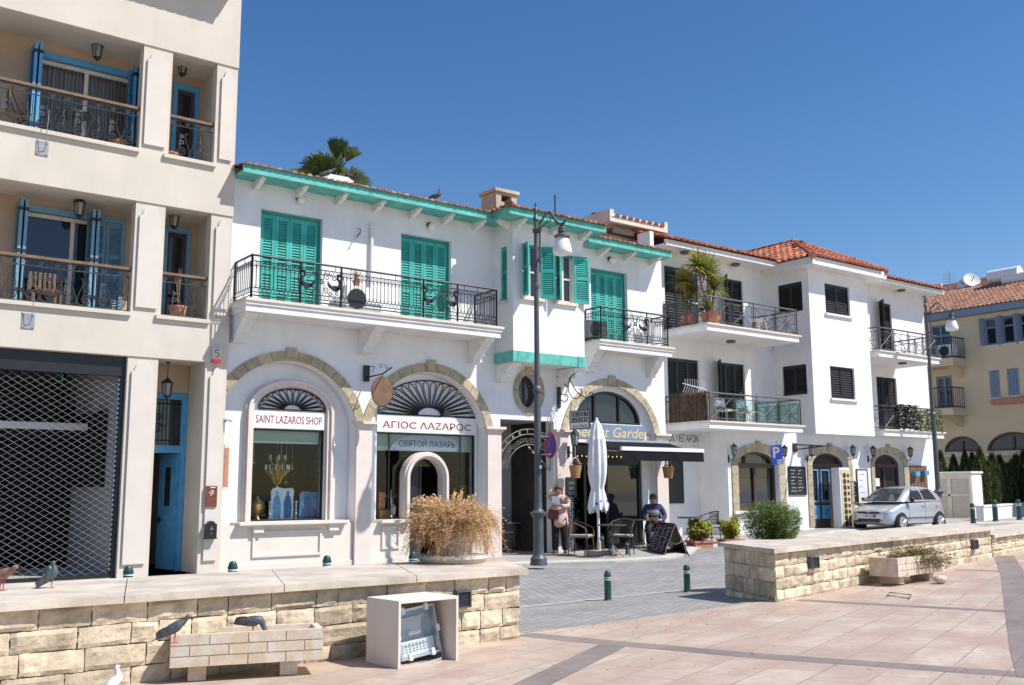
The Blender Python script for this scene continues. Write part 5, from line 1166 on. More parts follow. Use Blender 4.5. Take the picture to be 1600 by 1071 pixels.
# wall lanterns, boards and signs on the ground floor
grp = 'carriage lanterns on the right white building'
for px, py, lb, mt in ((1147, 705, 'green carriage lantern left of the arched brown window', 'bollard'), (1226, 707, 'green carriage lantern between the arched window and the chalk menu board', 'bollard'), (1268, 706, 'black carriage lantern left of the blue door arch', 'iron'), (1333, 706, 'black carriage lantern right of the blue door arch above the tall sign', 'iron'), (1364.5, 707, 'black carriage lantern left of the rightmost arch', 'iron'), (1422.5, 708, 'black carriage lantern right of the rightmost arch', 'iron')):
    x, z = F(px, py, GYF-.22); wall_lantern(lb, (x, GYF-.22, z), GYF-.037 if px in (1268,) else GYF-.002, grp, .8, mt)
def chalk(mb, x0, x1, z0, z1, y, rows_, cols=2):
    for k in range(rows_):
        z = z1-(z1-z0)*(k+.5)/rows_
        for c in range(cols):
            a = x0+(x1-x0)*(c+.1)/cols; b = x0+(x1-x0)*(c+random.uniform(.5, .9))/cols
            n = max(3, int((b-a)/.03)); P = [(a+(b-a)*i/n, y, z+random.uniform(-.02, .02)) for i in range(n+1)]
            mb.tube(P, .007, 3)
def board(label, cat, name, px0, px1, py0, py1, y, fm='wood', bm='black', rows_=7, mtc='whitepaint', cols=2, tilt=0):
    x0, x1 = FX(px0, (py0+py1)/2, y), FX(px1, (py0+py1)/2, y); pm = (px0+px1)/2; z0, z1 = FZ(pm, py1, y), FZ(pm, py0, y)
    t = thing(name, label, cat, ((x0+x1)/2, y, z0)); mb = MB(); mb.plate(mb.rect(x0, x1, z0, z1), [mb.rect(x0+.04, x1-.04, z0+.04, z1-.04)], y-.035, y-.001); mb.build('frame', M[fm], t)
    mb = MB(); mb.box(x0+.03, x1-.03, y-.02, y-.002, z0+.03, z1-.03); mb.build('board', M[bm], t)
    mb = MB(); chalk(mb, x0+.08, x1-.08, z0+.08, z1-.08, y-.023, rows_, cols); mb.build('chalk_writing', M[mtc], t); return t
board('large black chalk menu board between the two arches', 'menu board', 'chalkboard', 1231.5, 1258.5, 729, 774, GYF-.003, 'black')
board('small brown-framed chalkboard right of the tall illuminated sign', 'menu board', 'chalkboard', 1328, 1340, 752, 787, GYF-.003, 'wood', rows_=5, cols=1)
board('white sheet menu with ragged wooden frame beside the rightmost arch', 'menu board', 'menu_sheet', 1338.5, 1356, 733, 788, GYF-.003, 'wood', 'whitepaint', 5, 'greymetal', 1)
x, z = F(1430, 752, GYF-.06); t = thing('wooden_rack', 'rustic wooden rack with blue planter tins beside the utility cabinet', 'rack', (x, GYF, z-.5))
mb = MB(); x0, x1 = FX(1423, 750, GYF-.03), FX(1449, 750, GYF-.03); zt, zb_ = FZ(1436, 728, GYF-.03), FZ(1436, 800, GYF-.03)
for k in range(5): mb.box(x0+(x1-x0)*k/5+.01, x0+(x1-x0)*(k+1)/5-.01, GYF-.04, GYF-.003, zb_, zt)
mb.build('plank', M['wood'], t); mb = MB()
for k, (u, v) in enumerate(((.2, .82), (.75, .84), (.5, .45), (.15, .3))): mb.box(x0+(x1-x0)*u-.13, x0+(x1-x0)*u+.13, GYF-.2, GYF-.042, zb_+(zt-zb_)*v-.08, zb_+(zt-zb_)*v+.08)
mb.build('planter_tin', M['blue'], t)
# tall pale menu sign standing by the door
x0, x1 = FX(1311, 770, GYF-.35), FX(1327, 770, GYF-.35); t = thing('menu_sign', 'tall pale upright menu sign with a column of food pictures beside the blue door', 'sign', ((x0+x1)/2, GYF-.35, PAVE(27)))
zt = FZ(1319, 731, GYF-.35); zb_ = PAVE(26.5); mb = MB(); mb.box(x0, x1, GYF-.40, GYF-.1, zb_, zt); mb.build('cabinet', M['whitepaint'], t)
mb = MB(); xm = x0+(x1-x0)*.12; mb.box(xm, x1-.04, GYF-.412, GYF-.401, zb_+.05, zt-.06); mb.build('face', mat('pale_yellow_panel', (.62, .56, .33), .5, .1, 9, 0), t)
mb = MB()
for k in range(9):
    z = zb_+.14+(zt-zb_-.2)*k/9; mb.lathe([(.09, 0), (.09, .006)], 10, ((xm+x1-.04)/2-.05, GYF-.413, z), Matrix.Rotation(PI/2, 3, 'X'), caps=True); mb.box((xm+x1)/2+.07, x1-.06, GYF-.42, GYF-.413, z-.05, z+.05)
mb.build('picture', M['brownwood'], t)
# dark red empty sign bracket
t = thing('sign_bracket', 'dark red iron bracket without a board left of the blue door arch', 'bracket', (FX(1241, 700, GYF), GYF, FZ(1241, 700, GYF)))
x, z = F(1241, 700, GYF); x2, z2 = F(1291, 700, GYF-1.0); mb = MB(); mb.box(x-.08, x+.08, GYF-.05, GYF-.002, z-.14, z+.14); mb.tube([(x, GYF-.04, z+.1), (x+.10, GYF-1.0, z+.02)], .022, 5); mb.tube([(x, GYF-.04, z-.06), (x+.1, GYF-1.0, z+.02)], .022, 5); mb.tube([(x+.1, GYF-.95, z+.02), (x+.13, GYF-1.3, z+.02)], .015, 5); mb.build('bracket', M['brownwood'], t)
# cables on the facade
mb = MB(); p0 = (FX(1208, 540, D2-.05), D2-.04, FZ(1208, 540, D2)); p1 = (FX(1219, 620, D2-.05), D2-.04, FZ(1219, 620, D2)); mb.tube([p0, p1], .018, 4)
xq, zq = F(1455, 580, D2-.03); mb.tube([(xq-.1, D2-.03, zq+.3), (xq-.05, D2-.03, zq-1.5)], .012, 4); mb.build('cable', M['kerb'], Rb)
# ---------------------------------------------------- plants and furniture on the right building's balconies
def yucca_head(mb, c, n, L, up_=.25, w_=.055):
    for k in range(int(n*1.5)):
        a = random.uniform(0, 2*PI); el = random.uniform(-.55, 1.35); mb.cur = min(1, max(0, .55+.35*math.sin(el)+random.uniform(-.2, .2))) if el > -.2 else random.uniform(.75, 1)
        l = L*random.uniform(.7, 1.05); d = Vector((math.cos(a)*math.cos(el), math.sin(a)*math.cos(el), math.sin(el))); s = d.cross(Vector((0, 0, 1)))
        s = s.normalized()*w_*.5 if s.length > .01 else Vector((w_*.5, 0, 0)); C = Vector(c); m_ = C+d*l*.5+Vector((0, 0, -.02*l)); e = C+d*l+Vector((0, 0, -.16*l*math.cos(el)))
        mb.quad(C-s*.5, C+s*.5, m_+s, m_-s); mb.tri(m_-s, m_+s, e)
    mb.cur = .5
def yucca(label, base, heads, potr, poth, group=None):
    t = thing('yucca_plant', label, 'plant', base, group)
    mb = MB(); mb.lathe([(potr*.7, 0), (potr*.95, poth*.85), (potr, poth*.85), (potr*1.03, poth), (potr*.85, poth), (.001, poth*.9)], 16, base, caps=False); mb.build('pot', M['terracotta'], t, smooth=True, auto=40)
    b0 = Vector(base)+Vector((0, 0, poth*.9)); mb = MB(); lf = MB()
    for hx, hy, hz, n, L in heads:
        h = Vector((base[0]+hx, base[1]+hy, base[2]+hz)); mb.tube([b0, b0.lerp(h, .5)+Vector((hx*.12, hy*.1, 0)), h], [.05, .04, .035], 6); yucca_head(lf, h, n, L)
    mb.build('stem', M['bark'], t); lf.build('foliage', M['yucca'], t, recalc=False)
yy = SY+.45
def bp(px, py): x, z = F(px, py, yy); return x, z
x0, z0 = bp(1111, 497)
hd = []
for px, py, n, L in ((1091, 415, 110, .62), (1112, 420, 130, .66), (1123, 449, 100, .6), (1106, 480, 70, .5)):
    x, z = bp(px, py); hd.append((x-x0, random.uniform(-.1, .2), z-zS1, n, L))
yucca('tall yucca with three bright heads in a terracotta pot on the upper balcony corner', (x0, yy, zS1), hd, .30, .40)
yy = SY+1.0; x0, z0 = bp(1066, 490); hd = []
for px, py, n, L in ((1059, 438, 100, .55), (1075, 453, 80, .45), (1065, 470, 60, .45)):
    x, z = bp(px, py); hd.append((x-x0, random.uniform(-.1, .1), z-zS1, n, L))
yucca('shorter drooping yucca behind the left end of the upper balcony rail', (max(x0, uX0+.3), yy, zS1), hd, .22, .35)
t = thing('plastic_table', 'white plastic table on the upper balcony by the bay', 'table', (uX1-1.2, SY+.7, zS1)); mb = MB(); xx = uX1-1.3; mb.lathe([(.30, .42), (.30, .46)], 14, (xx, SY+.6, zS1)); mb.build('table_top', M['whitepaint'], t)
for a in range(4): mb = MB(); aa = PI/4+a*PI/2; mb.tube([(xx+.2*math.cos(aa), SY+.6+.2*math.sin(aa), zS1+.42), (xx+.26*math.cos(aa), SY+.6+.26*math.sin(aa), zS1)], .025, 5); mb.build('leg', M['whitepaint'], t)
t = thing('reed_screen', 'brown reed screen tied along the left side of the lower balcony', 'screen', (lX0+.06, 19.5, zS2)); mb = MB()
for k in range(260):
    mb.cur = random.random(); u = k/260; yq = SY+.1+(D2-SY-.3)*u; mb.tube([(lX0+.03+random.uniform(-.02, .02), yq, zS2), (lX0+.03+random.uniform(-.03, .03), yq+random.uniform(-.02, .02), zS2+random.uniform(.72, .86))], .010, 3)
mb.build('reed', mat('reed_bundles', (.17, .115, .075), .9, .35, 12, .2, 60, rnd=.45), t)
t = thing('aerial', 'white rack aerial standing over the reed screen', 'aerial', (lX0+.3, SY+.9, zS2)); mb = MB(); xq, yq, zq = lX0+.25, SY+.9, zS2+1.05
mb.tube([(xq-.35, yq, zq+.05), (xq+.65, yq, zq-.08)], .014, 4); mb.tube([(xq+.3, yq, zq-.03), (xq+.3, yq, zS2)], .014, 4)
for k in range(9):
    u = -.3+k*.1; mb.tube([(xq+u, yq-.05, zq+.2-.1*abs(u)), (xq+u+.06, yq, zq+.0), (xq+u, yq+.05, zq-.2)], .010, 4)
mb.build('frame', M['whitepaint'], t)
for lb, xq, yq in (('metal garden chair behind the glass screen of the lower balcony, nearer the reed screen', lX0+1.5, SY+.7), ('metal garden chair behind the glass screen of the lower balcony, in the middle', lX0+2.6, SY+.8)):
    t = thing('garden_chair', lb, 'chair', (xq, yq, zS2)); mb = MB(); mb.box(xq-.22, xq+.22, yq-.22, yq+.22, zS2+.36, zS2+.39); mb.build('seat', M['sill'], t); mb = MB(); mb.tube([(xq-.22, yq+.22, zS2+.38), (xq-.22, yq+.27, zS2+.74), (xq+.22, yq+.27, zS2+.74), (xq+.22, yq+.22, zS2+.38)], .016, 5); mb.box(xq-.18, xq+.18, yq+.25, yq+.265, zS2+.52, zS2+.7); mb.build('backrest', M['silver'], t)
    for a, b in ((-.2, -.2), (.2, -.2), (-.2, .2), (.2, .2)): mb = MB(); mb.tube([(xq+a, yq+b, zS2+.37), (xq+a*1.1, yq+b*1.1, zS2)], .014, 4); mb.build('leg', M['silver'], t)
# dark dried creeper and pale leafy creeper on the right lower balcony
def creeper(mb, x0, x1, y, z0, z1, n, s):
    for k in range(n):
        mb.cur = random.random(); c = Vector((random.uniform(x0, x1), y+random.uniform(-.12, .1), random.uniform(z0, z1))); d = Vector((random.gauss(0, 1), random.gauss(0, 1), random.gauss(0, 1))).normalized(); e = d.orthogonal().normalized()
        mb.quad(c-d*s, c-e*s*.6, c+d*s, c+e*s*.6)
    mb.cur = .5
t = thing('creeper_plant', 'pale green leafy creeper covering the right end of the lower right balcony', 'plant', ((FX(1436, 650, SY)), SY+.1, zV2)); mb = MB(); creeper(mb, FX(1434, 650, SY), FX(1472, 650, SY), SY+.05, zV2+.0, zV2+.75, 900, .05); mb.build('foliage', leafmat('pale_leaves', (.06, .09, .03), (.20, .22, .08), (.42, .40, .22)), t, recalc=False); mb = MB(); twigs(mb, (FX(1450, 650, SY), SY+.15, zV2), 14, .8, .6, .01); mb.build('stem', M['bark'], t)
t = thing('climbing_plant', 'dark withered climber hanging over the lower right balcony rail', 'plant', (FX(1415, 650, SY), SY, zV2)); mb = MB(); creeper(mb, FX(1402, 650, SY), FX(1435, 650, SY), SY+.04, zV2+.05, zV2+.86, 1300, .05); mb.build('foliage', leafmat('withered_dark_leaves', (.008, .008, .007), (.03, .025, .02), (.12, .10, .08), .1), t, recalc=False); mb = MB(); twigs(mb, (FX(1418, 650, SY), SY+.15, zV2), 14, .8, .7, .01); mb.build('stem', M['bark'], t)
# ---------------------------------------------------- rooftop box behind
py_ = 20.7
t = thing('rooftop_structure', 'weathered beige concrete rooftop structure with tile coping between the two white buildings', 'building', (20.5, py_, 8.2)); kY = py_
x0, x1 = FX(953, 335, kY), FX(1043, 352, kY); z1, z0 = FZ(953, 328, kY), FZ(953, 345, kY)
mb = MB(); mb.box(x0, x1, kY, kY+3.6, z0, z0+.10); mb.box(x0, x1, kY, kY+.18, z0+.101, z0+.24); mb.box(x0-.0, x0+.16, kY+.181, kY+3.6, z0+.101, z1+.03); mb.box(x0, x0+.16, kY-.001, kY+.18, z0+.241, z1+.03); mb.box(x1-.12, x1, kY-.001, kY+.18, z0+.241, z1); mb.build('parapet', M['sill'], t)
mb = MB(); mb.box(x0+.3, x1-.3, kY+.35, kY+3.3, 7.8, z0-.001); mb.build('wall', M['concrete'], t)
mb = MB(); mb.box(x0+.2, x1-.5, kY+.1, kY+.34, z0-.3, z0-.15); mb.build('ledge', M['brownwood'], t)
mb = MB(); tile_roof(mb, (x0+.15, kY+.02, z1-.18), (x1-.12, kY+.02, z1-.18), (0, .95, .3), 3, .36, .24, .085); mb.build('tile_coping', M['tile_dk'], t)
mb = MB(); xq, zq = F(1018, 369, 19.6); mb.box(xq-.07, xq+.08, 19.6, 20.1, zq-.28, zq+.14); mb.build('pier', M['whitepaint'], t)

# ================================================================== YELLOW BUILDING ACROSS THE END
VX = 45.0
Yb = thing('apartment_building', 'yellow apartment building with blue-grey shutters and arched shop windows at the end of the street', 'building', (VX, 20, 0))
HY = lambda px, py: H(px, py, VX)
def yrect(pl, pr, pt, pb):
    m_ = (pl+pr)/2; return HY(pr, pt)[0], HY(pl, pt)[0], HY(m_, pb)[1], HY(m_, pt)[1]
ywin = [yrect(1537, 1556, 497, 540), yrect(1564, 1584, 493, 537), yrect(1591, 1612, 489, 533), yrect(1545, 1561, 579, 621), yrect(1572.5, 1591, 576, 618), yrect(1602, 1620, 572, 615)]
ydoor = [yrect(1453, 1484, 508, 562), yrect(1462, 1487, 588, 640)]
zev = HY(1530, 482)[1]
sy_, zs_ = HY(1530, 708)
arches = []
for pl, pr, pt, pb in ((1474, 1531, 682, 706), (1540, 1625, 675, 704)):
    a, b, z0, z1 = yrect(pl, pr, pt, pb); arches.append((a, b, z0, z1))
mb = MB(); Ymin, Ymax = 6.0, 30.0
def yarch(a, b, z0, z1, n=16): c = (a+b)/2; return [(c+(b-a)/2*math.cos(PI*k/n), z0+(z1-z0)*math.sin(PI*k/n)) for k in range(n+1)]
mb.plate([(Ymin, 0), (Ymax, 0), (Ymax, zev), (Ymin, zev)], [[(a, z0), (b, z0), (b, z1), (a, z1)] for a, b, z0, z1 in ywin+ydoor]+[yarch(*q) for q in arches], VX, VX+.25, axis='yz')
mb.box(VX+.251, VX+12, Ymin, Ymin+.2, 0, zev); mb.box(VX+.251, VX+12, Ymax-.2, Ymax, 0, zev)
mb.build('wall', M['yellow'], Yb)
mb = MB(); mb.box(VX-.14, VX-.001, Ymin, Ymax, HY(1530, 712)[1]-.05, HY(1530, 709)[1]); mb.build('string_course', M['sill'], Yb)
mb = MB(); mb.box(VX-.5, VX-.001, Ymin, Ymax, zev-.32, zev-.02); mb.build('eave', M['slate'], Yb)
zr = HY(1530, 455)[1]
mb = MB(); rx = 2.4; 
tile_roof(mb, (VX-.55, Ymax, zev), (VX-.55, Ymin, zev), (.90, 0, .42), 11, .36, .21, .05); ro = mb.build('roof', M['tile_far'], Yb)
mb = MB(); mb.quad((VX-.5, Ymin, zev-.01), (VX-.5, Ymax, zev-.01), (VX+5, Ymax, zev+2.5), (VX+5, Ymin, zev+2.5)); mb.quad((VX+5, Ymin, zev+2.5), (VX+5, Ymax, zev+2.5), (VX+12, Ymax, zev), (VX+12, Ymin, zev)); mb.build('roof_underlay', M['tile_dk'], ro)
for i, (a, b, z0, z1) in enumerate(ywin):
    fr = MB(); fr.plate([(a, z0), (b, z0), (b, z1), (a, z1)], [[(a+.09, z0+.09), (b-.09, z0+.09), (b-.09, z1-.09), (a+.09, z1-.09)]], VX+.05, VX+.12, axis='yz'); fr.box(VX+.05, VX+.12, a+.09, b-.09, (z0+z1)/2+.15, (z0+z1)/2+.22); w_ = fr.build('window', M['slate'], Yb)
    g = MB(); g.quad((VX+.1, a, z0), (VX+.1, b, z0), (VX+.1, b, z1), (VX+.1, a, z1)); g.build('pane', M['glass'], w_)
    lw = (b-a)/2
    if i < 3:
        for hy, sg in ((b, 1), (a, -1)):
            sm = MB(); shutter_leaf(sm, 0, lw*.9, z0, z1, 0, hinge_M(VX-.02, hy, PI-sg*.55 if sg > 0 else PI+.5), pitch=.11, mids=(.6,), st=.07); sm.build('shutter', M['slate'], Yb)
    else:
        for q in (a, a+lw):
            sm = MB(); shutter_leaf(sm, .01, lw-.01, z0+.02, z1-.02, 0, hinge_M(VX+.01, q+lw, -PI/2), pitch=.11, mids=(), st=.1); sm.build('shutter', M['slate'], Yb)
    s_ = MB(); s_.box(VX-.08, VX+.04, a-.06, b+.06, z0-.09, z0-.003); s_.build('window_sill', M['sill'], Yb)
for i, (a, b, z0, z1) in enumerate(ydoor):
    fr = MB(); m_ = (a+b)/2; fr.plate([(a, z0), (b, z0), (b, z1), (a, z1)], [[(a+.1, z0+.1), (m_-.05, z0+.1), (m_-.05, z1-.6), (a+.1, z1-.6)], [(m_+.05, z0+.1), (b-.1, z0+.1), (b-.1, z1-.6), (m_+.05, z1-.6)], [(a+.1, z1-.5), (m_-.05, z1-.5), (m_-.05, z1-.1), (a+.1, z1-.1)], [(m_+.05, z1-.5), (b-.1, z1-.5), (b-.1, z1-.1), (m_+.05, z1-.1)]], VX+.05, VX+.12, axis='yz'); w_ = fr.build('balcony_door', M['slate'], Yb)
    g = MB(); g.quad((VX+.1, a, z0), (VX+.1, b, z0), (VX+.1, b, z1), (VX+.1, a, z1)); g.build('pane', M['glass'], w_)
for a, b, z0, z1 in arches:
    fr = MB(); fr.plate(yarch(a, b, z0, z1), [yarch(a+.12, b-.12, z0+.1, z1-.12)], VX+.06, VX+.14, axis='yz')
    for u in (.25, .5, .75) if b-a > 3.0 else (.5,): yq = a+(b-a)*u; fr.box(VX+.06, VX+.13, yq-.05, yq+.05, z0+.05, z1-.2 if u == .5 else z1-.45)
    w_ = fr.build('arched_window', M['brownwood'], Yb); g = MB(); g.plate(yarch(a, b, z0, z1), [], VX+.12, VX+.13, axis='yz'); g.build('pane', M['whitepaint'] if b-a > 3 else M['glass'], w_)
for pt, pb, pr in ((562, 574, 1506), (639, 650, 1511)):
    yf, _ = HY(pr, pt); yb_ = 26.0; zt = HY(pr, pt)[1]; z0 = HY(pr, pb)[1]; ex = 1.2
    # front corner of the slab sits out from the wall
    y0 = HY(1510, pt)[0]
    mb = MB(); mb.box(VX-ex, VX-.001, y0, 27.0, z0, zt); sl_ = mb.build('balcony_slab', M['yellow'], Yb)
    mb = MB()
    for yy_ in (y0+.2,): mb.plate([(VX-.001, z0-.5), (VX-.001, z0-.001), (VX-.9, z0-.001), (VX-.5, z0-.2)], [], yy_, yy_+.3, axis='xz')
    mb.build('corbel', M['yellow'], sl_)
    mb = MB()
    def vr(P0, P1):
        L = math.hypot(P1[0]-P0[0], P1[1]-P0[1]); n = int(L/.16); q = lambda t, z: (P0[0]+(P1[0]-P0[0])*t, P0[1]+(P1[1]-P0[1])*t, zt+z)
        mb.tube([q(0, .98), q(1, .98)], .03, 5); mb.tube([q(0, .08), q(1, .08)], .02, 4)
        for k in range(n+1): mb.tube([q(k/n, .05), q(k/n, .98)], .014 if k % 8 else .03, 4)
    vr((VX-ex+.06, y0+.06), (VX-ex+.06, 26.9)); vr((VX-ex+.06, y0+.06), (VX-.02, y0+.06)); mb.build('balcony_railing', M['iron'], Yb)
xq = VX-.6; zt = HY(1506, 562)[1]; yq = HY(1489, 560)[0]
t = thing('air_conditioner', 'white air conditioner with dark fan on the upper balcony of the yellow building', 'air conditioner', (xq, yq, zt)); mb = MB(); mb.box(xq-.15, xq+.15, yq-.5, yq+.4, zt+.1, zt+.7); mb.build('casing', M['whitepaint'], t); mb = MB(); mb.lathe([(.24, 0), (.24, .02)], 16, (xq-.16, yq, zt+.4), Matrix.Rotation(-PI/2, 3, 'Y')); mb.build('fan_grille', M['iron'], t)
a, z = HY(1553, 628); b = HY(1640, 620)[0]; t = thing('window_box', 'long reddish-brown planter box fixed below the lower windows of the yellow building', 'planter', (VX-.2, a, z)); mb = MB(); z = HY(1570, 632)[1]; mb.box(VX-.3, VX-.002, b, a, z, z+.24); mb.build('box', M['terracotta'], t)
# roof plant of the yellow building
bx = VX+3.2
def HB(px, py): return H(px, py, bx)
t = thing('rooftop_structure', 'flat yellow rooftop block behind the tiles of the yellow building', 'building', (bx, 24, zev+2)); mb = MB(); mb.box(bx, bx+5, HB(1533, 450)[0], 30.5, zev+.5, HB(1500, 455)[1]); mb.box(bx-.08, bx+5.08, HB(1533, 450)[0]-.06, 30.6, HB(1500, 455)[1]+.001, HB(1500, 452)[1]); mb.build('wall', M['yellow'], t)
def dish(label, px, py, rad, yaw):
    yq, zq = HB(px, py); t = thing('satellite_dish', label, 'satellite dish', (bx+.5, yq, zq), 'satellite dishes on the yellow building')
    R_ = Matrix.Rotation(yaw, 3, 'Z') @ Matrix.Rotation(-PI/2+.45, 3, 'Y'); mb = MB(); mb.lathe([(rad*k/6+.001, .18*rad*(k/6)**2) for k in range(7)], 20, (bx+.5, yq, zq), R_, caps=False); mb.build('reflector', M['whitepaint'], t, smooth=True)
    mb = MB(); d = R_ @ Vector((0, 0, 1)); mb.tube([(bx+.5, yq, zq), (bx+.5+d.x*rad*.9, yq+d.y*rad*.9, zq+d.z*rad*.9)], .025, 4); mb.tube([(bx+.5, yq, zq), (bx+.6, yq, zq-1.0)], .04, 5); mb.build('mast', M['greymetal'], t)
dish('large round satellite dish tilted sideways on the yellow roof', 1510, 437, .42, .9); dish('smaller satellite dish behind the large one on the yellow roof', 1497, 442, .32, -.2)
def heater(label, px, py, L):
    yq, zq = HB(px, py); t = thing('water_tank', label, 'water tank', (bx-.3, yq, zq), 'solar water tanks on the yellow building'); mb = MB(); mb.tube([(bx-.3, yq, zq), (bx-.3, yq-L, zq)], .33, 16); mb.build('tank', M['whitepaint'], t, smooth=True, auto=40)
    for s in (.15, .8): mb = MB(); mb.tube([(bx-.5, yq-L*s, zq-.3), (bx-.6, yq-L*s, zq-1.4)], .03, 4); mb.tube([(bx+.1, yq-L*s, zq-.3), (bx+.3, yq-L*s, zq-1.4)], .03, 4); mb.build('leg', M['greymetal'], t)
heater('white cylindrical water tank on legs, nearer the roof block', 1551, 435, 1.5); heater('white cylindrical water tank beside the first, nearer the frame edge', 1574, 440, 1.4)
yq, zq = HB(1479, 437); t = thing('aerial', 'thin rooftop television aerial left of the dishes', 'aerial', (bx+.3, yq, zq)); mb = MB(); mb.tube([(bx+.3, yq, zq-1), (bx+.3, yq, zq+.5)], .03, 4)
for k in range(5): mb.tube([(bx+.3, yq-.4+.0*k, zq+.3-.13*k), (bx+.3, yq+.4, zq+.35-.13*k)], .018, 3)
mb.build('mast', M['silver'], t)
# ================================================================== RUBBLE WALLS
def stones(mb, Mx, L, courses, wmin, wmax, u_end=(0, 0)):
    """rock-faced blocks; local u along, v up, d outwards (towards the viewer)"""
    v = 0
    for ci, h in enumerate(courses):
        u = -random.uniform(0, wmin*.6) if not u_end[0] else 0
        while u < L-.01:
            w_ = random.uniform(wmin, wmax)
            if u+w_ > L-wmin*.6: w_ = L-u
            u0, u1 = max(u, 0)+.004, u+w_-.004
            if u1-u0 > .04:
                mb.cur = random.random(); nu, nv = max(5, int((u1-u0)/.035)), max(4, int(h/.03)); idx = []
                off = random.uniform(0, 50); proud = random.uniform(.008, .020); tl = random.uniform(-.012, .012); rr_ = random.uniform(-.006, .006)
                for j in range(nv+1):
                    row = []
                    for i in range(nu+1):
                        s, t = i/nu, j/nv; e = (1-abs(2*s-1)**14)*(1-abs(2*t-1)**9)
                        P = Vector((u0+(u1-u0)*s, v+.0035+(h-.007)*t+rr_*(2*s-1), 0))
                        if i in (0, nu): P.x += .009*noise.noise(Vector((P.y*30, off, 1)))
                        if j in (0, nv): P.y += .007*noise.noise(Vector((P.x*22, off, 2)))
                        d = -.012+e*(proud+.013*noise.noise(Vector((P.x*8, P.y*12, off)))+.009*noise.noise(Vector((P.x*28, P.y*30, off)))+tl*(2*t-1))
                        row.append(mb.p(*(Mx @ Vector((P.x, P.y, d)))))
                    idx.append(row)
                for j in range(nv):
                    for i in range(nu): mb.f.append([idx[j][i], idx[j][i+1], idx[j+1][i+1], idx[j+1][i]])
            u += w_
        v += h
    mb.cur = .5
def wall_frame(P0, P1, z):  # local (u, v, d): u from P0 to P1, v up, d to the right-hand outward normal facing the camera
    a = Vector((P0[0], P0[1], 0)); b = Vector((P1[0], P1[1], 0)); e = (b-a).normalized(); n_ = Vector((e.y, -e.x, 0))
    return Matrix(((e.x, 0, n_.x, a.x), (e.y, 0, n_.y, a.y), (0, 1, 0, z), (0, 0, 0, 1))), (b-a).length
def stone_wall(label, quad, z0s, ztop, courses, faces, slope=0):
    """quad: front-left, front-right, back-right, back-left"""
    t = thing('stone_wall', label, 'wall', (*quad[1], 0))
    mb = MB()
    for (i, j, zb) in faces:
        Mx, L = wall_frame(quad[i], quad[j], zb)
        if slope and (i, j) == (0, 1): Mx = Mx @ Matrix(((1, 0, 0, 0), (slope, 1, 0, 0), (0, 0, 1, 0), (0, 0, 0, 1)))
        h = ztop-.055-zb; cw = [c*random.uniform(.88, 1.12) for c in courses]; q_ = sum(cw)/sum(courses); stones(mb, Mx, L, [h*c/q_ for c in cw], *((.20, .50) if quad[0][0] < 0 else (.22, .44)), (1, 1))
    mb.build('stone_facing', M['rubble'], t, recalc=False)
    mb = MB(); c = Vector((sum(q[0] for q in quad)/4, sum(q[1] for q in quad)/4)); s = [(c+(Vector(q)-c)*1) for q in quad]
    n4 = len(quad)
    def inset(d):   # move every edge inwards by d
        out = []
        for k in range(n4):
            p0, p1, p2 = Vector(quad[k-1]), Vector(quad[k]), Vector(quad[(k+1) % n4]); e1, e2 = (p1-p0).normalized(), (p2-p1).normalized(); n1, n2 = Vector((-e1.y, e1.x)), Vector((-e2.y, e2.x))
            bb = n1+n2; out.append(p1+bb*(d/max(.2, 1+n1.dot(n2))))
        return out
    lo = inset(.03)
    b_ = [mb.p(q.x, q.y, -.1) for q in lo]; tt = [mb.p(q.x, q.y, ztop-.056) for q in lo]
    for k in range(n4): mb.f.append([b_[k], b_[(k+1) % n4], tt[(k+1) % n4], tt[k]])
    mb.build('core', M['mortar'], t)
    mb = MB(); hi = inset(-.07)
    # capstones: slabs along the length with thin joints
    a, b, d, e = hi[0], hi[1], hi[2], hi[3]; L = (b-a).length; n = max(1, int(L/1.15))
    for k in range(n):
        mb.cur = random.random(); u0, u1 = (k+.003)/n, (k+.997)/n
        q = [a.lerp(b, u0), a.lerp(b, u1), e.lerp(d, u1), e.lerp(d, u0)]; dz = random.uniform(-.003, .003)
        nu, nv = 10, 6
        for lay in (0, 1):
            g = [[mb.p(*(q[0].lerp(q[1], i/nu).lerp(q[3].lerp(q[2], i/nu), j/nv)), ztop+dz-(.055 if lay else 0)+(0 if lay else .004*noise.noise(Vector((i*1.3+k*7, j*1.7, 3))))) for i in range(nu+1)] for j in range(nv+1)]
            if lay == 0: top_g = g
            for j in range(nv):
                for i in range(nu): mb.f.append([g[j][i], g[j][i+1], g[j+1][i+1], g[j+1][i]])
        B = g
        for i in range(nu): mb.f.append([top_g[0][i], top_g[0][i+1], B[0][i+1], B[0][i]]); mb.f.append([top_g[nv][i], top_g[nv][i+1], B[nv][i+1], B[nv][i]])
        for j in range(nv): mb.f.append([top_g[j][0], top_g[j+1][0], B[j+1][0], B[j][0]]); mb.f.append([top_g[j][nu], top_g[j+1][nu], B[j+1][nu], B[j][nu]])
    mb.cur = .5
    mb.build('capstone', M['capstone'], t); return t
LT, RT = .80, .81
LQ = [(-4, 7.70), (5.93, 7.74), (6.62, 9.12), (-4, 9.25)]
lw_ = stone_wall('low rubble wall with wide pale coping at the left, beneath the pigeons and the dried plant', LQ, 0, LT, (.25, .25, .25, .25), ((0, 1, .14), (1, 2, .0)))
RQ = [(10.24, 8.13), (18.75, 9.78), (20.2, 11.3), (10.86, 9.5)]
rw_ = stone_wall('rubble wall with wide pale coping at the right, around the green bush', RQ, 0, RT, (.25, .25, .25, .25), ((0, 1, .14), (3, 0, .0)), slope=.006)
q0 = (18.85, 9.82); zt2 = .66
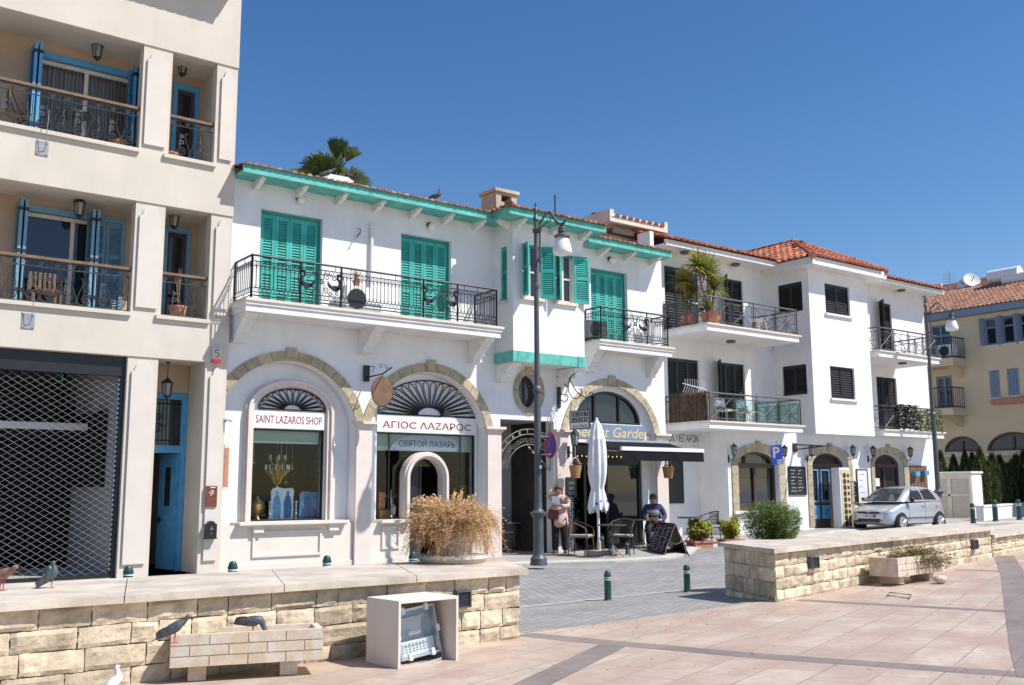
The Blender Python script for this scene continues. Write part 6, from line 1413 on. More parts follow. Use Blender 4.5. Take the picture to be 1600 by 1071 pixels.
stone_wall('lower rubble wall continuing behind the right end of the wall with the bush', [q0, (26, 11.4), (26, 12.6), (18.95, 11.15)], 0, zt2, (.34, .33, .33), ((0, 1, .2),))
# vents in the walls
def vent(label, P0, P1, px, py, wd, ht):
    e = (Vector(P1)-Vector(P0)).normalized(); d = ray(px, py); d2 = Vector((d.x, d.y)); n_ = Vector((e.y, -e.x))
    t_ = (Vector(P0)-Vector((0, 0))).dot(n_)/d2.dot(n_); p = CAM+d*t_
    t = thing('wall_vent', label, 'vent', p, 'louvred vents in the rubble walls'); Mx = Matrix(((e.x, n_.x, 0, p.x), (e.y, n_.y, 0, p.y), (0, 0, 1, p.z), (0, 0, 0, 1)))
    mb = MB(); w2, h2 = wd/2, ht/2
    for a in ((-w2, -w2+.014, -h2, h2), (w2-.014, w2, -h2, h2), (-w2+.014, w2-.014, -h2, -h2+.014), (-w2+.014, w2-.014, h2-.014, h2)): mb.box(a[0], a[1], -.02, .065, a[2], a[3], Mx)
    mb.box(-w2+.014, w2-.014, -.03, .02, -h2+.014, h2-.014, Mx); mb.build('frame', M['greymetal'], t)
    mb = MB()
    for k in range(7): z = -h2+.022+k*(ht-.04)/7; mb.quad(*[tuple(Mx @ Vector(q)) for q in ((-w2+.014, .058, z), (w2-.014, .058, z), (w2-.014, .03, z+.014), (-w2+.014, .03, z+.014))])
    mb.build('louvre', M['greymetal'], t)
vent('louvred vent in the left rubble wall behind the plywood box', LQ[0], LQ[1], 720, 936, .155, .155)
vent('louvred vent near the left corner of the right rubble wall', RQ[0], RQ[1], 1268, 879, .21, .155)
vent('louvred vent near the far end of the right rubble wall', RQ[0], RQ[1], 1520, 851, .24, .17)
# ================================================================== STREET LAMPS
lx, ly = 12.51, 15.73; lz = PAVE(lx)
lamp = thing('street_lamp', 'dark grey street lamp with a frosted bell shade in front of the white shop building', 'street lamp', (lx, ly, lz), 'bell-shaded street lamps')
Zp = lambda py: FZ(842, py, ly)
mb = MB(); zc = Zp(805)
mb.lathe([(.175, 0), (.175, .05), (.165, .07), (.165, .13), (.13, .17), (.105, .22), (.10, .3), (.10, zc-lz-.06), (.115, zc-lz-.04), (.16, zc-lz+.02), (.165, zc-lz+.05), (.12, zc-lz+.07), (.085, zc-lz+.12), (.082, zc-lz+.25)], 20, (lx, ly, lz)); mb.build('base', M['greymetal'], lamp, smooth=True, auto=35)
zr_, zt = Zp(607), Zp(348)
mb = MB(); prof = [(.078, zc+.25), (.070, zr_-.1), (.095, zr_-.08), (.10, zr_-.04), (.095, zr_), (.058, zr_+.05), (.05, Zp(452)), (.07, Zp(451)), (.07, Zp(446)), (.045, Zp(444)), (.042, Zp(366)), (.07, Zp(365)), (.07, Zp(359)), (.04, Zp(357)), (.036, Zp(346)), (.07, Zp(345)), (.05, Zp(340)), (.03, Zp(337)), (.045, Zp(332)), (.05, Zp(329)), (.02, Zp(325)), (.028, Zp(321)), (.004, Zp(316))]
mb.lathe([(r, z-lz) for r, z in prof], 14, (lx, ly, lz)); mb.build('post', M['greymetal'], lamp, smooth=True, auto=35)
hp = lambda px, py: (lx, *H(px, py, lx))
mb = MB(); yr = ly-.13
mb.tube([(lx, yr, Zp(428)), (lx, yr, Zp(372)), (lx, yr-.01, Zp(352)), hp(849.5, 340), hp(854, 333), hp(860, 332), hp(864, 338), hp(869, 347), hp(875, 351), hp(881, 349), hp(884, 343), hp(882, 340)], [.018, .022, .024, .026, .028, .03, .03, .032, .034, .03, .02, .01], 8)
mb.tube([(lx, yr, Zp(362)), hp(850, 352), hp(855, 348), hp(860, 345), hp(861, 341), hp(858, 341)], .014, 5); mb.tube([hp(856, 348), hp(855, 343)], .02, 5)
for py in (362, 409): mb.tube([(lx, ly, Zp(py)), (lx, yr-.03, Zp(py))], .022, 6); mb.lathe([(.045, -.05), (.045, .05)], 10, (lx, yr, Zp(py)))
mb.build('arm', M['greymetal'], lamp, smooth=True, auto=40)
hy, hz0 = H(878.5, 398, lx); hz = lambda py: H(878.5, py, lx)[1]
mb = MB(); mb.lathe([(.02, hz(352)), (.05, hz(354)), (.085, hz(357)), (.088, hz(363)), (.075, hz(364)), (.09, hz(366)), (.16, hz(369)), (.165, hz(371)), (.12, hz(371.5))], 20, (lx, hy, 0)); mb.build('lamp_cap', M['greymetal'], lamp, smooth=True, auto=35)
mb = MB(); mb.lathe([(.10, hz(370.8)), (.125, hz(373)), (.165, hz(381)), (.19, hz(389)), (.195, hz(394)), (.18, hz(397.5)), (.12, hz(399)), (.001, hz(399.5))], 24, (lx, hy, 0), caps=False); mb.build('lamp_shade', M['lampglass'], lamp, smooth=True)
l2x, l2y = 31.2, 17.95
dup(lamp, (l2x, l2y, PAVE(l2x)+.02), 0, 'dark grey street lamp with a frosted bell shade behind the silver hatchback', 1.03)
# signs
t = thing('no_stopping_sign', 'round blue no-stopping sign with a red border and cross on the street lamp post', 'road sign', (lx+.16, ly-.1, 2.2))
cy_, cz_ = H(858.5, 696, lx+.16); Rm = Matrix.Rotation(-.20, 4, 'Z') @ Matrix.Rotation(-PI/2, 4, 'Y'); T_ = Matrix.Translation((lx+.18, cy_, cz_)) @ Rm; Rr = .265
def disc(name, r, d, mt, n=36, ri=0):
    mb = MB(); mb.lathe([(r, d), (r, d+.004)], n, (0, 0, 0)); mb.v = [tuple(T_ @ Vector(q)) for q in mb.v]; return mb.build(name, M[mt], t)
disc('plate', Rr, -.004, 'signred'); disc('face', Rr*.80, .002, 'signblue')
mb = MB()
for s in (1, -1): mb.box(-.026, .026, -Rr*.80, Rr*.80, .008, .011 if s > 0 else .0115, Matrix.Rotation(s*PI/4, 4, 'Z'))
mb.v = [tuple(T_ @ Vector(q)) for q in mb.v]; mb.build('cross', M['signred'], t)
mb = MB(); mb.box(-Rr*.72, -Rr*.60, -.06, .06, .013, .016); mb.v = [tuple(T_ @ Vector(q)) for q in mb.v]; mb.build('marking', M['whitepaint'], t)
mb = MB(); 
for dz in (-.18, .18): mb.tube([(lx, ly, cz_+dz), (lx+.2, cy_, cz_+dz)], .014, 5)
mb.build('bracket', M['silver'], t)
mb = MB(); x, z = F(845, 730, ly-.09); 
t = thing('sticker', 'small white sticker on the lamp post below the no-stopping sign', 'sticker', (x, ly-.085, z)); mb.box(x-.03, x+.03, ly-.088, ly-.0765, z-.035, z+.035); mb.build('paper', M['whitepaint'], t)
pyY = 17.6; x, z = F(1212, 711, pyY); t = thing('parking_sign', 'blue square parking sign with a white P on a grey pole behind the bush', 'road sign', (x+.08, pyY, PAVE(x)))
mb = MB(); mb.tube([(x+.1, pyY, PAVE(x)), (x+.1, pyY, z+.4)], .032, 8); mb.build('pole', M['silver'], t)
PM = Matrix.Translation((x, pyY-.04, z)) @ Matrix.Rotation(-1.62, 4, 'Z') @ Matrix.Rotation(-.06, 4, 'Y')
mb = MB(); mb.box(-.20, .20, -.01, 0, -.27, .27, PM); mb.build('plate', M['signblue'], t)
text('P', -.12, .12, -.08, .22, -.013, M['whitepaint'], t, 'symbol', off=.02, Mx=PM); mb = MB(); mb.box(.0, .19, -.014, -.011, -.25, -.20, PM); mb.box(.0, .19, -.014, -.011, -.18, -.14, PM); mb.build('marking', M['whitepaint'], t)
# hanging signs
t = thing('oval_sign', 'blank brown wooden oval sign hanging from a black wall bracket between the stone arches', 'hanging sign', (10.0, 17.6, 4.0))
x, z = F(572, 584, WY-.03); sxm, szm = F(597, 612, 17.72); mb = MB(); mb.box(x-.07, x+.07, WY-.06, WY-.036, z-.17, z+.17); mb.tube([(x+.02, WY-.05, z-.08), (sxm, 17.72, szm+.36), (sxm+.05, 17.42, szm+.47)], .016, 5)
mb.tube([(x+.02, WY-.05, z+.15), (x+.1, WY-.2, z+.14), (sxm-.1, 17.95, szm+.42)], .008, 4)
for a0, dx in ((0, -.02), (2, .12)): mb.tube([(sxm+dx+.05*math.cos(k*.6+a0)*(1-k/14), 17.75, szm+.52+.06*math.sin(k*.6+a0)*(1-k/14)) for k in range(12)], .006, 4)
mb.tube([(sxm, 17.72, szm+.36), (sxm, 17.72, szm+.28)], .01, 4); mb.build('bracket', M['iron'], t)
OM = Matrix.Translation((sxm, 17.72, szm)) @ Matrix.Rotation(-.35, 4, 'Z'); mb = MB(); mb.plate([(.215*math.cos(2*PI*k/30), .30*math.sin(2*PI*k/30)) for k in range(30)], [], -.018, .018); mb.v = [tuple(OM @ Vector(q)) for q in mb.v]; mb.build('board', mat('brown_sign_wood', (.27, .145, .085), .6, .25, 7, .2, 50), t)
mb = MB(); mb.tube([tuple(OM @ Vector((.217*math.cos(2*PI*k/30), -.005, .302*math.sin(2*PI*k/30)))) for k in range(30)], .012, 5, closed=True); mb.build('rim', M['iron'], t)
t = thing('cafe_sign', 'framed white hanging sign lettered SECRET GARDEN below a curled iron bracket', 'hanging sign', (15.3, 17.5, 3.3))
wx, wz = F(874, 612, WY-.05); sY = 17.25
def sp(px, py): return F(px, py, WY-.05)
mb = MB(); mb.box(wx-.035, wx+.035, WY-.07, WY-.002, wz-.32, wz+.32); mb.lathe([(.002, -.42), (.05, -.36), (.03, -.31)], 8, (wx, WY-.04, wz)); mb.lathe([(.03, .31), (.05, .36), (.002, .42)], 8, (wx, WY-.04, wz)); 
# scroll bracket swings out from the wall along a slanted plane
dxp, dyp = FX(925, 620, 17.2)-wx, -1.05
def br(u, z): return (wx+dxp*u, WY-.06+dyp*u, z)
def brp(px, py):
    u = (px-876)/(932-876); yy = WY-.06+dyp*u; return br(u, FZ(px, py, yy))
for P in ([(878, 592), (883, 588), (889, 588), (894, 593), (898, 601), (903, 609), (908, 615), (915, 619), (921, 622), (928, 622), (933, 616), (931, 613), (926, 616)], [(878, 603), (884, 600), (889, 604), (889, 612), (885, 617), (879, 616)], [(878, 625), (884, 629), (889, 626), (891, 620), (888, 617), (885, 620)],
          [(903, 584), (896, 590), (891, 600), (892, 613), (898, 622), (905, 624), (911, 620), (915, 614), (914, 608), (909, 609)], [(924, 621), (921, 616), (921, 612)]):
    mb.tube([brp(*p) for p in P], .013, 5)
mb.build('bracket', M['iron'], t)
cen = ray(906, 656); yS = WY-.06+dyp*.50; sx_, sz_ = F(906, 656, yS); ang = -.95+.45
L_ = Matrix.Translation((sx_, yS, sz_)) @ Matrix.Rotation(math.atan2(dyp, dxp), 4, 'Z')
hw_, hh_ = .30, .205
# board edges follow the bracket
mb = MB(); mb.box(-hw_, hw_, -.012, .012, -hh_, hh_, L_); mb.build('board', M['whitepaint'], t)
mb = MB()
for a in ((-hw_-.02, hw_+.02, hh_, hh_+.02), (-hw_-.02, hw_+.02, -hh_-.02, -hh_), (-hw_-.02, -hw_, -hh_, hh_), (hw_, hw_+.02, -hh_, hh_)): mb.box(a[0], a[1], -.02, .02, a[2], a[3], L_)
for s in (-hw_*.95, hw_*.9): mb.tube([tuple(L_ @ Vector((s, 0, hh_+.02))), tuple(L_ @ Vector((s, 0, hh_+.30)))], .008, 4)
mb.build('frame', M['iron'], t)
for k, wd in enumerate(('SECRET', 'GARDEN')):
    z0 = hh_-.135-k*.135; mb = MB()
    for i in range(6): a = -hw_+.025+i*(hw_*2-.05)/6; mb.box(a+.003, a+(hw_*2-.05)/6-.003, -.017, -.013, z0, z0+.115, L_)
    mb.build('letter_tile', M['black'], t)
    for i, ch in enumerate(wd): a = -hw_+.025+i*(hw_*2-.05)/6; text(ch, a+.018, a+(hw_*2-.05)/6-.018, z0+.015, z0+.10, -.0185, M['whitepaint'], t, off=.004, Mx=L_)
text('Wine & Coffee Bar', -hw_+.06, hw_-.05, -hh_+.025, -hh_+.085, -.0135, M['black'], t, sh=.3, off=0, Mx=L_)
# security camera, hanging baskets, wall lantern at the cafe
x, z = F(358, 657, WY-.2); t = thing('security_camera', 'small white security camera on the wall left of the display window', 'camera', (x, WY-.2, z)); mb = MB(); mb.tube([(x+.05, WY-.27, z-.01), (x-.06, WY-.14, z+.03)], .035, 8); mb.build('housing', M['whitepaint'], t); mb = MB(); mb.tube([(x-.03, WY-.16, z), (x-.06, WY-.002, z-.06)], .015, 5); mb.build('bracket', M['greymetal'], t)
x, z = F(348, 720, WY-.06); t = thing('wall_plaque', 'reddish framed plaque on the white wall beside the cream building', 'plaque', (7.0, WY-.03, z)); mb = MB(); mb.box(6.96, 7.06, WY-.05, WY-.002, FZ(350, 765, WY), FZ(350, 695, WY)); mb.build('frame', M['sill'], t); mb = MB(); mb.box(6.97, 7.045, WY-.06, WY-.051, FZ(350, 760, WY), FZ(350, 700, WY)); mb.build('panel', M['terracotta'], t)
wall_lantern('black carriage lantern on the left pilaster of the cafe arch', (FX(898, 690, 18.0), 18.0, FZ(898, 688, 18.0)), WY-.062, None, .95)
def basket(label, px, py, Y, sc_=1):
    x, z = F(px, py, Y); t = thing('hanging_basket', label, 'basket', (x, Y, z), 'wicker baskets hung at the cafe front'); mb = MB()
    mb.lathe([(.10, -.15), (.125, -.02), (.145, .10), (.155, .14), (.14, .14), (.12, .02)], 18, (x, Y, z)); 
    for k in range(9): mb.tube([(x+(.105+.005*k)*math.cos(a*.35), Y+(.105+.005*k)*math.sin(a*.35), z-.145+k*.032) for a in range(18)], .008, 4, closed=True)
    mb.build('basket', M['wicker'], t); mb = MB(); mb.tube([(x-.13, Y, z+.13), (x-.08, Y, z+.29), (x+.02, Y, z+.33), (x+.1, Y, z+.26), (x+.13, Y, z+.13)], .014, 5); mb.tube([(x, Y, z+.33), (x, Y, z+.6)], .005, 3); mb.build('handle', M['sill'], t)
    mb = MB()
    for k in range(60):
        mb.cur = random.random(); c = Vector((x+random.gauss(0, .07), Y+random.gauss(0, .07), z+.15+abs(random.gauss(0, .07)))); d = Vector((random.gauss(0, 1), random.gauss(0, 1), random.gauss(0, 1))).normalized()*.03; e = d.orthogonal().normalized()*.018; mb.quad(c-d, c-e, c+d, c+e)
    mb.build('flowers', M['dryflower'], t, recalc=False)
M['dryflower'] = leafmat('dark_dried_flowers', (.06, .02, .03), (.13, .04, .05), (.22, .09, .09), .1)
basket('wicker basket with dark dried flowers hung left of the cafe entrance', 899, 737, 17.9); basket('wicker basket with dark dried flowers hung right of the cafe window under the awning', 1044, 738, 17.9)
# ================================================================== BOLLARDS
def bollard0():
    t = thing('bollard', '', 'bollard', (0, 0, 0), 'dark green bollards'); mb = MB(); mb.lathe([(.062, 0), (.062, .03), (.052, .04), (.052, .36), (.055, .37), (.055, .395), (.048, .40), (.046, .42), (.03, .445), (.001, .452)], 18, caps=False); mb.build('post', M['bollard'], t, smooth=True, auto=35)
    mb = MB()
    for z in (.315, .345): mb.lathe([(.0535, z), (.0535, z+.014)], 18, caps=False)
    mb.build('band', M['whitepaint'], t); return t
b0 = bollard0(); first = True
BL = [(950, 941, 0, .95, 0, 'green bollard with white rings on the setts, the one nearer the left rubble wall'), (1074, 928, 0, .95, 0, 'green bollard with white rings on the setts, the one nearer the right rubble wall'),
      (201, 884, .07, 1.2, 1, 'bollard top showing over the left wall in front of the cream pillar'), (77, 884, .07, 1.2, 1, 'bollard top over the left wall in front of the grille, beside the pigeon'),
      (364, 877, .07, 1.2, 1, 'bollard top over the left wall below the left end of the display window'), (511, 868, .07, 1.2, 1, 'bollard top over the left wall below the right end of the display window'), (645, 862, .07, 1.2, 1, 'bollard beside the dried plant in front of the arched doorway'),
      (941, 860, .10, .9, 0, 'bollard on the cafe pavement behind the closed parasol'), (980, 867, .10, .72, 0, 'bollard on the cafe pavement beside the dark rattan armchair'), (1521, 818, .36, 1.5, 0, 'bollard in front of the utility cabinet'), (1556, 816, .36, 1.7, 0, 'bollard by the white low wall, the left one of the pair'), (1593, 814, .36, 1.7, 0, 'bollard by the white low wall at the right edge')]
for px, py, z, s, tp, lb in BL:
    x, y = G(px, py, z+(.45*s if tp else 0))
    if first: o = b0; o.location = (x, y, z); o.scale = (s,)*3; o['label'] = lb; first = False
    else: dup(b0, (x, y, z), 0, lb, s)
# ================================================================== CAFE FURNITURE
def chair0(kind):
    t = thing('cafe_chair', '', 'chair', (0, 0, 0), 'rattan cafe chairs'); fm = M['rattan_br'] if kind else M['rattan']
    mb = MB(); mb.tube([(.24, -.22, .43), (.24, .22, .43), (-.2, .2, .41), (-.2, -.2, .41)], .014, 5, closed=True); mb.box(-.2, .24, -.2, .2, .405, .43); mb.build('seat', fm, t)
    mb = MB(); n = 8
    pts = [[(-.24+.24*(k/n), -.24, .415), (-.22+.46*(k/n), -.25, .43+.27*(1-(k/n)**2))] for k in range(n+1)]
    back = [(.25, -.25, .43), (.22, -.27, .62), (.05, -.27, .70), (-.14, -.24, .76), (-.24, -.12, .80), (-.26, 0, .81), (-.24, .12, .80), (-.14, .24, .76), (.05, .27, .70), (.22, .27, .62), (.25, .25, .43)]
    mb.tube(back, .016, 6)
    for k in range(13):
        a = -.2+.4*k/12; yb = a; xb = -.25+.09*(abs(a)/.2)**2; mb.tube([(-.2, yb*.95, .42), (xb, yb, .60), (xb, yb, .79-.03*(abs(a)/.2))], .0075, 4)
    for z in (.52, .60, .68, .74): mb.tube([(-.17, -.22, z), (-.23, -.1, z), (-.24, 0, z), (-.23, .1, z), (-.17, .22, z)], .007, 4)
    mb.build('backrest', fm, t)
    mb = MB(); mb.box(-.19, .23, -.2, .2, .432, .475); bm = mb.build('cushion', M['grey_cushion'], t)
    for x, y in ((.23, -.22), (.23, .22), (-.19, -.2), (-.19, .2)): mb = MB(); mb.tube([(x, y, .43), (x*1.12, y*1.05, 0)], .013, 5); mb.build('leg', fm, t)
    return t
ca = chair0(1); cb = chair0(0)
def camaz(x, y): return math.atan2(x, y)
def put(o, px, py, z, face, lb, used, s=1.0):
    x, y = G(px, py, z); r = -PI/2-camaz(x, y)+face   # face 0: towards the camera, +pi/2: image right
    if not used: o.location = (x, y, z); o.rotation_euler = (0, 0, r); o['label'] = lb; o.scale = (s,)*3; return o
    return dup(o, (x, y, z), r, lb, s)
put(ca, 907, 869, .08, 1.25, 'brown-framed rattan armchair with a grey cushion beside the closed parasol', False)
put(cb, 973, 869, .08, -.25, 'dark rattan armchair with a grey cushion behind the small metal table', False)
def putY(o, px, Y, face, lb):
    x = FX(px, 830, Y); return dup(o, (x, Y, PAVE(x)), -PI/2-camaz(x, Y)+face, lb)
putY(cb, 1108, 17.5, -1.0, 'dark rattan armchair behind the terracotta planters'); putY(cb, 1023, 17.75, -.15, 'dark rattan armchair in which the man in the cap sits')
put(ca, 783, 862, .08, .6, 'dark rattan chair beside the passage pilaster behind the dried plant', True)
put(cb, 822, 858, .08, -1.6, 'dark chair with a pale cushion under the leaning menu at the passage', True)
def cafe_table(label, px, py, z, h=.7, r=.31):
    x, y = G(px, py, z) if py > 100 else (FX(px, 830, py), py); z = PAVE(x); return wire_table(label, (x, y, z), h, r, 'table', 'ironL', 'round metal cafe tables')
cafe_table('round metal cafe table beside the parasol pole', 958, 871, .08); cafe_table('round metal cafe table with a drink in front of the seated man', 1000, 17.7, .08); cafe_table('round metal cafe table behind the terracotta planters', 1078, 17.5, .08); cafe_table('round metal cafe table at the passage in front of the leaning menu', 802, 862, .08)
x, y = FX(1000, 830, 17.7), 17.7; t = thing('drinking_glass', 'glass of orange drink on the table in front of the man', 'glass', (x+.1, y-.15, .84)); mb = MB(); mb.lathe([(.028, 0), (.035, .12)], 12, (x+.1, y-.15, PAVE(x)+.701)); mb.build('glass', mat('orange_drink', (.6, .28, .05), .2, .1, 5, 0), t)
# leaning menu board at the passage
x, y = G(806, 850, .08); t = thing('menu_stand', 'grey leaning menu board covered in print at the passage', 'menu board', (x, y, .08)); NM = Matrix.Translation((x+.05, y+.5, .08)) @ Matrix.Rotation(-camaz(x, y)*.6-.1, 4, 'Z') @ Matrix.Rotation(.12, 4, 'Y') @ Matrix.Rotation(-.14, 4, 'X')
mb = MB(); mb.box(-.22, .22, 0, .02, .55, 1.30, NM); mb.build('board', M['silver'], t); mb = MB()
for k in range(12): z = 1.24-k*.055; mb.box(-.17, random.uniform(.02, .18), -.004, -.001, z-.012, z+.008, NM)
mb.box(-.12, .12, -.004, -.001, 1.24, 1.28, NM); mb.build('print', M['black'], t); mb = MB()
for s in (-.2, .2): mb.tube([tuple(NM @ Vector((s, .01, .56))), tuple(NM @ Vector((s, .0, 0)))], .014, 4); mb.tube([tuple(NM @ Vector((s, .02, 1.1))), tuple(NM @ Vector((s, .5, .12)))], .012, 4)
mb.build('leg', M['iron'], t)
# A-board
t = thing('sandwich_board', 'black chalk sandwich board covered in handwritten lines with a chain at its side', 'chalkboard', (*G(1040, 868, .01), .01))
f0, f1 = Vector((*G(1009, 867, .03), .03)), Vector((*G(1036, 873.5, .03), .03)); g0, g1 = Vector((*G(1050, 864, .03), .03)), Vector((*G(1077, 870.5, .03), .03))
zt = 0; mid0, mid1 = (f0+g0)/2, (f1+g1)/2
def atz(px, py, ref):
    d = ray(px, py); tt = (ref.x*d.x+ref.y*d.y)/(d.x**2+d.y**2); return (CAM+d*tt).z
ht = (atz(1028, 818, mid0)+atz(1059, 818, mid1))/2
t0, t1 = Vector((mid0.x, mid0.y, ht)), Vector((mid1.x, mid1.y, ht))
for (a, b), nm in (((f0, f1), 'front_panel'), ((g0, g1), 'back_panel')):
    e = (b-a).normalized(); upv = (t0-a); n_ = e.cross(upv).normalized()
    if n_.dot(CAM-a) < 0 and nm == 'front_panel': n_ = -n_
    P = lambda u, v, d=0: tuple(a.lerp(b, u).lerp(t0.lerp(t1, u), v)+n_*d)
    mb = MB(); mb.quad(P(.06, .09), P(.94, .09), P(.94, .97), P(.06, .97)); p_ = mb.build(nm, M['black'], t, recalc=False)
    mb = MB()
    for (u0, v0, u1, v1) in ((0, 0, 0, 1), (1, 0, 1, 1), (0, .1, 1, .1), (0, 1, 1, 1)): mb.tube([P(u0 or .02, v0), P(u1 if u1 < 1 else .98, v1)], .020, 4)
    mb.build('frame', M['brownwood'], p_)
    if nm == 'front_panel':
        mb = MB()
        for c in range(3):
            for k in range(13):
                v = .9-k*.06; u0 = .12+c*.28; u1 = u0+random.uniform(.12, .24); n = 7
                mb.tube([P(u0+(u1-u0)*i/n, v+random.uniform(-.018, .018), .008) for i in range(n+1)], .0055, 3)
        mb.build('chalk_writing', M['whitepaint'], p_)
mb = MB(); a, b = f1.lerp(t1, .5), g1.lerp(t1, .5); mb.tube([a, a.lerp(b, .25)-Vector((0, 0, .05)), a.lerp(b, .5)-Vector((0, 0, .07)), a.lerp(b, .75)-Vector((0, 0, .05)), b], .006, 4); mb.build('chain', M['greymetal'], t)
# parasol
x, y = G(936, 868, .08); z0 = .08; PYz = lambda py: FZ(937, py, y); t = thing('parasol', 'closed white parasol tied with its printed valance on the cafe pavement', 'parasol', (x, y, z0))
mb = MB(); prof = [(655, .02), (658, .04), (664, .09), (672, .13), (684, .155), (686, .175), (690, .165), (705, .185), (725, .195), (740, .19), (752, .165), (761, .135), (764, .13), (770, .15), (782, .185), (793, .21), (798, .20)]
n = 48; rg = []
for py, r in prof:
    z = PYz(py); k_ = 8; row = []
    for i in range(n):
        a = 2*PI*i/n; amp = .16 if py > 686 else .10; rr = r*(1+amp*math.sin(k_*a+.4*math.sin(3*a))+.05*math.sin(3*a+py*.05)); zz = z-(.05*math.sin(5*a+1)-.04*math.sin(11*a) if py >= 793 else 0); row.append(mb.p(x+rr*math.cos(a), y+rr*math.sin(a), zz))
    rg.append(row)
for A, B in zip(rg, rg[1:]):
    for i in range(n): mb.f.append([A[i], A[(i+1) % n], B[(i+1) % n], B[i]])
mb.build('canopy', M['cloth_white'], t, smooth=True, recalc=False)
mb = MB(); mb.tube([(x, y, z0+.1), (x, y, PYz(656))], .03, 8); mb.lathe([(.02, 0), (.035, .02), (.02, .05), (.004, .06)], 10, (x, y, PYz(657))); mb.build('pole', M['whitepaint'], t)
mb = MB(); mb.box(x-.26, x+.26, y-.22, y+.22, z0, z0+.11); mb.lathe([(.05, 0), (.05, .2)], 10, (x, y, z0+.11)); mb.build('base', M['concrete'], t)
mb = MB()
for k in range(7): a = -PI/2+random.uniform(-1.3, 1.3); rr = .215; zz = PYz(788)+random.uniform(-.04, .05); c = Vector((x+rr*math.cos(a), y+rr*math.sin(a), zz)); s_ = Vector((-math.sin(a), math.cos(a), 0))*.02; mb.quad(c-s_, c+s_, c+s_+Vector((0, 0, .05)), c-s_+Vector((0, 0, .05)))
mb.build('print', M['signblue'], t)
# terracotta planters with shrubs
def leaf_ball(mb, c, rx, ry, rz, n, s, clumps=14, flat=.6, bright=None):
    cl = [(Vector((random.gauss(0, 1), random.gauss(0, 1), random.gauss(0, 1))).normalized()*random.uniform(.45, .95), random.uniform(.25, .5), random.random()) for _ in range(clumps)]
    for k in range(n):
        d, r_, cc = random.choice(cl); q = d+Vector((random.gauss(0, 1), random.gauss(0, 1), random.gauss(0, 1))).normalized()*r_*random.random()**.4
        if q.length > 1.12: q = q.normalized()*1.12
        p = Vector((c[0]+q.x*rx, c[1]+q.y*ry, c[2]+q.z*rz)); mb.cur = min(1, max(0, cc*.5+random.random()*.5))
        a = Vector((random.gauss(0, 1), random.gauss(0, 1), random.gauss(0, 1))).normalized(); b = a.orthogonal().normalized(); s_ = s*random.uniform(.6, 1.3); mb.quad(p-a*s_, p-b*s_*flat, p+a*s_, p+b*s_*flat)
    mb.cur = .5
for px, py, hpx, lb, mt2 in ((1094, 866, 843, 'terracotta trough of yellow-green shrub with reddish lower leaves beside the sandwich board', 1), (1142, 863, 835, 'terracotta trough of bright yellow-green shrub partly behind the right rubble wall', 0)):
    x, y = G(px, py-4, .01); t = thing('planter', lb, 'planter', (x, y, .01), 'terracotta troughs with shrubs'); TM = Matrix.Translation((x, y, .01)) @ Matrix.Rotation(-.25, 4, 'Z')
    mb = MB(); mb.plate([(-.26, -.2), (.26, -.2), (.26, .2), (-.26, .2)], [], 0, .22, axis='xy'); mb.plate([(-.285, -.225), (.285, -.225), (.285, .225), (-.285, .225)], [[(-.24, -.18), (.24, -.18), (.24, .18), (-.24, .18)]], .221, .27, axis='xy'); mb.v = [tuple(TM @ Vector(q)) for q in mb.v]; mb.build('trough', M['terracotta'], t)
    mb = MB(); leaf_ball(mb, (x, y, .55), .30, .28, .29, 3600, .032, 26); mb.build('foliage', M['yellowgreen'], t, recalc=False)
    if mt2: mb = MB(); leaf_ball(mb, (x-.02, y-.02, .44), .33, .30, .18, 500, .026); mb.build('red_leaves', M['dryflower'], t, recalc=False)
    mb = MB(); twigs(mb, (x, y, .2), 12, .5, .25, .01); mb.build('stem', M['bark'], t)
# ================================================================== PLANTS ON THE WALLS
gx_, gy_ = G(708, 876, LT); gy_ = min(gy_, 8.85); gx_ = FX(708, 870, gy_)
t = thing('dried_plant', 'pale wicker pot overflowing with straw-coloured dried plant on the left rubble wall', 'potted plant', (gx_, gy_, LT))
mb = MB(); mb.lathe([(.33, 0), (.37, .05), (.36, .08), (.28, .085)], 24, (gx_, gy_, LT)); mb.build('saucer', M['capstone'], t, smooth=True, auto=40)
px_, py2 = gx_+.05, gy_+.02
mb = MB(); mb.lathe([(.15, .085), (.165, .2), (.19, .34), (.21, .44), (.22, .45), (.205, .46), (.17, .42), (.001, .40)], 24, (px_, py2, LT), caps=False); mb.build('pot', M['pink'], t, smooth=True, auto=40)
mb = MB()
for k in range(9): mb.tube([(px_+(.160+.0066*k)*math.cos(a*2*PI/20), py2+(.160+.0066*k)*math.sin(a*2*PI/20), LT+.13+k*.036) for a in range(20)], .007, 4, closed=True)
for k in range(24): a = k*2*PI/24; mb.tube([(px_+.158*math.cos(a), py2+.158*math.sin(a), LT+.09), (px_+.222*math.cos(a), py2+.222*math.sin(a), LT+.44)], .006, 4)
mb.build('wicker_weave', M['sill'], t)
mb = MB(); tip = MB()
rv = (cam.matrix_world.to_3x3() @ Vector((1, 0, 0))); rv.z = 0; rv.normalize(); bv = Vector((-rv.y, rv.x, 0))
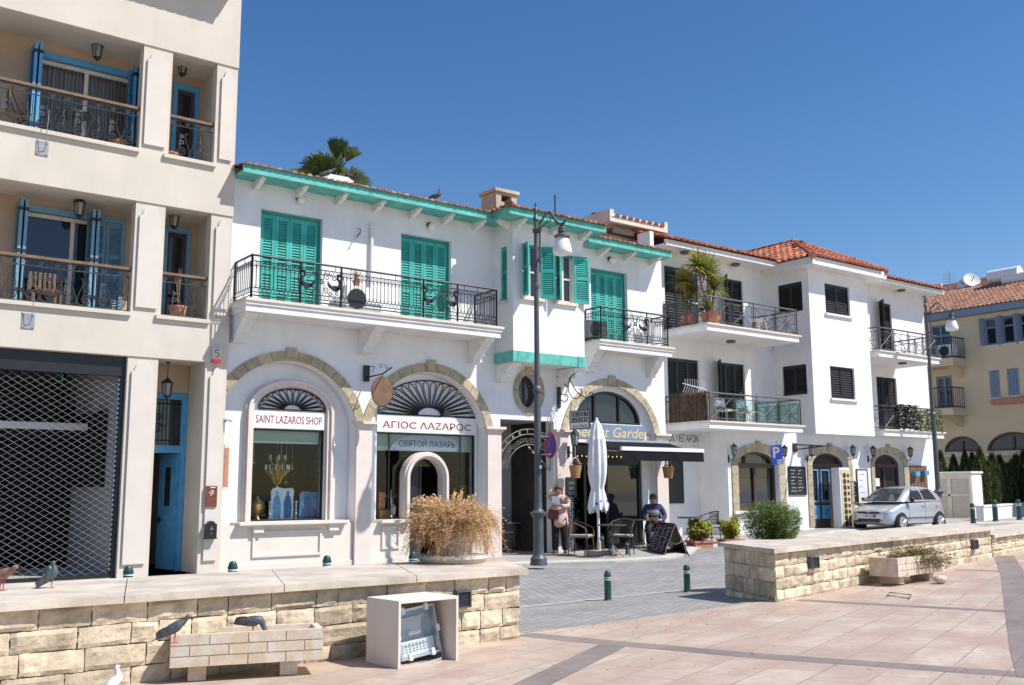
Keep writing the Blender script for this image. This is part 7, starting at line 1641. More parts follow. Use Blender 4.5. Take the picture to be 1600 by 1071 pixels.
for k in range(900):
    mb.cur = random.random(); a = random.uniform(0, 2*PI); side = math.cos(a); out = random.uniform(.25, 1)
    R_x = .50 if side < 0 else .40; base = Vector((px_, py2, LT+.42))+rv*(.2*random.uniform(-1, 1))+bv*(.2*random.uniform(-1, 1))
    o = rv*(side*R_x*out)+bv*(math.sin(a)*.48*out); peak = random.uniform(.04, .20)*(1.2-out*.5)
    droop = random.uniform(-.44, .08)*out
    if .1 < side < .7 and math.sin(a) < 0 and random.random() < .30: continue
    P = [base, base+o*.35+Vector((0, 0, peak)), base+o*.75+Vector((0, 0, peak*.7+droop*.35)), base+o*1.0+Vector((0, 0, droop))]
    P = [p+Vector((random.gauss(0, .02), random.gauss(0, .02), random.gauss(0, .015))) for p in P]; mb.tube(P, [.004, .0035, .003, .0015], 3, cap=False)
    for j in range(26):
        u = random.uniform(.25, 1)*3; i = min(2, int(u)); p = P[i].lerp(P[i+1], u-i)+Vector((random.gauss(0, .03), random.gauss(0, .03), random.gauss(0, .025))); tip.cur = min(1, max(0, random.gauss(.55, .22)))
        d = Vector((random.gauss(0, 1), random.gauss(0, 1), random.gauss(0, 1))).normalized()*random.uniform(.012, .032); e = d.orthogonal().normalized()*.0022; tip.quad(p-d-e, p-d+e, p+d+e, p+d-e)
for k in range(26): # a few taller sprays
    mb.cur = random.random(); s = -.33 if k < 16 else .06; base = Vector((px_, py2, LT+.42)); e_ = base+rv*(s+random.gauss(0, .09))+bv*random.gauss(.1, .1)+Vector((0, 0, random.uniform(.16, .26) if k < 16 else random.uniform(.2, .33))); P = [base, base.lerp(e_, .6)+Vector((0, 0, .03)), e_]; mb.tube(P, [.005, .004, .002], 3, cap=False)
    for j in range(40):
        p = P[1].lerp(P[2], random.uniform(.2, 1.05))+Vector((random.gauss(0, .025),)*3); tip.cur = random.uniform(.6, 1); d = Vector((random.gauss(0, 1), random.gauss(0, 1), random.gauss(0, 1))).normalized()*.016; e = d.orthogonal().normalized()*.007; tip.quad(p-d-e, p-d+e, p+d+e, p+d-e)
mb.build('dry_stem', M['grass_dry'], t, recalc=False); tip.build('dry_foliage', M['grass_dry'], t, recalc=False)
x, y = G(655, 878, LT); x, y = 5.62, 8.95; t = thing('plastic_bottle', 'clear plastic tube standing on the left wall beside the dried plant', 'bottle', (x, y, LT)); x2, y2 = G(653.5, 882, LT); t.location = (x2, y2, LT); mb = MB(); mb.lathe([(.03, 0), (.03, .01), (.014, .02), (.014, .33)], 10, (x2, y2, LT)); mb.build('tube', glass_clear('clear_plastic', (.85, .87, .88), .4), t)
# green bush
x, y = G(1216, 842, RT); y += .12; t = thing('green_bush', 'dense green bushy shrub growing out of the right rubble wall', 'bush', (x, y, RT)); mb = MB(); n_l = 0
for k in range(420):
    a = random.uniform(0, 2*PI); out = random.random()**.6; o = rv*(math.cos(a)*.40*out)+bv*(math.sin(a)*.35*out); h = .54*(1-.22*out**4)*random.uniform(.8, 1.08); base = Vector((x, y, RT))+o*.85; tipp = Vector((x, y, RT))+o*1.1+Vector((0, 0, h)); cc = random.random()
    for j in range(44):
        u = random.uniform(0, 1); p = base.lerp(tipp, u)+o*.12*math.sin(PI*u)+Vector((random.gauss(0, .02), random.gauss(0, .02), random.gauss(0, .015))); mb.cur = min(1, max(0, cc*.45+.6*random.random()))
        d = ((tipp-base).normalized()+Vector((random.gauss(0, .7), random.gauss(0, .7), random.gauss(0, .5)))).normalized()*random.uniform(.014, .028); e = d.orthogonal().normalized()*.0055; mb.quad(p-d*.6-e, p-d*.6+e, p+d+e*.4, p+d-e*.4)
mb.build('foliage', M['bush'], t, recalc=False); mb = MB(); twigs(mb, (x, y, RT), 40, .38, .30, .007); mb.build('stem', M['bark'], t)
# ================================================================== STONE TROUGHS ON THE PLAZA
def trough(label, P0, P1, depth, z0, h, group, soil=True):
    a, b = Vector((*P0, 0)), Vector((*P1, 0)); e = (b-a).normalized(); n_ = Vector((-e.y, e.x, 0)); L = (b-a).length
    Mx = Matrix(((e.x, n_.x, 0, a.x), (e.y, n_.y, 0, a.y), (0, 0, 1, z0), (0, 0, 0, 1))); t = thing('stone_planter', label, 'planter', (*a[:2], z0), group)
    mb = MB(); lift = .11
    mb.plate([(0, 0), (L, 0), (L, depth), (0, depth)], [[(.05, .05), (L-.05, .05), (L-.05, depth-.05), (.05, depth-.05)]], lift+.04, lift+h-.001, axis='xy'); mb.plate([(0, 0), (L, 0), (L, depth), (0, depth)], [], lift, lift+.039, axis='xy'); mb.box(.05, L-.05, .05, depth-.05, lift+.05, lift+h*.70)
    # tile-like front blocks, a few millimetres proud
    rows_ = 3
    for r in range(rows_):
        u = -.14 if r % 2 else 0
        while u < L:
            mb.cur = random.random(); q0, q1 = max(u, 0)+.004, min(u+.28, L)-.004
            if q1-q0 > .03: mb.box(q0, q1, -.010, -.001, lift+h*r/rows_+.004, lift+h*(r+1)/rows_-.004)
            u += .28
    mb.cur = .5; mb.v = [tuple(Mx @ Vector(q)) for q in mb.v]; mb.build('trough', M['trough'], t)
    for u in (L*.12, L*.72): mb = MB(); mb.box(u, u+.13, .06, depth-.06, 0, lift-.001, Mx); mb.build('foot', M['trough'], t)
    return t, Mx, L
m_, nt_, b_ = newmat('pale_stone_tiles'); g_ = geo(nt_); a_ = N(nt_, 'ShaderNodeAttribute', attribute_name='rnd').outputs['Fac']; r_ = ramp(nt_, [(0, (.60, .52, .43)), (1, (.66, .58, .49))]); nt_.links.new(a_, r_.inputs[0]); f_ = nz(nt_, g_, 7, 5, .65); r2 = ramp(nt_, [(.42, (.88, .80, .66)), (.58, (1, 1, 1))]); nt_.links.new(f_, r2.inputs[0]); nt_.links.new(mix(nt_, 1, r_.outputs[0], r2.outputs[0], 'MULTIPLY'), b_.inputs['Base Color']); b_.inputs['Roughness'].default_value = .8; bump(nt_, b_, nz(nt_, g_, 60, 3), .25); M['trough'] = m_
pa, pb = G(264, 1046, .26), G(504, 1032, .26)
trough('pale tiled stone trough of bare soil with two pigeons below the left wall', pa, pb, .36, .155, .235, 'pale tiled stone troughs')
pa, pb = G(1403, 907, .27), G(1478, 896.5, .27)
tr, Mx, L = trough('pale tiled stone trough with a sprawling red-green plant below the right wall', pa, pb, .42, .20, .26, 'pale tiled stone troughs')
mb = MB(); rd = MB()
for k in range(700):
    u = random.gauss(L*.62, L*.17); v = random.uniform(.02, .3); P0_ = Mx @ Vector((u, v, .30)); q = random.uniform(-.32, .34); P1_ = P0_+Vector((rv.x*q, rv.y*q-.06, random.uniform(.02, .20) if q < .1 else random.uniform(-.12, .12))); m2 = rd if random.random() < .6 else mb; m2.cur = random.random(); s = Vector((.011, .006, 0)); m2.tri(P0_-s, P0_+s, P1_)
    for j in range(4): c = P0_.lerp(P1_, random.uniform(.4, 1.1)); d = Vector((random.gauss(0, 1), random.gauss(0, 1), random.gauss(0, 1))).normalized()*.02; e = d.orthogonal().normalized()*.009; m2.quad(c-d, c-e, c+d, c+e)
mb.build('leaf', M['bush'], tr, recalc=False); rd.build('red_leaf', leafmat('red_brown_leaves', (.16, .04, .025), (.26, .10, .05), (.36, .22, .10), .2), tr, recalc=False)
t = thing('white_stone', 'pale lump of stone on the plaza beside the right trough', 'stone', (*G(1473, 912, .2), .2)); mb = MB(); x, y = G(1470, 911, .2); mb.lathe([(.09*math.sin(PI*k/6)+.002, .06-.06*math.cos(PI*k/6)) for k in range(7)], 9, (x, y, .19), sx=1.4, sy=.9); mb.build('stone', M['capstone'], t, smooth=True)
t = thing('access_cover', 'rectangular metal access cover outline set in the plaza below the right wall', 'cover', (*G(1405, 933, .19), .19)); cs = [G(1386, 931, .185), G(1421, 936, .185), G(1424, 930, .185), G(1390, 926.5, .185)]; mb = MB(); zq = pz(13.5)+.012; mb.tube([(*c, zq-.008) for c in cs], .007, 4, closed=True); mb.build('frame', M['greymetal'], t)
# ================================================================== PLYWOOD BOX AND FLOODLIGHT
zb_ = pz(5)+.001; B0, B1 = Vector((*G(622, 1046, zb_), zb_)), Vector((*G(716, 1032, zb_), zb_)); e = (B1-B0); Wb = e.length; e.normalize(); n_ = Vector((-e.y, e.x, 0)); 
BM = Matrix(((e.x, n_.x, 0, B0.x), (e.y, n_.y, 0, B0.y), (0, 0, 1, zb_), (0, 0, 0, 1)))
hb = H(624, 940, B0.x)[1]-zb_; Dp = min(.46, (7.62-B0.y)*.95)
t = thing('plywood_box', 'open-fronted cream-painted plywood box standing against the left rubble wall', 'box', B0); th = .022
mb = MB(); mb.box(0, th, 0, Dp, 0, hb, BM); mb.build('side_panel', M['boxpaint'] if 'boxpaint' in M else M['cream'], t); mb = MB(); mb.box(Wb-th, Wb, 0, Dp, 0, hb, BM); mb.build('side_panel', M['cream'], t)
mb = MB(); mb.box(th+.001, Wb-th-.001, 0, Dp, hb-th, hb, BM); mb.build('top_panel', M['cream'], t); mb = MB(); mb.box(th+.001, Wb-th-.001, Dp-th, Dp, 0, hb-th-.001, BM); mb.build('back_panel', M['cream'], t)
t = thing('floodlight', 'silver rectangular floodlight with a glass front leaning inside the plywood box', 'floodlight', BM @ Vector((Wb/2, .1, 0)))
FM = BM @ Matrix.Translation((Wb*.56, .14, .045)) @ Matrix.Rotation(-.10, 4, 'Y') @ Matrix.Rotation(-.16, 4, 'X'); W2, HH = .205, .40
mb = MB(); mb.plate([(-W2, 0), (W2, 0), (W2, HH), (-W2, HH)], [[(-W2+.02, .02), (W2-.02, .02), (W2-.02, HH-.02), (-W2+.02, HH-.02)]], 0, .03); mb.plate([(-W2, .0), (W2, .0), (W2, HH), (-W2, HH)], [], .14, .15); mb.plate([(-W2, 0), (W2, 0), (W2, HH), (-W2, HH)], [[(-W2+.015, .015), (W2-.015, .015), (W2-.015, HH-.015), (-W2+.015, HH-.015)]], .031, .139); mb.v = [tuple(FM @ Vector(q)) for q in mb.v]; mb.build('housing', M['silver'], t)
mb = MB(); n = 10
for k in range(n):
    a0, a1 = PI*k/n, PI*(k+1)/n; q = lambda a: (.13+.11*math.cos(a)+HH*.42-.08, .05+.09*math.sin(a))
    (z0, y0), (z1, y1) = q(a0), q(a1); mb.quad(*[tuple(FM @ Vector(p)) for p in ((-.13, y0, z0), (.13, y0, z0), (.13, y1, z1), (-.13, y1, z1))])
mb.quad(*[tuple(FM @ Vector(p)) for p in ((-W2+.02, .06, .02), (W2-.02, .06, .02), (W2-.02, .06, .14), (-W2+.02, .06, .14))]); rm, rnt, rb = newmat('reflector_metal'); rb.inputs['Base Color'].default_value = (.82, .82, .80, 1); rb.inputs['Metallic'].default_value = .25; rb.inputs['Roughness'].default_value = .35; mb.build('reflector', rm, t)
mb = MB(); mb.tube([tuple(FM @ Vector((-.06, .07, HH*.5))), tuple(FM @ Vector((.06, .07, HH*.5)))], .022, 10); mb.build('bulb', M['lampglass'], t)
mb = MB(); mb.quad(*[tuple(FM @ Vector(p)) for p in ((-W2+.01, .008, .01), (W2-.01, .008, .01), (W2-.01, .008, HH-.01), (-W2+.01, .008, HH-.01))]); mb.build('front_glass', glass_clear('floodlight_glass', (.90, .93, .94), .15), t)
mb = MB()
for u, v in ((-.13, 0), (.10, 0), (-.14, HH-.03), (.10, HH-.03), (-W2-.01, HH*.45), (W2-.02, HH*.45)): mb.box(u, u+.03, -.012, .02, v-.01, v+.045, FM)
mb.build('clip', M['whitepaint'], t)
mb = MB(); mb.tube([tuple(FM @ Vector(p)) for p in ((-W2-.012, .09, .12), (-W2-.012, .02, -.02), (-W2+.04, -.02, -.055), (W2-.04, -.02, -.055), (W2+.012, .02, -.02), (W2+.012, .09, .12))], .012, 5); mb.build('stirrup', M['silver'], t)
mb = MB()
for k in range(4):
    for c in range(8): mb.box(-.15+c*.036, -.15+c*.036+.02, .058-.002, .058, .05+k*.02, .06+k*.02, FM)
mb.build('print', M['zinc'], t)
# small dry leaves and crumbs lying on the paving
mb = MB()
for k in range(260):
    px, py = random.uniform(560, 1600), random.uniform(905, 1071); x, y = G(px, py, .1)
    if random.random() < .45: x, y = random.uniform(6.9, 10), random.uniform(7.2, 8.2)
    z = max(pz(x) if y < 8.0+.13*(x-6) else gz(x)+.02, 0)+.004
    if 8.0 < y < 11 and x < 10: continue
    mb.cur = random.random(); a = random.uniform(0, 6.28); l = random.uniform(.008, .022); d = Vector((math.cos(a), math.sin(a), random.uniform(0, .3)))*l; e = Vector((-math.sin(a), math.cos(a), random.uniform(0, .4)))*l*.5; c = Vector((x, y, z)); mb.quad(c-d, c-e, c+d, c+e)
o = mb.build('litter', M['grass_dry'], None, recalc=False); o['kind'] = 'stuff'; o['label'] = 'dry leaf crumbs scattered on the paving'; o['category'] = 'litter'
# ================================================================== CABINET, LOW WALL, HEDGE AT THE END OF THE STREET
kx = 37.3; yA, _ = H(1519, 780, kx); yB, _ = H(1450, 780, kx); zk0 = .3; zk1 = H(1490, 738, kx)[1]
t = thing('utility_cabinet', 'beige louvred utility cabinet doors in a white masonry box behind the far street lamp', 'cabinet', (kx, yA, zk0))
kx2 = FX(1536, 780, yA); mb = MB(); mb.box(kx+.06, kx2, yA, yB, zk0-.1, zk1-.05); mb.box(kx-.05, kx2+.05, yA-.05, yB+.05, zk1-.049, zk1+.02); mb.build('masonry', M['white'], t)
mb = MB(); ym = (yA+yB)/2; hh = (zk1-zk0)
fr = [[(a, z0), (b, z0), (b, z1), (a, z1)] for a, b in ((yA+.12, ym-.08), (ym+.08, yB-.12)) for z0, z1 in ((zk0+.15, zk0+hh*.50), (zk0+hh*.54, zk1-.25))]
mb.plate([(yA+.02, zk0), (yB-.02, zk0), (yB-.02, zk1-.05), (yA+.02, zk1-.05)], fr, kx, kx+.05, axis='yz'); d = mb.build('door', M['sill'], t)
mb = MB()
for q in fr:
    (a, z0), (b, z1) = q[0], q[2]; z = z0
    while z < z1-.02: mb.quad((kx+.01, a, z), (kx+.01, b, z), (kx+.045, b, z+.05), (kx+.045, a, z+.05)); z += .075
mb.build('louvre', M['sill'], d); mb = MB(); mb.box(kx-.02, kx-.001, ym-.04, ym+.04, zk0+hh*.5, zk0+hh*.54); mb.build('handle', M['iron'], d)
wa, wb = Vector((*G(1538, 815, .36), 0)), Vector((*G(1600, 807, .36), 0)); wd = (wb-wa).normalized(); wb2 = wa+wd*14; wn = Vector((-wd.y, wd.x, 0))
if wn.y < 0: wn = -wn
zt = atz(1538, 793, wa) if 'atz' in globals() else 1.1
t = thing('garden_wall', 'low white rendered garden wall in front of the dark hedge at the right', 'wall', wa); mb = MB()
WM = Matrix(((wd.x, wn.x, 0, wa.x), (wd.y, wn.y, 0, wa.y), (0, 0, 1, 0), (0, 0, 0, 1))); mb.box(0, 14, 0, .25, .2, zt, WM); mb.build('wall', M['white'], t); mb = MB(); mb.box(-.03, 14, -.03, .28, zt+.001, zt+.06, WM); mb.build('coping', M['white_eave'], t)
def cypress(label, x, y, z0, h, r, group):
    t = thing('cypress_tree', label, 'tree', (x, y, z0), group); mb = MB()
    for k in range(1000):
        u = random.random()**.8; rr = r*(math.sin(PI*min(1, .12+.88*(1-u)))**.7)*(1-u**3*.7); a = random.uniform(0, 6.28); q = rr*random.uniform(.4, 1.08); p = Vector((x+q*math.cos(a), y+q*math.sin(a), z0+.15+(h-.15)*u)); mb.cur = random.random(); d = Vector((random.gauss(0, .35), random.gauss(0, .35), 1)).normalized()*random.uniform(.07, .16); e = d.cross(Vector((math.cos(a+1.5), math.sin(a+1.5), 0))).normalized()*.03; mb.tri(p-d-e, p-d+e, p+d)
    mb.build('foliage', M['cypress'], t, recalc=False); mb = MB(); mb.tube([(x, y, z0), (x, y, z0+h*.8)], [.06, .02], 5); mb.build('trunk', M['bark'], t)
hx = [(1474, 705, 0, 'dark cypress right behind the far street lamp above the cabinet'), (1494, 712, 0, 'thin dark cypress above the middle of the cabinet'), (1512, 704, 0, 'dark cypress above the right edge of the cabinet'), (1524, 708, 0, 'dark bushy cypress peeping over the white end of the cabinet'),
      (1537, 700, 1, 'dark cypress directly right of the cabinet, between the two arched windows'), (1549, 722, 1, 'second dark cypress of the hedge right of the cabinet'), (1556, 708, 1, 'tall pointed cypress of the hedge, third right of the cabinet'), (1567, 712, 1, 'pointed cypress of the hedge above the left bollard'), (1577, 724, 1, 'short brownish cypress of the hedge between the two bollards'), (1585, 720, 1, 'shorter cypress of the hedge left of the right bollard'), (1593, 710, 1, 'tall cypress of the hedge above the right bollard'), (1605, 704, 1, 'cypress of the hedge at the right frame edge')]
for i, (px, py, k_, lb) in enumerate(hx):
    p = None
    if k_:
        d = ray(px, 790); n2 = wn; tt = ((wa+wn*random.uniform(.7, 1.1)).dot(n2)-CAM.dot(n2))/d.dot(n2); p = CAM+d*tt; x, y = p.x, p.y
    else: y = yB+1.2; x = FX(px, 780, y); 
    if not k_ and x > 44: x = 44; y = 44/ (FX(px, 780, 1.0))
    if x > VX-.4: sc_ = (VX-.5)/x; x *= sc_; y *= sc_
    zz = atz(px, py, Vector((x, y, 0))); cypress(lb, x, y, .3, zz-.3, random.uniform(.32, .45), 'cypress trees of the hedge')
# ================================================================== CAR
def car():
    x0 = FX(1394, 818, 17.3); s = .90; zg = gz(27.5)+.0
    t = thing('parked_car', 'silver five-door hatchback parked in front of the arched door and windows', 'car', (0, 0, 0))
    T = M['carpaint']
    st = [(0, .50, .60, .30), (-.04, .62, .66, .26), (-.12, .72, .70, .22), (-.28, .785, .76, .20), (-.50, .815, .835, .20), (-.80, .825, .93, .20), (-1.2, .83, .965, .20), (-1.8, .83, .985, .20), (-2.5, .83, 1.01, .20), (-3.0, .82, 1.03, .22), (-3.30, .79, 1.04, .26), (-3.50, .73, 1.0, .30), (-3.58, .66, .9, .36), (-3.6, .55, .78, .42)]
    mb = MB(); rings = []
    for x, w_, zb, zl in st:
        pr = [(0, zl), (.80*w_, zl), (.95*w_, zl+.05), (1.0*w_, zl+(zb-zl)*.35), (1.0*w_, zl+(zb-zl)*.65), (.965*w_, zb-.06), (.90*w_, zb-.015), (.6*w_, zb+.025), (0, zb+.04)]
        ring = [mb.p(x, y, z) for y, z in pr]+[mb.p(x, -y, z) for y, z in pr[-2:0:-1]]; rings.append(ring)
    for A, B in zip(rings, rings[1:]):
        n = len(A)
        for i in range(n): mb.f.append([A[i], A[(i+1) % n], B[(i+1) % n], B[i]])
    mb.f.append(rings[0]); mb.f.append(rings[-1][::-1])
    # greenhouse
    lv = [(0, .985, -.66, -3.51, .80), (.18, 1.06, -.80, -3.47, .775), (.55, 1.25, -1.12, -3.30, .705), (.85, 1.385, -1.38, -3.10, .635), (1, 1.46, -1.62, -2.86, .55), (1, 1.505, -1.92, -2.55, .36), (1, 1.52, -2.1, -2.4, .05)]
    gr = []
    for _, z, xf, xr, w_ in lv:
        P = [(xf+.10, 0), (xf+.06, .45*w_), (xf, .82*w_), (xf-.10, w_*.97), (xf-.3, w_), ((xf+xr)/2, w_*1.0), (xr+.3, w_*.99), (xr+.08, w_*.93), (xr, .75*w_), (xr-.03, 0)]
        gr.append([mb.p(x, y, z) for x, y in P]+[mb.p(x, -y, z) for x, y in P[-2:0:-1]])
    for A, B in zip(gr, gr[1:]):
        n = len(A)
        for i in range(n): mb.f.append([A[i], A[(i+1) % n], B[(i+1) % n], B[i]])
    mb.f.append(gr[-1])
    body = mb.build('body', T, t, smooth=True, auto=55)
    # glazing, a few millimetres proud of the shell
    def lvl(z):
        for (_, za, fa, ra, wa_), (_, zb, fb, rb_, wb_) in zip(lv, lv[1:]):
            if za <= z <= zb: u = (z-za)/(zb-za); return fa+(fb-fa)*u, ra+(rb_-ra)*u, wa_+(wb_-wa_)*u
    g = MB(); zs = [1.02, 1.10, 1.20, 1.30, 1.40, 1.435]
    rows = []
    for z in zs:
        xf, xr, w_ = lvl(z); rows.append([g.p(xf+.012+.10*(1-(k/.86)**2) if abs(k) < .83 else xf+.012, k*w_, z+.006) for k in (-.83, -.6, -.3, 0, .3, .6, .83)])
    for A, B in zip(rows, rows[1:]):
        for i in range(6): g.f.append([A[i], A[i+1], B[i+1], B[i]])
    g.build('windscreen', M['carglass'], t, smooth=True)
    for sd in (1, -1):
        for (xa0, xa1, xb0, xb1) in ((-1.20, -2.10, -1.60, -2.06), (-2.19, -2.98, -2.14, -2.74)):
            g = MB(); n = 6; rws = []
            for j in range(5):
                u = j/4; z = 1.05+.36*u; _, _, w_ = lvl(z); a = xa0+(xb0-xa0)*u; b = xa1+(xb1-xa1)*u; rws.append([g.p(a+(b-a)*i/n, sd*(w_*1.0+.008), z) for i in range(n+1)])
            for A, B in zip(rws, rws[1:]):
                for i in range(n): g.f.append([A[i], A[i+1], B[i+1], B[i]])
            g.build('side_window', M['carglass'], t)
        mb = MB(); mb.lathe([(.001, -.09), (.06, -.07), (.075, 0), (.06, .06), (.001, .07)], 10, (-1.18, sd*.93, 1.06), sx=.9, sy=1.2, caps=False); mb.build('wing_mirror', M['black'], t, smooth=True)
        for x in (-2.02, -2.92): mb = MB(); mb.box(x-.08, x+.06, sd*.838-.012, sd*.838+.012, .82, .86); mb.build('door_handle', T, t)
        mb = MB()
        for x in (-1.16, -2.17): mb.box(x-.006, x+.006, sd*.829-.003, sd*.829+.003, .32, .97)
        mb.box(-3.0, -.95, sd*.83-.008, sd*.83+.010, .42, .46); mb.build('door_seam', M['greymetal'], t)
        for x in (-.66, -3.03):
            mb = MB(); R_ = Matrix.Rotation(PI/2, 3, 'X'); mb.lathe([(.335, -.01), (.335, .01)], 26, (x, sd*.832, .30), R_); mb.build('wheel_arch', M['black'], t)
            mb = MB(); mb.lathe([(.20, -.09), (.285, -.09), (.30, -.06), (.30, .06), (.285, .09), (.20, .09)], 26, (x, sd*.775, .29), R_); w_ = mb.build('wheel', M['tyre'], t, smooth=True, auto=40)
            mb = MB(); yo = sd*.868; mb.lathe([(.20, -.012), (.20, .012), (.17, .0)], 22, (x, yo, .29), R_)
            for k in range(7): a = 2*PI*k/7; mb.tube([(x+.03*math.cos(a), yo+sd*.01, .29+.03*math.sin(a)), (x+.18*math.cos(a), yo+sd*.008, .29+.18*math.sin(a))], .022, 4)
            mb.build('rim', M['silver'], w_)
        mb = MB(); rws = []
        for j in range(5):
            v = j/4
            row = []
            for i in range(7):
                u = i/6; x = -.05-.50*u; yb = sd*(.44+.36*u**.7); z = .60+.035*u+(.13+.06*u)*v*(1-.25*abs(2*u-1)); row.append(mb.p(x+.02*math.sin(PI*v)-.10*v*(1-u), yb*(1-.03*v)+sd*.012, z))
            rws.append(row)
        for A, B in zip(rws, rws[1:]):
            for i in range(6): mb.f.append([A[i], A[i+1], B[i+1], B[i]])
        mb.build('headlight', M['headlight'], t, smooth=True)
        mb = MB(); mb.box(.00, .014, sd*.30-.0+sd*.12-.09, sd*.30+sd*.12+.09, .30, .37, Matrix.Translation((-.05, 0, 0)) @ Matrix.Rotation(-sd*.35, 4, 'Z')); mb.build('fog_lamp_recess', M['black'], t)
        mb = MB(); mb.box(-3.60, -3.50, sd*.60-.08, sd*.60+.08, .72, .98); mb.build('tail_light', M['signred'], t)
    mb = MB()
    for s_ in (1, -1): mb.plate([(s_*.02, .585), (s_*.42, .60), (s_*.42, .655), (s_*.12, .655), (s_*.02, .63)], [], .0, .012, axis='yz')
    mb.v = [(x+.004, y, z) for x, y, z in mb.v]; mb.build('grille', M['black'], t)
    mb = MB(); mb.plate([(-.38, .31), (.38, .31), (.44, .42), (-.44, .42)], [], .004, .016, axis='yz'); mb.build('bumper_intake', M['black'], t)
    mb = MB(); mb.tube([(.02, .05*math.cos(2*PI*k/16), .665+.034*math.sin(2*PI*k/16)) for k in range(16)], .006, 4, closed=True); mb.tube([(.02, .022*math.cos(2*PI*k/12), .672+.026*math.sin(2*PI*k/12)) for k in range(12)], .005, 4, closed=True); mb.build('emblem', M['silver'], t)
    mb = MB(); mb.box(.018, .03, -.26, .26, .455, .565); pl = mb.build('number_plate', M['whitepaint'], t)
    mb = MB(); mb.box(.0301, .032, .20, .26, .457, .563); mb.build('plate_band', M['signblue'], pl)
    text('HBH 252', -.18, .24, .475, .545, 0, M['black'], pl, 'lettering', off=.01, Mx=Matrix.Translation((.033, 0, 0)) @ Matrix.Rotation(PI/2, 4, 'Z'))
    mb = MB(); mb.tube([(-1.75, .1, 1.49), (-1.3, .1+.0, 1.49+.28)], [.008, .004], 4); mb.build('aerial', M['iron'], t)
    mb = MB()
    for y in (-.5, .05): mb.tube([(-.74, y, 1.03), (-.93, y+.42, 1.09)], .010, 4)
    mb.build('wiper', M['black'], t)
    t.location = (x0, 17.3+.83*s+.04, zg); t.rotation_euler = (0, 0, PI); t.scale = (s,)*3
m_, n_, b_ = newmat('silver_car_paint'); b_.inputs['Base Color'].default_value = (.58, .60, .64, 1); b_.inputs['Metallic'].default_value = .55; b_.inputs['Roughness'].default_value = .28; b_.inputs['Coat Weight'].default_value = .6; b_.inputs['Coat Roughness'].default_value = .06; M['carpaint'] = m_
M['carglass'] = glass_dark('car_glass', (.025, .03, .035), .03); M['tyre'] = mat('tyre_rubber', (.02, .02, .02), .85, .2, 9, 0)
m_, n_, b_ = newmat('headlight_glass'); b_.inputs['Base Color'].default_value = (.52, .52, .48, 1); b_.inputs['Roughness'].default_value = .12; b_.inputs['Metallic'].default_value = .35; bump(n_, b_, nz(n_, geo(n_), 18, 2), .6, .02); M['headlight'] = m_
car()
# ================================================================== PALM AND TANK BEHIND THE ROOF
PY = 27.0
def palm():
    cx, cz = F(523, 262, PY); t = thing('palm_tree', 'fan palm rising behind the tiled roof of the white shop building', 'tree', (cx, PY, 0)); mb = MB(); mb.tube([(cx, PY, 0), (cx+.1, PY, cz*.5), (cx, PY, cz-.3)], [.28, .22, .20], 10); mb.build('trunk', M['bark'], t)
    lf = MB(); st_ = MB()
    # (tip px, tip py, blade length, half-angle, droop)
    leaves = [(452, 270, 1.05, 1.15, .5), (449, 254, 1.05, 1.0, .45), (460, 244, 1.0, .9, .4), (474, 236, 1.05, .9, .35), (488, 228, .9, .8, .3), (480, 272, .9, 1.0, .5), (497, 262, .9, 1.0, .4), (505, 222, .75, .6, .2), (521, 213, .85, .55, .08), (528, 222, .8, .6, .1), (543, 214, .85, .6, .08), (549, 228, .75, .6, .15), (512, 240, .8, .7, .2), (538, 250, .8, .7, .3), (556, 262, .7, .8, .5), (584, 278, .75, .95, .5), (573, 268, .8, .9, .4), (526, 262, .8, 1.0, .4), (545, 272, .7, .9, .5)]
    for px, py, L, ha, dr in leaves:
        x, z = F(px, py, PY); yo = random.uniform(-.8, .8); h = Vector((x, PY+yo*.5, z)); c0 = Vector((cx, PY, cz-.55)); d = (h-c0); d.normalize(); base = h-d*L*.95; st_.tube([c0, c0.lerp(base, .6)+Vector((0, 0, .1)), base], [.03, .025, .018], 5)
        sdv = d.cross(Vector((0, 1, 0)) if abs(d.y) < .8 else Vector((1, 0, 0))).normalized(); sdv = (sdv*math.cos(yo)+d.cross(sdv)*math.sin(yo)).normalized(); nrm = d.cross(sdv); tone = random.random()
        nseg = 22
        for k in range(nseg):
            a = -ha+2*ha*k/(nseg-1); dir_ = (d*math.cos(a)+sdv*math.sin(a)); l = L*random.uniform(.85, 1.06)*(1-.12*abs(a)); lf.cur = min(1, tone*.5+random.random()*.5); w_ = .030
            p0 = base; p1 = base+dir_*l*.5+nrm*.03; p2 = base+dir_*l*.8+Vector((0, 0, -dr*.25*l)); p3 = base+dir_*l*.95+Vector((0, 0, -dr*.7*l)); s = dir_.cross(nrm).normalized()*w_
            lf.quad(p0-s*.2, p0+s*.2, p1+s, p1-s); lf.quad(p1-s, p1+s, p2+s*.5, p2-s*.5); lf.tri(p2-s*.5, p2+s*.5, p3)
    lf.build('crown', M['palm'], t, recalc=False); st_.build('stalk', M['palm'], t, recalc=False)
palm()
t = thing('water_tank', 'white rounded solar water tank on the tiled roof below the palm', 'water tank', (FX(520, 277, 21), 21, 8.3)); xa_, za_ = F(500, 276, 21); xb_, zb2 = F(548, 285, 21); mb = MB(); mb.lathe([(.001, -.02), (.14, .0), (.22, .06), (.24, .14), (.24, xb_-xa_-.1), (.2, xb_-xa_), (.001, xb_-xa_+.02)], 16, (xa_, 21, za_-.14), Matrix.Rotation(PI/2, 3, 'Y'), caps=False); mb.build('tank', M['whitepaint'], t, smooth=True)
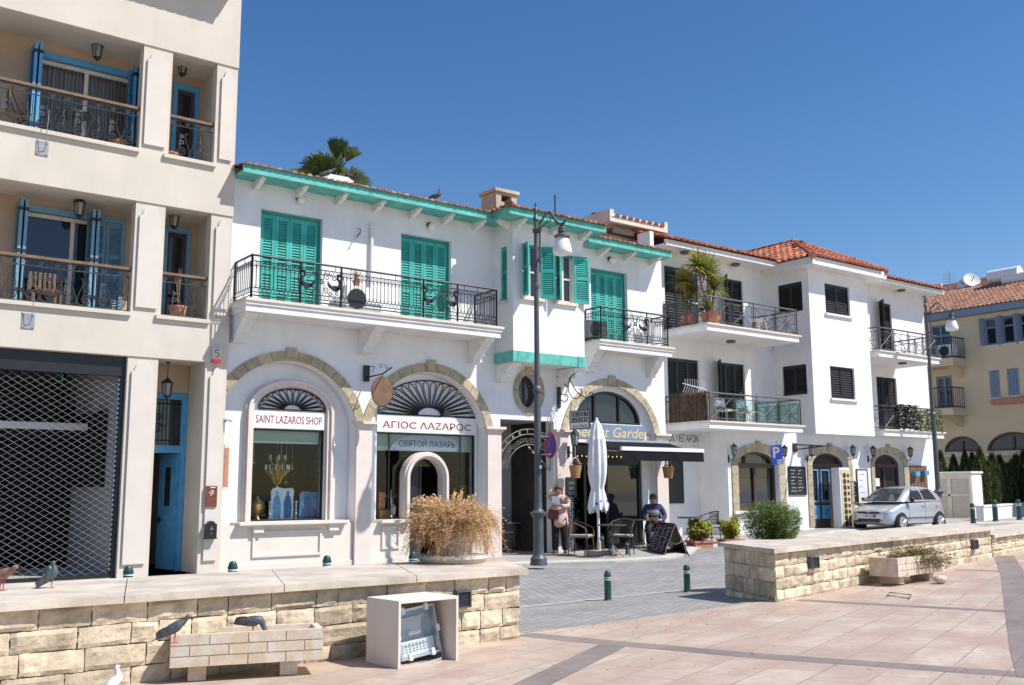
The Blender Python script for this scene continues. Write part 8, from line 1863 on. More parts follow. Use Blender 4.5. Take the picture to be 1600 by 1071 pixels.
mb = MB(); mb.box(xa_+.1, xa_+.16, 20.8, 21.2, 8.3, za_-.2); mb.box(xb_-.2, xb_-.14, 20.8, 21.2, 8.2, za_-.2); mb.quad((xa_+.3, 20.7, za_-.1), (xb_+.25, 20.7, za_-.1), (xb_+.25, 20.2, za_-.5), (xa_+.3, 20.2, za_-.5)); mb.build('frame', M['silver'], t)
# ================================================================== PIGEONS
def pigeon(label, loc, yaw, pitch=.35, head='up', col=('pigeon', 'pigeon_dark'), s=1.0):
    t = thing('pigeon', label, 'pigeon', loc, 'pigeons'); P = [(-.20, .00), (-.15, .012), (-.09, .02), (-.03, .035), (.035, .045), (.075, .06)]; R = [.016, .028, .046, .060, .060, .050]
    if head == 'up': P += [(.093, .105), (.10, .145), (.108, .168), (.120, .172), (.135, .166), (.155, .160)]; R += [.034, .025, .027, .024, .012, .003]
    elif head == 'low': P += [(.12, .065), (.155, .085), (.178, .095), (.192, .095), (.208, .086), (.226, .078)]; R += [.034, .026, .027, .024, .012, .003]
    else: P += [(.105, .03), (.135, -.02), (.148, -.05), (.152, -.065), (.156, -.08), (.160, -.10)]; R += [.036, .027, .027, .024, .012, .003]
    Ry = Matrix.Rotation(-pitch, 4, 'Y') if head != 'peck' else Matrix.Rotation(pitch, 4, 'Y'); L0 = Matrix.Translation((*loc, )) @ Matrix.Rotation(yaw, 4, 'Z') @ Matrix.Scale(s, 4) @ Matrix.Translation((0, 0, .125)) @ Ry
    mb = MB(); mb.tube([(a, 0, b) for a, b in P], R, 14); 
    for k in range(5): a = (k-2)*.10; mb.quad((-.15, -.012+.006*k-.004, .012), (-.15, -.012+.006*k+.008, .012), (-.265, a*.22+.013, -.012), (-.265, a*.22-.013, -.012))
    mb.v = [tuple(L0 @ Vector(q)) for q in mb.v]; mb.build('body', M[col[0]], t, smooth=True)
    for sd in (1, -1):
        mb = MB(); rws = []
        for u in range(8):
            x = .055-.25*u/7; hgt = .040*math.sin(PI*min(1, .25+.75*(1-u/7)))+.006; row = [mb.p(x-.02*v, sd*(.050*(1-.55*(u/7)**2)+.014*math.sin(PI*(v+.1)/1.2)), .045-.02*u/7+hgt*(1-2*v)) for v in (0, .25, .5, .75, 1)]; rws.append(row)
        for A, B in zip(rws, rws[1:]):
            for i in range(4): mb.f.append([A[i], A[i+1], B[i+1], B[i]])
        mb.v = [tuple(L0 @ Vector(q)) for q in mb.v]; mb.build('wing', M[col[1]], t, smooth=True)
    L1 = Matrix.Translation((*loc, )) @ Matrix.Rotation(yaw, 4, 'Z') @ Matrix.Scale(s, 4)
    for sd in (.022, -.022):
        mb = MB(); mb.tube([(.01, sd, .10), (.0, sd, .045), (.004, sd, .004)], [.010, .006, .005], 5)
        for a in (-.5, 0, .5, PI): mb.tube([(.004, sd, .005), (.004+.034*math.cos(a), sd+.034*math.sin(a), .003)], .004, 4)
        mb.v = [tuple(L1 @ Vector(q)) for q in mb.v]; mb.build('leg', M['pinkleg'], t)
    hp_ = Vector((P[-3][0], 0, P[-3][1]))
    for sd in (1, -1): mb = MB(); mb.lathe([(.001, -.004), (.005, 0), (.001, .004)], 6, tuple(hp_+Vector((-.01, sd*.021, .004)))); mb.v = [tuple(L0 @ Vector(q)) for q in mb.v]; mb.build('eye', M['redlet'], t)
def pig(name, c, c2): 
    m, nt, b = newmat(name); v = N(nt, 'ShaderNodeTexCoord').outputs['Object']; f = nz(nt, v, 22, 3); r = ramp(nt, [(.35, c), (.65, c2)]); nt.links.new(f, r.inputs[0]); nt.links.new(r.outputs[0], b.inputs['Base Color']); b.inputs['Roughness'].default_value = .5; M[name] = m
pig('pigeon', (.045, .05, .06), (.10, .11, .13)); pig('pigeon_dark', (.03, .03, .035), (.085, .085, .095)); pig('pigeon_br', (.17, .085, .06), (.30, .17, .13)); pig('pigeon_br2', (.30, .20, .16), (.45, .33, .28)); pig('pigeon_w', (.60, .58, .58), (.74, .72, .72)); pig('pigeon_w2', (.55, .50, .48), (.72, .70, .69)); M['pinkleg'] = mat('pink_leg', (.45, .12, .12), .6, .1, 9, 0)
imr = math.atan2(rv.y, rv.x)
x, y = G(80, 919, LT); pigeon('grey pigeon standing upright on the left wall in front of the grille', (x, y, LT), imr+.45, .55, 'up', s=.60)
x, y = G(2, 923, LT); pigeon('pinkish-brown pigeon on the left wall at the frame edge, its chest to the right', (x, y, LT), imr-.3, .15, 'low', ('pigeon_br', 'pigeon_br2'), .72)
x, y = G(276, 1006, .50); pigeon('dark grey pigeon perched on the left corner of the stone trough', (x, y+.05, .50), imr+.35, .35, 'low', s=.62)
x, y = G(404, 990, .49); pigeon('dark pigeon pecking down in the stone trough', (x, y+.12, .46), imr+.2, .12, 'peck', s=.66)
x, y = G(178, 1092, .15); pigeon('white pigeon on the plaza, only its pale back showing at the bottom of the frame', (x, y, .155), imr+.8, .5, 'up', ('pigeon_w', 'pigeon_w2'), .62)
for px, py, yy, lb, yw in ((683, 316, 18.6, 'dark bird on the tiled roof near the chimney', 0), (512, 281, 18.6, 'grey pigeon on the roof tiles in front of the white tank', .3), (549, 287, 18.8, 'dark pigeon with tail raised on the roof tiles below the palm', 2.6)):
    x, z = F(px, py, yy); pigeon(lb, (x, yy, z), imr+yw, .3, 'low' if yw else 'up', ('pigeon', 'pigeon_dark'), .9 if px != 683 else .95)
# ================================================================== PEOPLE
def skin(name, pts, edges, mt, parent, sub=1, smooth=True):
    """one continuous skinned surface: pts = [(x, y, z, radius_x, radius_y)]"""
    me = bpy.data.meshes.new(name); off = parent.location
    me.from_pydata([(p[0]-off.x, p[1]-off.y, p[2]-off.z) for p in pts], edges, []); o = bpy.data.objects.new(name, me); COL.objects.link(o)
    o.modifiers.new('skin', 'SKIN').use_smooth_shade = True
    for i, p in enumerate(pts): d = me.skin_vertices[0].data[i]; d.radius = (p[3], p[4] if len(p) > 4 else p[3]); d.use_root = (i == 0)
    o.modifiers.new('sub', 'SUBSURF').levels = sub
    nm = bpy.data.meshes.new_from_object(o.evaluated_get(bpy.context.evaluated_depsgraph_get())); o.modifiers.clear(); o.data = nm; bpy.data.meshes.remove(me)
    nm.polygons.foreach_set('use_smooth', [True]*len(nm.polygons)); nm.materials.clear(); nm.materials.append(mt); o.parent = parent; return o
class Fig:
    def __init__(s, x, y, z):
        a = camaz(x, y); s.o = Vector((x, y, z)); s.r = Vector((math.cos(a), -math.sin(a), 0)); s.b = Vector((math.sin(a), math.cos(a), 0))
    def w(s, x, d, z, *r): p = s.o+s.r*x+s.b*d; return (p.x, p.y, p.z+z, *r)
def chain(fig, P): # list of (x, depth, z, r[, r2]) -> pts, edges
    return [fig.w(*p) for p in P], [(i, i+1) for i in range(len(P)-1)]
def body(fig, spine, limbs, parent, mt=None):
    """spine from the pelvis up; limbs = (index on spine, chain, fingers)"""
    pts = [fig.w(*p) for p in spine]; ed = [(i, i+1) for i in range(len(spine)-1)]
    for at, ch, fingers in limbs:
        prev = at
        for p in ch: pts.append(fig.w(*p)); ed.append((prev, len(pts)-1)); prev = len(pts)-1
        palm = prev
        for f in fingers:
            prev = palm
            for p in f: pts.append(fig.w(*p)); ed.append((prev, len(pts)-1)); prev = len(pts)-1
    return skin('body', pts, ed, mt or M['skin'], parent)
def hand(c, d, side, up_=(0, 0, 1), n=1):
    """five finger chains from palm point c along d (local x, depth, z)"""
    c, d, u = Vector(c), Vector(d).normalized(), Vector(side).normalized(); w_ = d.cross(u); out = []
    for k, l in enumerate((.062, .072, .068, .052)):
        b = c+d*.045+u*(.030-.020*k); out.append([(*b, .0085), (*(b+d*l*.5+w_*.008), .0075), (*(b+d*l+w_*.028), .006)])
    b = c+d*.008+u*.035; out.append([(*b, .010), (*(b+d*.025+u*.022), .0085), (*(b+d*.05+u*.028+w_*.01), .007)]); return out
def face(fig, c, s, t, hairmat, glasses=True, yaw=0, tilt=0, hair=True, cap=None):
    cx, cd, cz = c; P = lambda x, d, z: Vector(fig.w(cx+x*s*math.cos(yaw)-d*s*math.sin(yaw)*-1*0-(d*s)*0, cd+d*s+x*s*math.sin(yaw), cz+z*s)[:3])
    mb = MB(); a, b, q, e = P(-.02, -.105, .02), P(.02, -.105, .02), P(.022, -.112, -.035), P(-.022, -.112, -.035); tip_ = P(0, -.135, -.03); br_ = P(0, -.104, .03)
    mb.tri(a, tip_, br_); mb.tri(b, br_, tip_); mb.tri(a, e, tip_); mb.tri(b, tip_, q); mb.tri(e, q, tip_); mb.build('nose', M['skin'], t, smooth=True)
    mb = MB(); mb.tube([P(-.032, -.098, -.066), P(0, -.108, -.066), P(.032, -.098, -.066)], .008*s, 5); mb.build('mouth', M['redlet'], t)
    for sd in (-1, 1):
        mb = MB(); mb.tube([P(sd*.095, .0, .03), P(sd*.105, .015, .0), P(sd*.093, .0, -.035)], .014*s, 5); mb.build('ear', M['skin'], t, smooth=True)
        mb = MB(); ex = P(sd*.036, -.098, .018); mb.lathe([(.001, -.012*s), (.014*s, 0), (.001, .012*s)], 8, tuple(ex)); mb.build('eye', M['black'], t)
    if glasses:
        mb = MB()
        for sd in (-1, 1): q = [P(sd*.008, -.116, .033), P(sd*.072, -.100, .036), P(sd*.070, -.100, -.012), P(sd*.014, -.116, -.012)]; mb.poly(q)
        mb.tube([P(-.072, -.10, .033), P(-.1, 0, .03)], .005, 4); mb.tube([P(.072, -.10, .033), P(.1, 0, .03)], .005, 4); mb.tube([P(-.07, -.104, .036), P(0, -.118, .036), P(.07, -.104, .036)], .006, 4); mb.build('sunglasses', M['brownwood'], t)
    if hair:
        mb = MB(); rows = []
        for j in range(9):
            th = PI*.5*j/8*1.25; row = []
            for i in range(20):
                ph = 2*PI*i/20; r = 1.0+.04*math.sin(5*ph+j); front = max(0, -math.sin(ph)); lim = th*(1-.42*front)
                row.append(mb.p(*P(.108*r*math.sin(lim)*math.cos(ph), .012+.118*r*math.sin(lim)*math.sin(ph), .015+.128*r*math.cos(lim))))
            rows.append(row)
        for A, B in zip(rows, rows[1:]):
            for i in range(20): mb.f.append([A[i], A[(i+1) % 20], B[(i+1) % 20], B[i]])
        mb.build('hair', hairmat, t, smooth=True)
M['coat'] = mat('pale_pink_coat', (.60, .42, .36), .85, .08, 9, .1, 60); M['trousers'] = mat('black_trousers', (.012, .012, .014), .85, .2, 9, .1, 60); M['bag'] = mat('dark_red_leather', (.16, .035, .03), .5, .2, 9, .1, 60); M['hairbr'] = mat('brown_hair', (.10, .055, .03), .6, .4, 30, .3, 80)
x, y = G(874, 866, .07); fg = Fig(x, y, .07); t = thing('person', 'woman in a pale pink coat holding papers, one hand raised to her head', 'person', (x, y, .07))
sp_ = [(0, 0, .84, .135, .11), (0, .01, .98, .125, .10), (.005, .01, 1.13, .13, .10), (.01, .01, 1.27, .12, .085), (.01, .005, 1.335, .055, .05), (0, -.02, 1.385, .047, .05), (-.005, -.05, 1.43, .07, .075), (-.01, -.065, 1.49, .083, .092), (-.01, -.06, 1.55, .062, .075)]
limbs = [(3, [(-.13, .01, 1.31, .055), (-.20, -.01, 1.30, .050), (-.265, -.06, 1.335, .042), (-.19, -.07, 1.44, .036), (-.115, -.08, 1.515, .028), (-.085, -.085, 1.535, .030, .016)], hand((-.085, -.085, 1.535), (.8, .1, .35), (0, -1, .3))),
         (3, [(.15, .01, 1.30, .055), (.20, .0, 1.22, .050), (.22, -.03, 1.10, .042), (.12, -.16, 1.10, .035), (.0, -.235, 1.12, .027), (-.04, -.25, 1.125, .030, .016)], hand((-.04, -.25, 1.125), (-1, -.2, .1), (0, -.3, 1))),
         (0, [(-.085, 0, .76, .10), (-.09, -.01, .46, .072), (-.095, .02, .24, .058), (-.10, .03, .08, .042), (-.11, -.05, .035, .030), (-.115, -.09, .030, .022)], []),
         (0, [(.10, .01, .76, .10), (.12, -.02, .46, .072), (.13, .03, .24, .058), (.14, .04, .08, .042), (.145, -.04, .035, .030), (.15, -.08, .030, .022)], [])]
body(fg, sp_, limbs, t); face(fg, (-.01, -.065, 1.485), .86, t, M['hairbr'], True)
pts, ed = chain(fg, [(.05, .01, .58, .235, .16), (.045, .015, .76, .235, .165), (.03, .015, .92, .20, .15), (.015, .015, 1.08, .18, .13), (.01, .015, 1.22, .165, .115), (.01, .01, 1.32, .12, .09), (.01, .005, 1.36, .075, .07)])
for ch, at in (([(-.13, .01, 1.31, .075), (-.20, -.01, 1.30, .070), (-.27, -.06, 1.335, .060), (-.19, -.07, 1.44, .052), (-.135, -.075, 1.50, .045)], 5), ([(.15, .01, 1.30, .075), (.205, .0, 1.22, .070), (.23, -.03, 1.10, .062), (.13, -.16, 1.10, .052), (.03, -.225, 1.115, .045)], 5)):
    prev = at
    for p in ch: pts.append(fg.w(*p)); ed.append((prev, len(pts)-1)); prev = len(pts)-1
skin('coat', pts, ed, M['coat'], t)
pts, ed = chain(fg, [(0, 0, .86, .14, .12), (-.08, 0, .76, .115), (-.09, -.01, .46, .092), (-.095, .02, .24, .082), (-.10, .025, .07, .080)]); 
for p, k in (((.10, .01, .76, .115), 0), ((.12, -.02, .46, .092), 5), ((.13, .03, .24, .082), 6), ((.14, .035, .07, .080), 7)): pts.append(fg.w(*p)); ed.append((k, len(pts)-1))
skin('trousers', pts, ed, M['trousers'], t)
mb = MB(); W = lambda *a: Vector(fg.w(*a)[:3])
for sd, cx in ((-1, -.115), (1, .148)): mb.tube([W(cx, .04, .03), W(cx, -.06, .035), W(cx, -.15, .025)], [.045, .045, .025], 8)
mb.build('shoe', M['black'], t, smooth=True)
# papers and handbag
t2 = thing('papers', 'white sheets of paper held open by the woman in the pink coat', 'paper', W(-.02, -.27, 1.2)); mb = MB()
for k in range(3): o = Vector((0, 0, .004*k)); mb.quad(W(-.17, -.25+.01*k, 1.34), W(.0, -.30+.01*k, 1.33), W(.08, -.30+.012*k, 1.13), W(-.14, -.26+.01*k, 1.15))
mb.build('sheet', M['whitepaint'], t2, recalc=False); mb = MB(); mb.quad(W(.02, -.315, 1.25), W(.10, -.31, 1.26), W(.12, -.31, 1.16), W(.04, -.315, 1.15)); mb.build('print', M['slate'], t2, recalc=False)
t2 = thing('handbag', 'dark red leather bag hanging at the side of the woman in the pink coat', 'bag', W(-.13, -.12, .9)); mb = MB(); prof = []
rg = []
for j, (z, wx, wd) in enumerate(((.80, .10, .05), (.82, .13, .07), (.92, .14, .07), (1.0, .11, .05), (1.04, .09, .02))):
    rg.append([mb.p(*W(-.13+wx*math.cos(2*PI*i/14), -.15+wd*math.sin(2*PI*i/14), z)) for i in range(14)])
for A, B in zip(rg, rg[1:]):
    for i in range(14): mb.f.append([A[i], A[(i+1) % 14], B[(i+1) % 14], B[i]])
mb.f.append(rg[0]); mb.build('bag', M['bag'], t2, smooth=True); mb = MB(); mb.tube([W(-.20, -.14, 1.03), W(-.12, -.16, 1.15), W(.05, -.12, 1.28), W(.10, -.06, 1.33)], .012, 5); mb.build('strap', M['bag'], t2)
# seated man
M['jumper'] = mat('navy_jumper', (.035, .045, .11), .9, .2, 10, .1, 60); M['jeans'] = mat('dark_trousers', (.02, .022, .03), .85, .2, 9, .1, 60); M['greyhair'] = mat('grey_hair', (.30, .29, .28), .7, .2, 30, .2, 80)
y = 17.72; x_ = FX(1021, 800, y); fg = Fig(x_, y, PAVE(x_)); t = thing('person', 'seated man in a dark cap and navy jumper with white stripes', 'person', (x_, y, PAVE(x_)))
W = lambda *a: Vector(fg.w(*a)[:3])
sp_ = [(0, .05, .50, .15, .12), (0, .09, .64, .145, .11), (0, .11, .80, .15, .11), (0, .10, .95, .14, .095), (0, .07, 1.03, .055, .055), (0, .04, 1.08, .05, .05), (0, .02, 1.13, .072, .078), (0, .01, 1.19, .085, .095), (0, .02, 1.25, .064, .075)]
limbs = [(3, [(-.17, .10, .97, .06), (-.23, .06, .86, .052), (-.25, -.0, .74, .044), (-.17, -.16, .69, .036), (-.11, -.24, .69, .028), (-.07, -.27, .69, .03, .016)], hand((-.07, -.27, .69), (1, -.3, 0), (0, -.3, 1))),
         (3, [(.17, .10, .97, .06), (.24, .06, .86, .052), (.27, .0, .74, .044), (.20, -.15, .67, .036), (.15, -.24, .66, .028), (.12, -.27, .66, .03, .016)], hand((.12, -.27, .66), (-1, -.3, 0), (0, -.3, 1))),
         (0, [(-.10, -.02, .50, .105), (-.13, -.25, .52, .085), (-.14, -.45, .50, .07), (-.13, -.45, .28, .055), (-.13, -.44, .08, .042), (-.14, -.54, .035, .035), (-.14, -.60, .028, .026)], []),
         (0, [(.10, -.02, .50, .105), (.14, -.25, .52, .085), (.17, -.45, .50, .07), (.16, -.42, .28, .055), (.15, -.40, .08, .042), (.16, -.50, .035, .035), (.16, -.56, .028, .026)], [])]
body(fg, sp_, limbs, t); face(fg, (0, .01, 1.185), .88, t, M['greyhair'], True)
pts, ed = chain(fg, [(0, .05, .50, .185, .15), (0, .09, .64, .185, .15), (0, .11, .80, .19, .14), (0, .10, .95, .17, .12), (0, .07, 1.03, .085, .08)])
for ch in ([(-.17, .10, .97, .085), (-.235, .06, .86, .078), (-.26, -.0, .74, .068), (-.18, -.15, .69, .055), (-.14, -.20, .69, .048)], [(.17, .10, .97, .085), (.245, .06, .86, .078), (.28, .0, .74, .068), (.21, -.14, .67, .055), (.18, -.19, .67, .048)]):
    prev = 3
    for p in ch: pts.append(fg.w(*p)); ed.append((prev, len(pts)-1)); prev = len(pts)-1
skin('jumper', pts, ed, M['jumper'], t)
mb = MB()
for z, h in ((.845, .026), (.895, .014), (.80, .012)):
    P_ = [(.195*math.cos(a), .105-.152*math.sin(a)) for a in [PI*k/12 for k in range(13)]]
    for (a, b), (c, d) in zip(P_, P_[1:]): mb.quad(W(a, b, z), W(c, d, z), W(c, d, z+h), W(a, b, z+h))
mb.build('stripe', M['whitepaint'], t, recalc=False)
pts, ed = chain(fg, [(0, .05, .48, .16, .13), (-.10, -.02, .50, .125), (-.13, -.25, .52, .105), (-.14, -.45, .50, .09), (-.13, -.45, .28, .078), (-.13, -.44, .07, .07)])
for p, k in (((.10, -.02, .50, .125), 0), ((.14, -.25, .52, .105), 6), ((.17, -.45, .50, .09), 7), ((.16, -.42, .28, .078), 8), ((.15, -.40, .07, .07), 9)): pts.append(fg.w(*p)); ed.append((k, len(pts)-1))
skin('trousers', pts, ed, M['jeans'], t)
mb = MB()
for cx, d0 in ((-.14, -.44), (.155, -.40)): mb.tube([W(cx, d0+.04, .035), W(cx, d0-.08, .04), W(cx, d0-.19, .028)], [.048, .05, .03], 8)
mb.build('shoe', M['brownwood'], t, smooth=True)
mb = MB(); rows = []
for j in range(6):
    th = PI*.5*j/5; rows.append([mb.p(*W(.098*math.sin(th)*math.cos(2*PI*i/18), .015+.112*math.sin(th)*math.sin(2*PI*i/18), 1.225+.085*math.cos(th))) for i in range(18)])
for A, B in zip(rows, rows[1:]):
    for i in range(18): mb.f.append([A[i], A[(i+1) % 18], B[(i+1) % 18], B[i]])
mb.poly([W(-.08, -.06, 1.228), W(.08, -.06, 1.228), W(.065, -.155, 1.212), W(0, -.175, 1.21), W(-.065, -.155, 1.212)]); mb.build('cap', M['greymetal'], t, smooth=True)
# ================================================================== SHOP WINDOW DISPLAY AND PASSAGE DETAILS
DY = IY+.42
def dpt(px, py, y=None): return F(px, py, y or DY)
cx, cz = dpt(433, 738); zt = dpt(433, 688)[1]
t = thing('chandelier', 'brass chandelier with two tiers of white candles in the display window', 'chandelier', (cx, DY, cz)); b = MB(); c = MB()
b.tube([(cx, DY, zt+.3), (cx, DY, cz+.15)], .008, 4); b.lathe([(.002, -.34), (.05, -.31), (.02, -.27), (.03, -.24), (.13, -.08), (.20, .03), (.205, .06), (.12, .05), (.05, .12), (.03, .25), (.06, .32), (.02, .36)], 14, (cx, DY, cz))
for k in range(12):
    a = 2*PI*k/12; r_ = .24; b.tube([(cx+.05*math.cos(a), DY+.05*math.sin(a), cz-.05), (cx+.15*math.cos(a), DY+.15*math.sin(a), cz-.07), (cx+r_*math.cos(a), DY+r_*math.sin(a), cz+.02)], .011, 4); b.lathe([(.012, .0), (.035, .03), (.02, .05)], 8, (cx+r_*math.cos(a), DY+r_*math.sin(a), cz+.0)); c.tube([(cx+r_*math.cos(a), DY+r_*math.sin(a), cz+.05), (cx+r_*math.cos(a), DY+r_*math.sin(a), cz+.15)], .010, 6)
    b.tube([(cx+.20*math.cos(a), DY+.2*math.sin(a), cz+.04), (cx+.05*math.cos(a), DY+.05*math.sin(a), cz-.24)], .010, 4)
for k in range(6):
    a = 2*PI*k/6+.3; b.tube([(cx, DY, cz+.16), (cx+.10*math.cos(a), DY+.10*math.sin(a), cz+.14), (cx+.17*math.cos(a), DY+.17*math.sin(a), cz+.24)], .010, 4); c.tube([(cx+.17*math.cos(a), DY+.17*math.sin(a), cz+.25), (cx+.17*math.cos(a), DY+.17*math.sin(a), cz+.35)], .010, 6)
b.build('frame', M['gold'], t); c.build('candle', M['whitepaint'], t)
x, z = dpt(401.5, 811); t = thing('samovar', 'brass samovar urn at the left of the display window', 'urn', (x, DY, n1z0)); mb = MB(); mb.lathe([(.11, 0), (.10, .03), (.05, .07), (.04, .12), (.08, .17), (.115, .24), (.125, .32), (.135, .34), (.10, .36), (.07, .42), (.02, .45), (.02, .48)], 18, (x, DY, n1z0)); mb.build('urn', M['gold'], t, smooth=True, auto=45)
mb = MB(); 
for s in (-1, 1): mb.tube([(x+s*.11, DY, n1z0+.24), (x+s*.17, DY, n1z0+.25), (x+s*.17, DY, n1z0+.29), (x+s*.12, DY, n1z0+.30)], .010, 4)
mb.build('handle', M['gold'], t)
M['icon_w'] = mat('pale_blue_icon_ground', (.55, .62, .72), .6, .15, 9, 0); M['icon_b'] = mat('blue_icon_paint', (.05, .15, .36), .6, .4, 14, 0); M['icon_l'] = mat('light_blue_icon_paint', (.12, .32, .52), .6, .3, 10, 0); M['icon_g'] = mat('golden_icon_paint', (.48, .24, .04), .6, .5, 14, 0)
def icon(label, pl, pr, pt, pb, mg, shapes):
    x0, _ = dpt(pl, pb); x1, _ = dpt(pr, pb); z0 = n1z0+.004; z1 = dpt((pl+pr)/2, pt)[1]; t = thing('painted_panel', label, 'painting', ((x0+x1)/2, DY-.1, z0)); w_, h = x1-x0, z1-z0
    mb = MB(); o = [(x0+w_*u, z0+h*v) for u, v in ((.02, 0), (.98, .02), (1, .3), (.97, .6), (1, .9), (.92, .99), (.6, .96), (.35, 1), (.1, .98), (.01, .88), (.03, .5), (0, .2))]; mb.plate(o, [], DY-.12, DY-.09); mb.build('panel', M[mg], t)
    for mt, fig in shapes: mb = MB(); mb.plate([(x0+w_*u, z0+h*v) for u, v in fig], [], DY-.126, DY-.121); mb.build('painting', M[mt], t)
robe = lambda c, w_, h: [(c-w_*.9, .06), (c+w_*.9, .06), (c+w_, h*.55), (c+w_*.6, h*.80), (c+w_*.35, h*.84)]+[(c+w_*.36*math.cos(a), h*.91+w_*.42*math.sin(a)) for a in [PI*k/8 for k in range(1, 8)]]+[(c-w_*.35, h*.84), (c-w_*.6, h*.80), (c-w_, h*.55)]
icon('pale stone panel painted with two robed figures in blue', 418, 454.5, 762, 811, 'icon_w', [('icon_l', robe(.27, .17, .9)), ('icon_b', robe(.73, .17, .9)), ('icon_w', robe(.5, .10, .45))])
icon('blue stone panel painted with one veiled figure bending over', 463, 494, 768, 811, 'icon_l', [('icon_b', [(.05, .05), (.95, .05), (.9, .3), (.75, .38), (.62, .6), (.5, .8), (.35, .85), (.22, .72), (.25, .5), (.12, .3)])])
for px, lb in ((420.5, 'silver candlestick left of the pale painted panel'), (462, 'silver candlestick between the two painted panels')):
    x, z = dpt(px, 811, DY-.16); t = thing('candlestick', lb, 'candlestick', (x, DY-.16, n1z0)); mb = MB(); mb.lathe([(.045, 0), (.045, .06), (.02, .07), (.015, .10), (.03, .13), (.014, .16), (.025, .2), (.014, .24), (.025, .28), (.014, .32), (.035, .38), (.012, .40)], 10, (x, DY-.16, n1z0)); mb.build('candlestick', M['silver'], t, smooth=True, auto=40)
x, z = dpt(498, 765, DY+.25); t = thing('icon_stand', 'tall stand of golden painted icons at the right side of the display window', 'display', (x, DY+.25, n1z0)); mb = MB(); mb.box(x-.07, x+.12, DY+.25, DY+.29, n1z0, n1z1-.35); mb.build('stand', M['brownwood'], t)
for k in range(5): mb = MB(); z0 = n1z0+.1+k*.29; mb.box(x-.055, x+.10, DY+.235, DY+.249, z0, z0+.25); mb.build('icon', M['icon_g'], t)
t = thing('hanging_lamps', 'row of small brass vigil lamps hanging at the back of the display window', 'lamp', (cx, DY+.4, cz)); mb = MB()
for k, (u, v) in enumerate(((-.42, -.1), (.30, .15), (.42, -.2), (.55, .1), (-.3, .2))): mb.mark(); mb.lathe([(.005, -.07), (.045, -.03), (.05, .02), (.015, .05), (.03, .09), (.004, .12)], 8, (cx+u, DY+.5, cz+v)); mb.tube([(cx+u, DY+.5, cz+v+.1), (cx+u, DY+.5, 3.0)], .005, 3)
mb.build('brass_lamp', M['gold'], t)
# right window: small religious goods
x, z = dpt(592, 788); t = thing('painted_panel', 'orange and gold icon leaning at the left of the window beside the arched doorway', 'painting', (x, DY-.1, n2z0)); mb = MB(); mb.plate([(x-.06, n2z0+.22), (x+.09, n2z0+.22), (x+.11, n2z0+.55), (x-.06, n2z0+.58)], [], DY-.1, DY-.08); mb.build('panel', mat('orange_icon_paint', (.55, .18, .04), .6, .5, 14, 0), t)
mb = MB(); mb.box(x-.06, x+.22, DY-.14, DY+.05, n2z0, n2z0+.2); mb.build('base', M['icon_g'], t)
x, z = dpt(611, 780); t = thing('crucifix', 'silver standing crucifix in the window beside the arched doorway', 'crucifix', (x, DY, n2z0)); mb = MB(); mb.box(x-.012, x+.012, DY, DY+.012, n2z0, n2z0+.62); mb.tube([(x-.15, DY-.005, n2z0+.50), (x, DY-.005, n2z0+.44), (x+.15, DY-.005, n2z0+.50)], .018, 5); mb.lathe([(.05, 0), (.04, .05), (.012, .08)], 10, (x, DY, n2z0)); mb.tube([(x, DY-.01, n2z0+.46), (x, DY-.012, n2z0+.18)], [.03, .018], 6); mb.build('cross', M['silver'], t)
x, z = dpt(607, 800); t = thing('candle_lantern', 'small white lantern in the window beside the arched doorway', 'lantern', (x, DY-.2, n2z0)); f, g = MB(), MB(); lantern(f, g, (x, DY-.2, n2z0+.16), .55); f.build('lantern_frame', M['sill'], t); g.build('lantern_glass', M['lampglass'], t)
x, z = dpt(733, 765); t = thing('icon_stand', 'yellow framed icon behind the glass right of the arched doorway', 'display', (x, DY+.2, n2z0)); mb = MB(); mb.box(x-.14, x+.16, DY+.2, DY+.22, n2z0+.3, n2z0+.72); mb.build('icon', M['icon_g'], t); mb = MB(); mb.box(x-.02, x+.02, DY+.21, DY+.25, n2z0-.9, n2z0+.3); mb.build('stand', M['brownwood'], t)
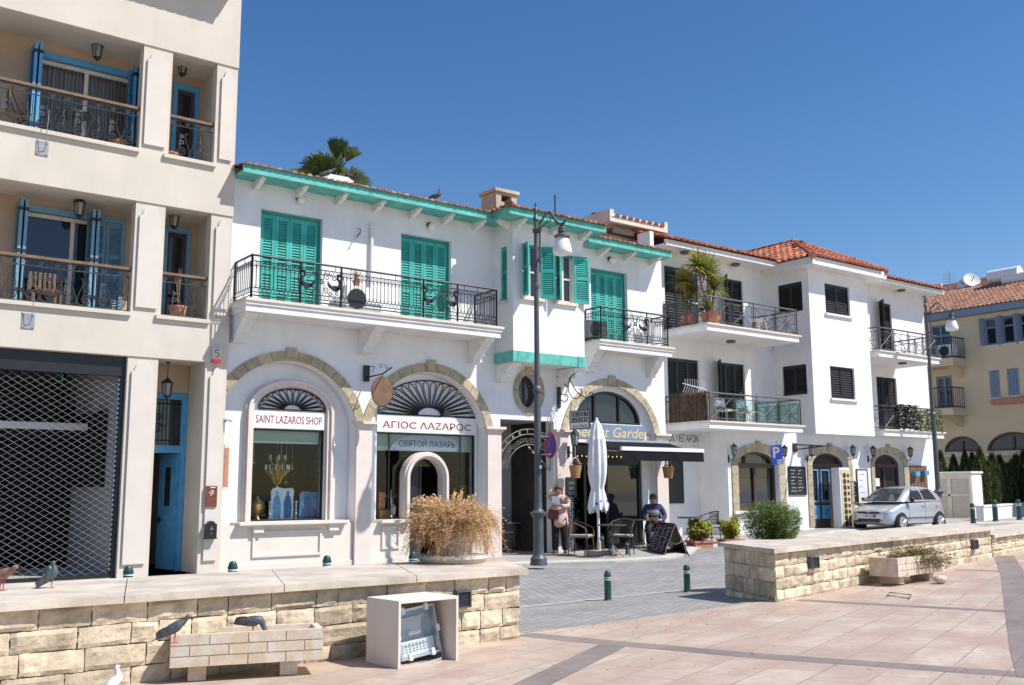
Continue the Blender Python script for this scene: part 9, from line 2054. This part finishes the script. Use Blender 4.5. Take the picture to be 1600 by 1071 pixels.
# gate, pictures and poster beside the cafe entrance
gy = 18.75; gx0_, gx1_ = FX(846, 800, gy), FX(884, 800, gy); t = thing('iron_gate', 'pale iron gate with upright bars standing open behind the woman', 'gate', ((gx0_+gx1_)/2, gy, .1)); zt = FZ(865, 776, gy); zb = PAVE(14.6)+.05
mb = MB()
for z in (zb, zb+.55, zb+.70, zt): mb.box(gx0_, gx1_, gy-.015, gy+.015, z, z+.035)
for x in (gx0_, gx1_-.035): mb.box(x, x+.035, gy-.016, gy+.016, zb, zt+.035)
mb.build('gate_frame', M['iron'], t); mb = MB()
for k in range(9): x = gx0_+(gx1_-gx0_)*(k+.7)/9.4; mb.box(x-.018, x+.018, gy+.02, gy+.03, zb+.05, zb+.52); mb.box(x-.018, x+.018, gy+.02, gy+.03, zb+.75, zt-.02)
mb.build('gate_bar', M['sill'], t)
t = thing('cupboard', 'white wall panel hung with small dark framed pictures beside the passage', 'panel', (gx0_, gy+.2, 1.6)); mb = MB(); mb.box(gx0_-.02, PX1+.0, gy+.06, gy+.10, zt+.05, 2.35); mb.build('panel', M['whitepaint'], t)
for u, v, w_, h in ((.06, .12, .16, .14), (.06, .42, .16, .18), (.28, .10, .13, .30), (.30, .5, .14, .12)): mb = MB(); mb.box(gx0_+u, gx0_+u+w_, gy+.04, gy+.059, zt+.06+v, zt+.06+v+h); mb.build('picture', M['greymetal'], t)
py_ = WY-.07; x0, x1 = FX(884, 760, py_), FX(900, 760, py_); t = thing('poster_board', 'black poster board fixed to the pilaster left of the cafe entrance', 'poster', (x0, py_, 1.5)); mb = MB(); mb.box(x0, x1, py_-.02, py_+.005, FZ(892, 778, py_), FZ(892, 746, py_)); mb.build('board', M['black'], t); mb = MB()
for k in range(3): z = FZ(892, 754+8*k, py_); mb.box(x0+.07, x1-.07, py_-.024, py_-.0205, z-.05, z+.02)
mb.build('print', M['greymetal'], t)
t = thing('lantern_post_vine', 'dark leafy vine climbing the pilaster behind the woman', 'plant', (15.2, WY-.1, .1)); mb = MB(); x0, x1 = FX(884, 800, WY-.1), FX(900, 800, WY-.1); creeper(mb, x0, x1, WY-.12, .15, 1.45, 260, .04); mb.build('foliage', leafmat('dark_vine_leaves', (.02, .03, .015), (.05, .07, .035), (.12, .13, .09)), t, recalc=False); mb = MB(); mb.tube([((x0+x1)/2, WY-.1, .1), ((x0+x1)/2+.03, WY-.1, .8), ((x0+x1)/2, WY-.1, 1.5)], .012, 4); mb.build('stem', M['bark'], t)
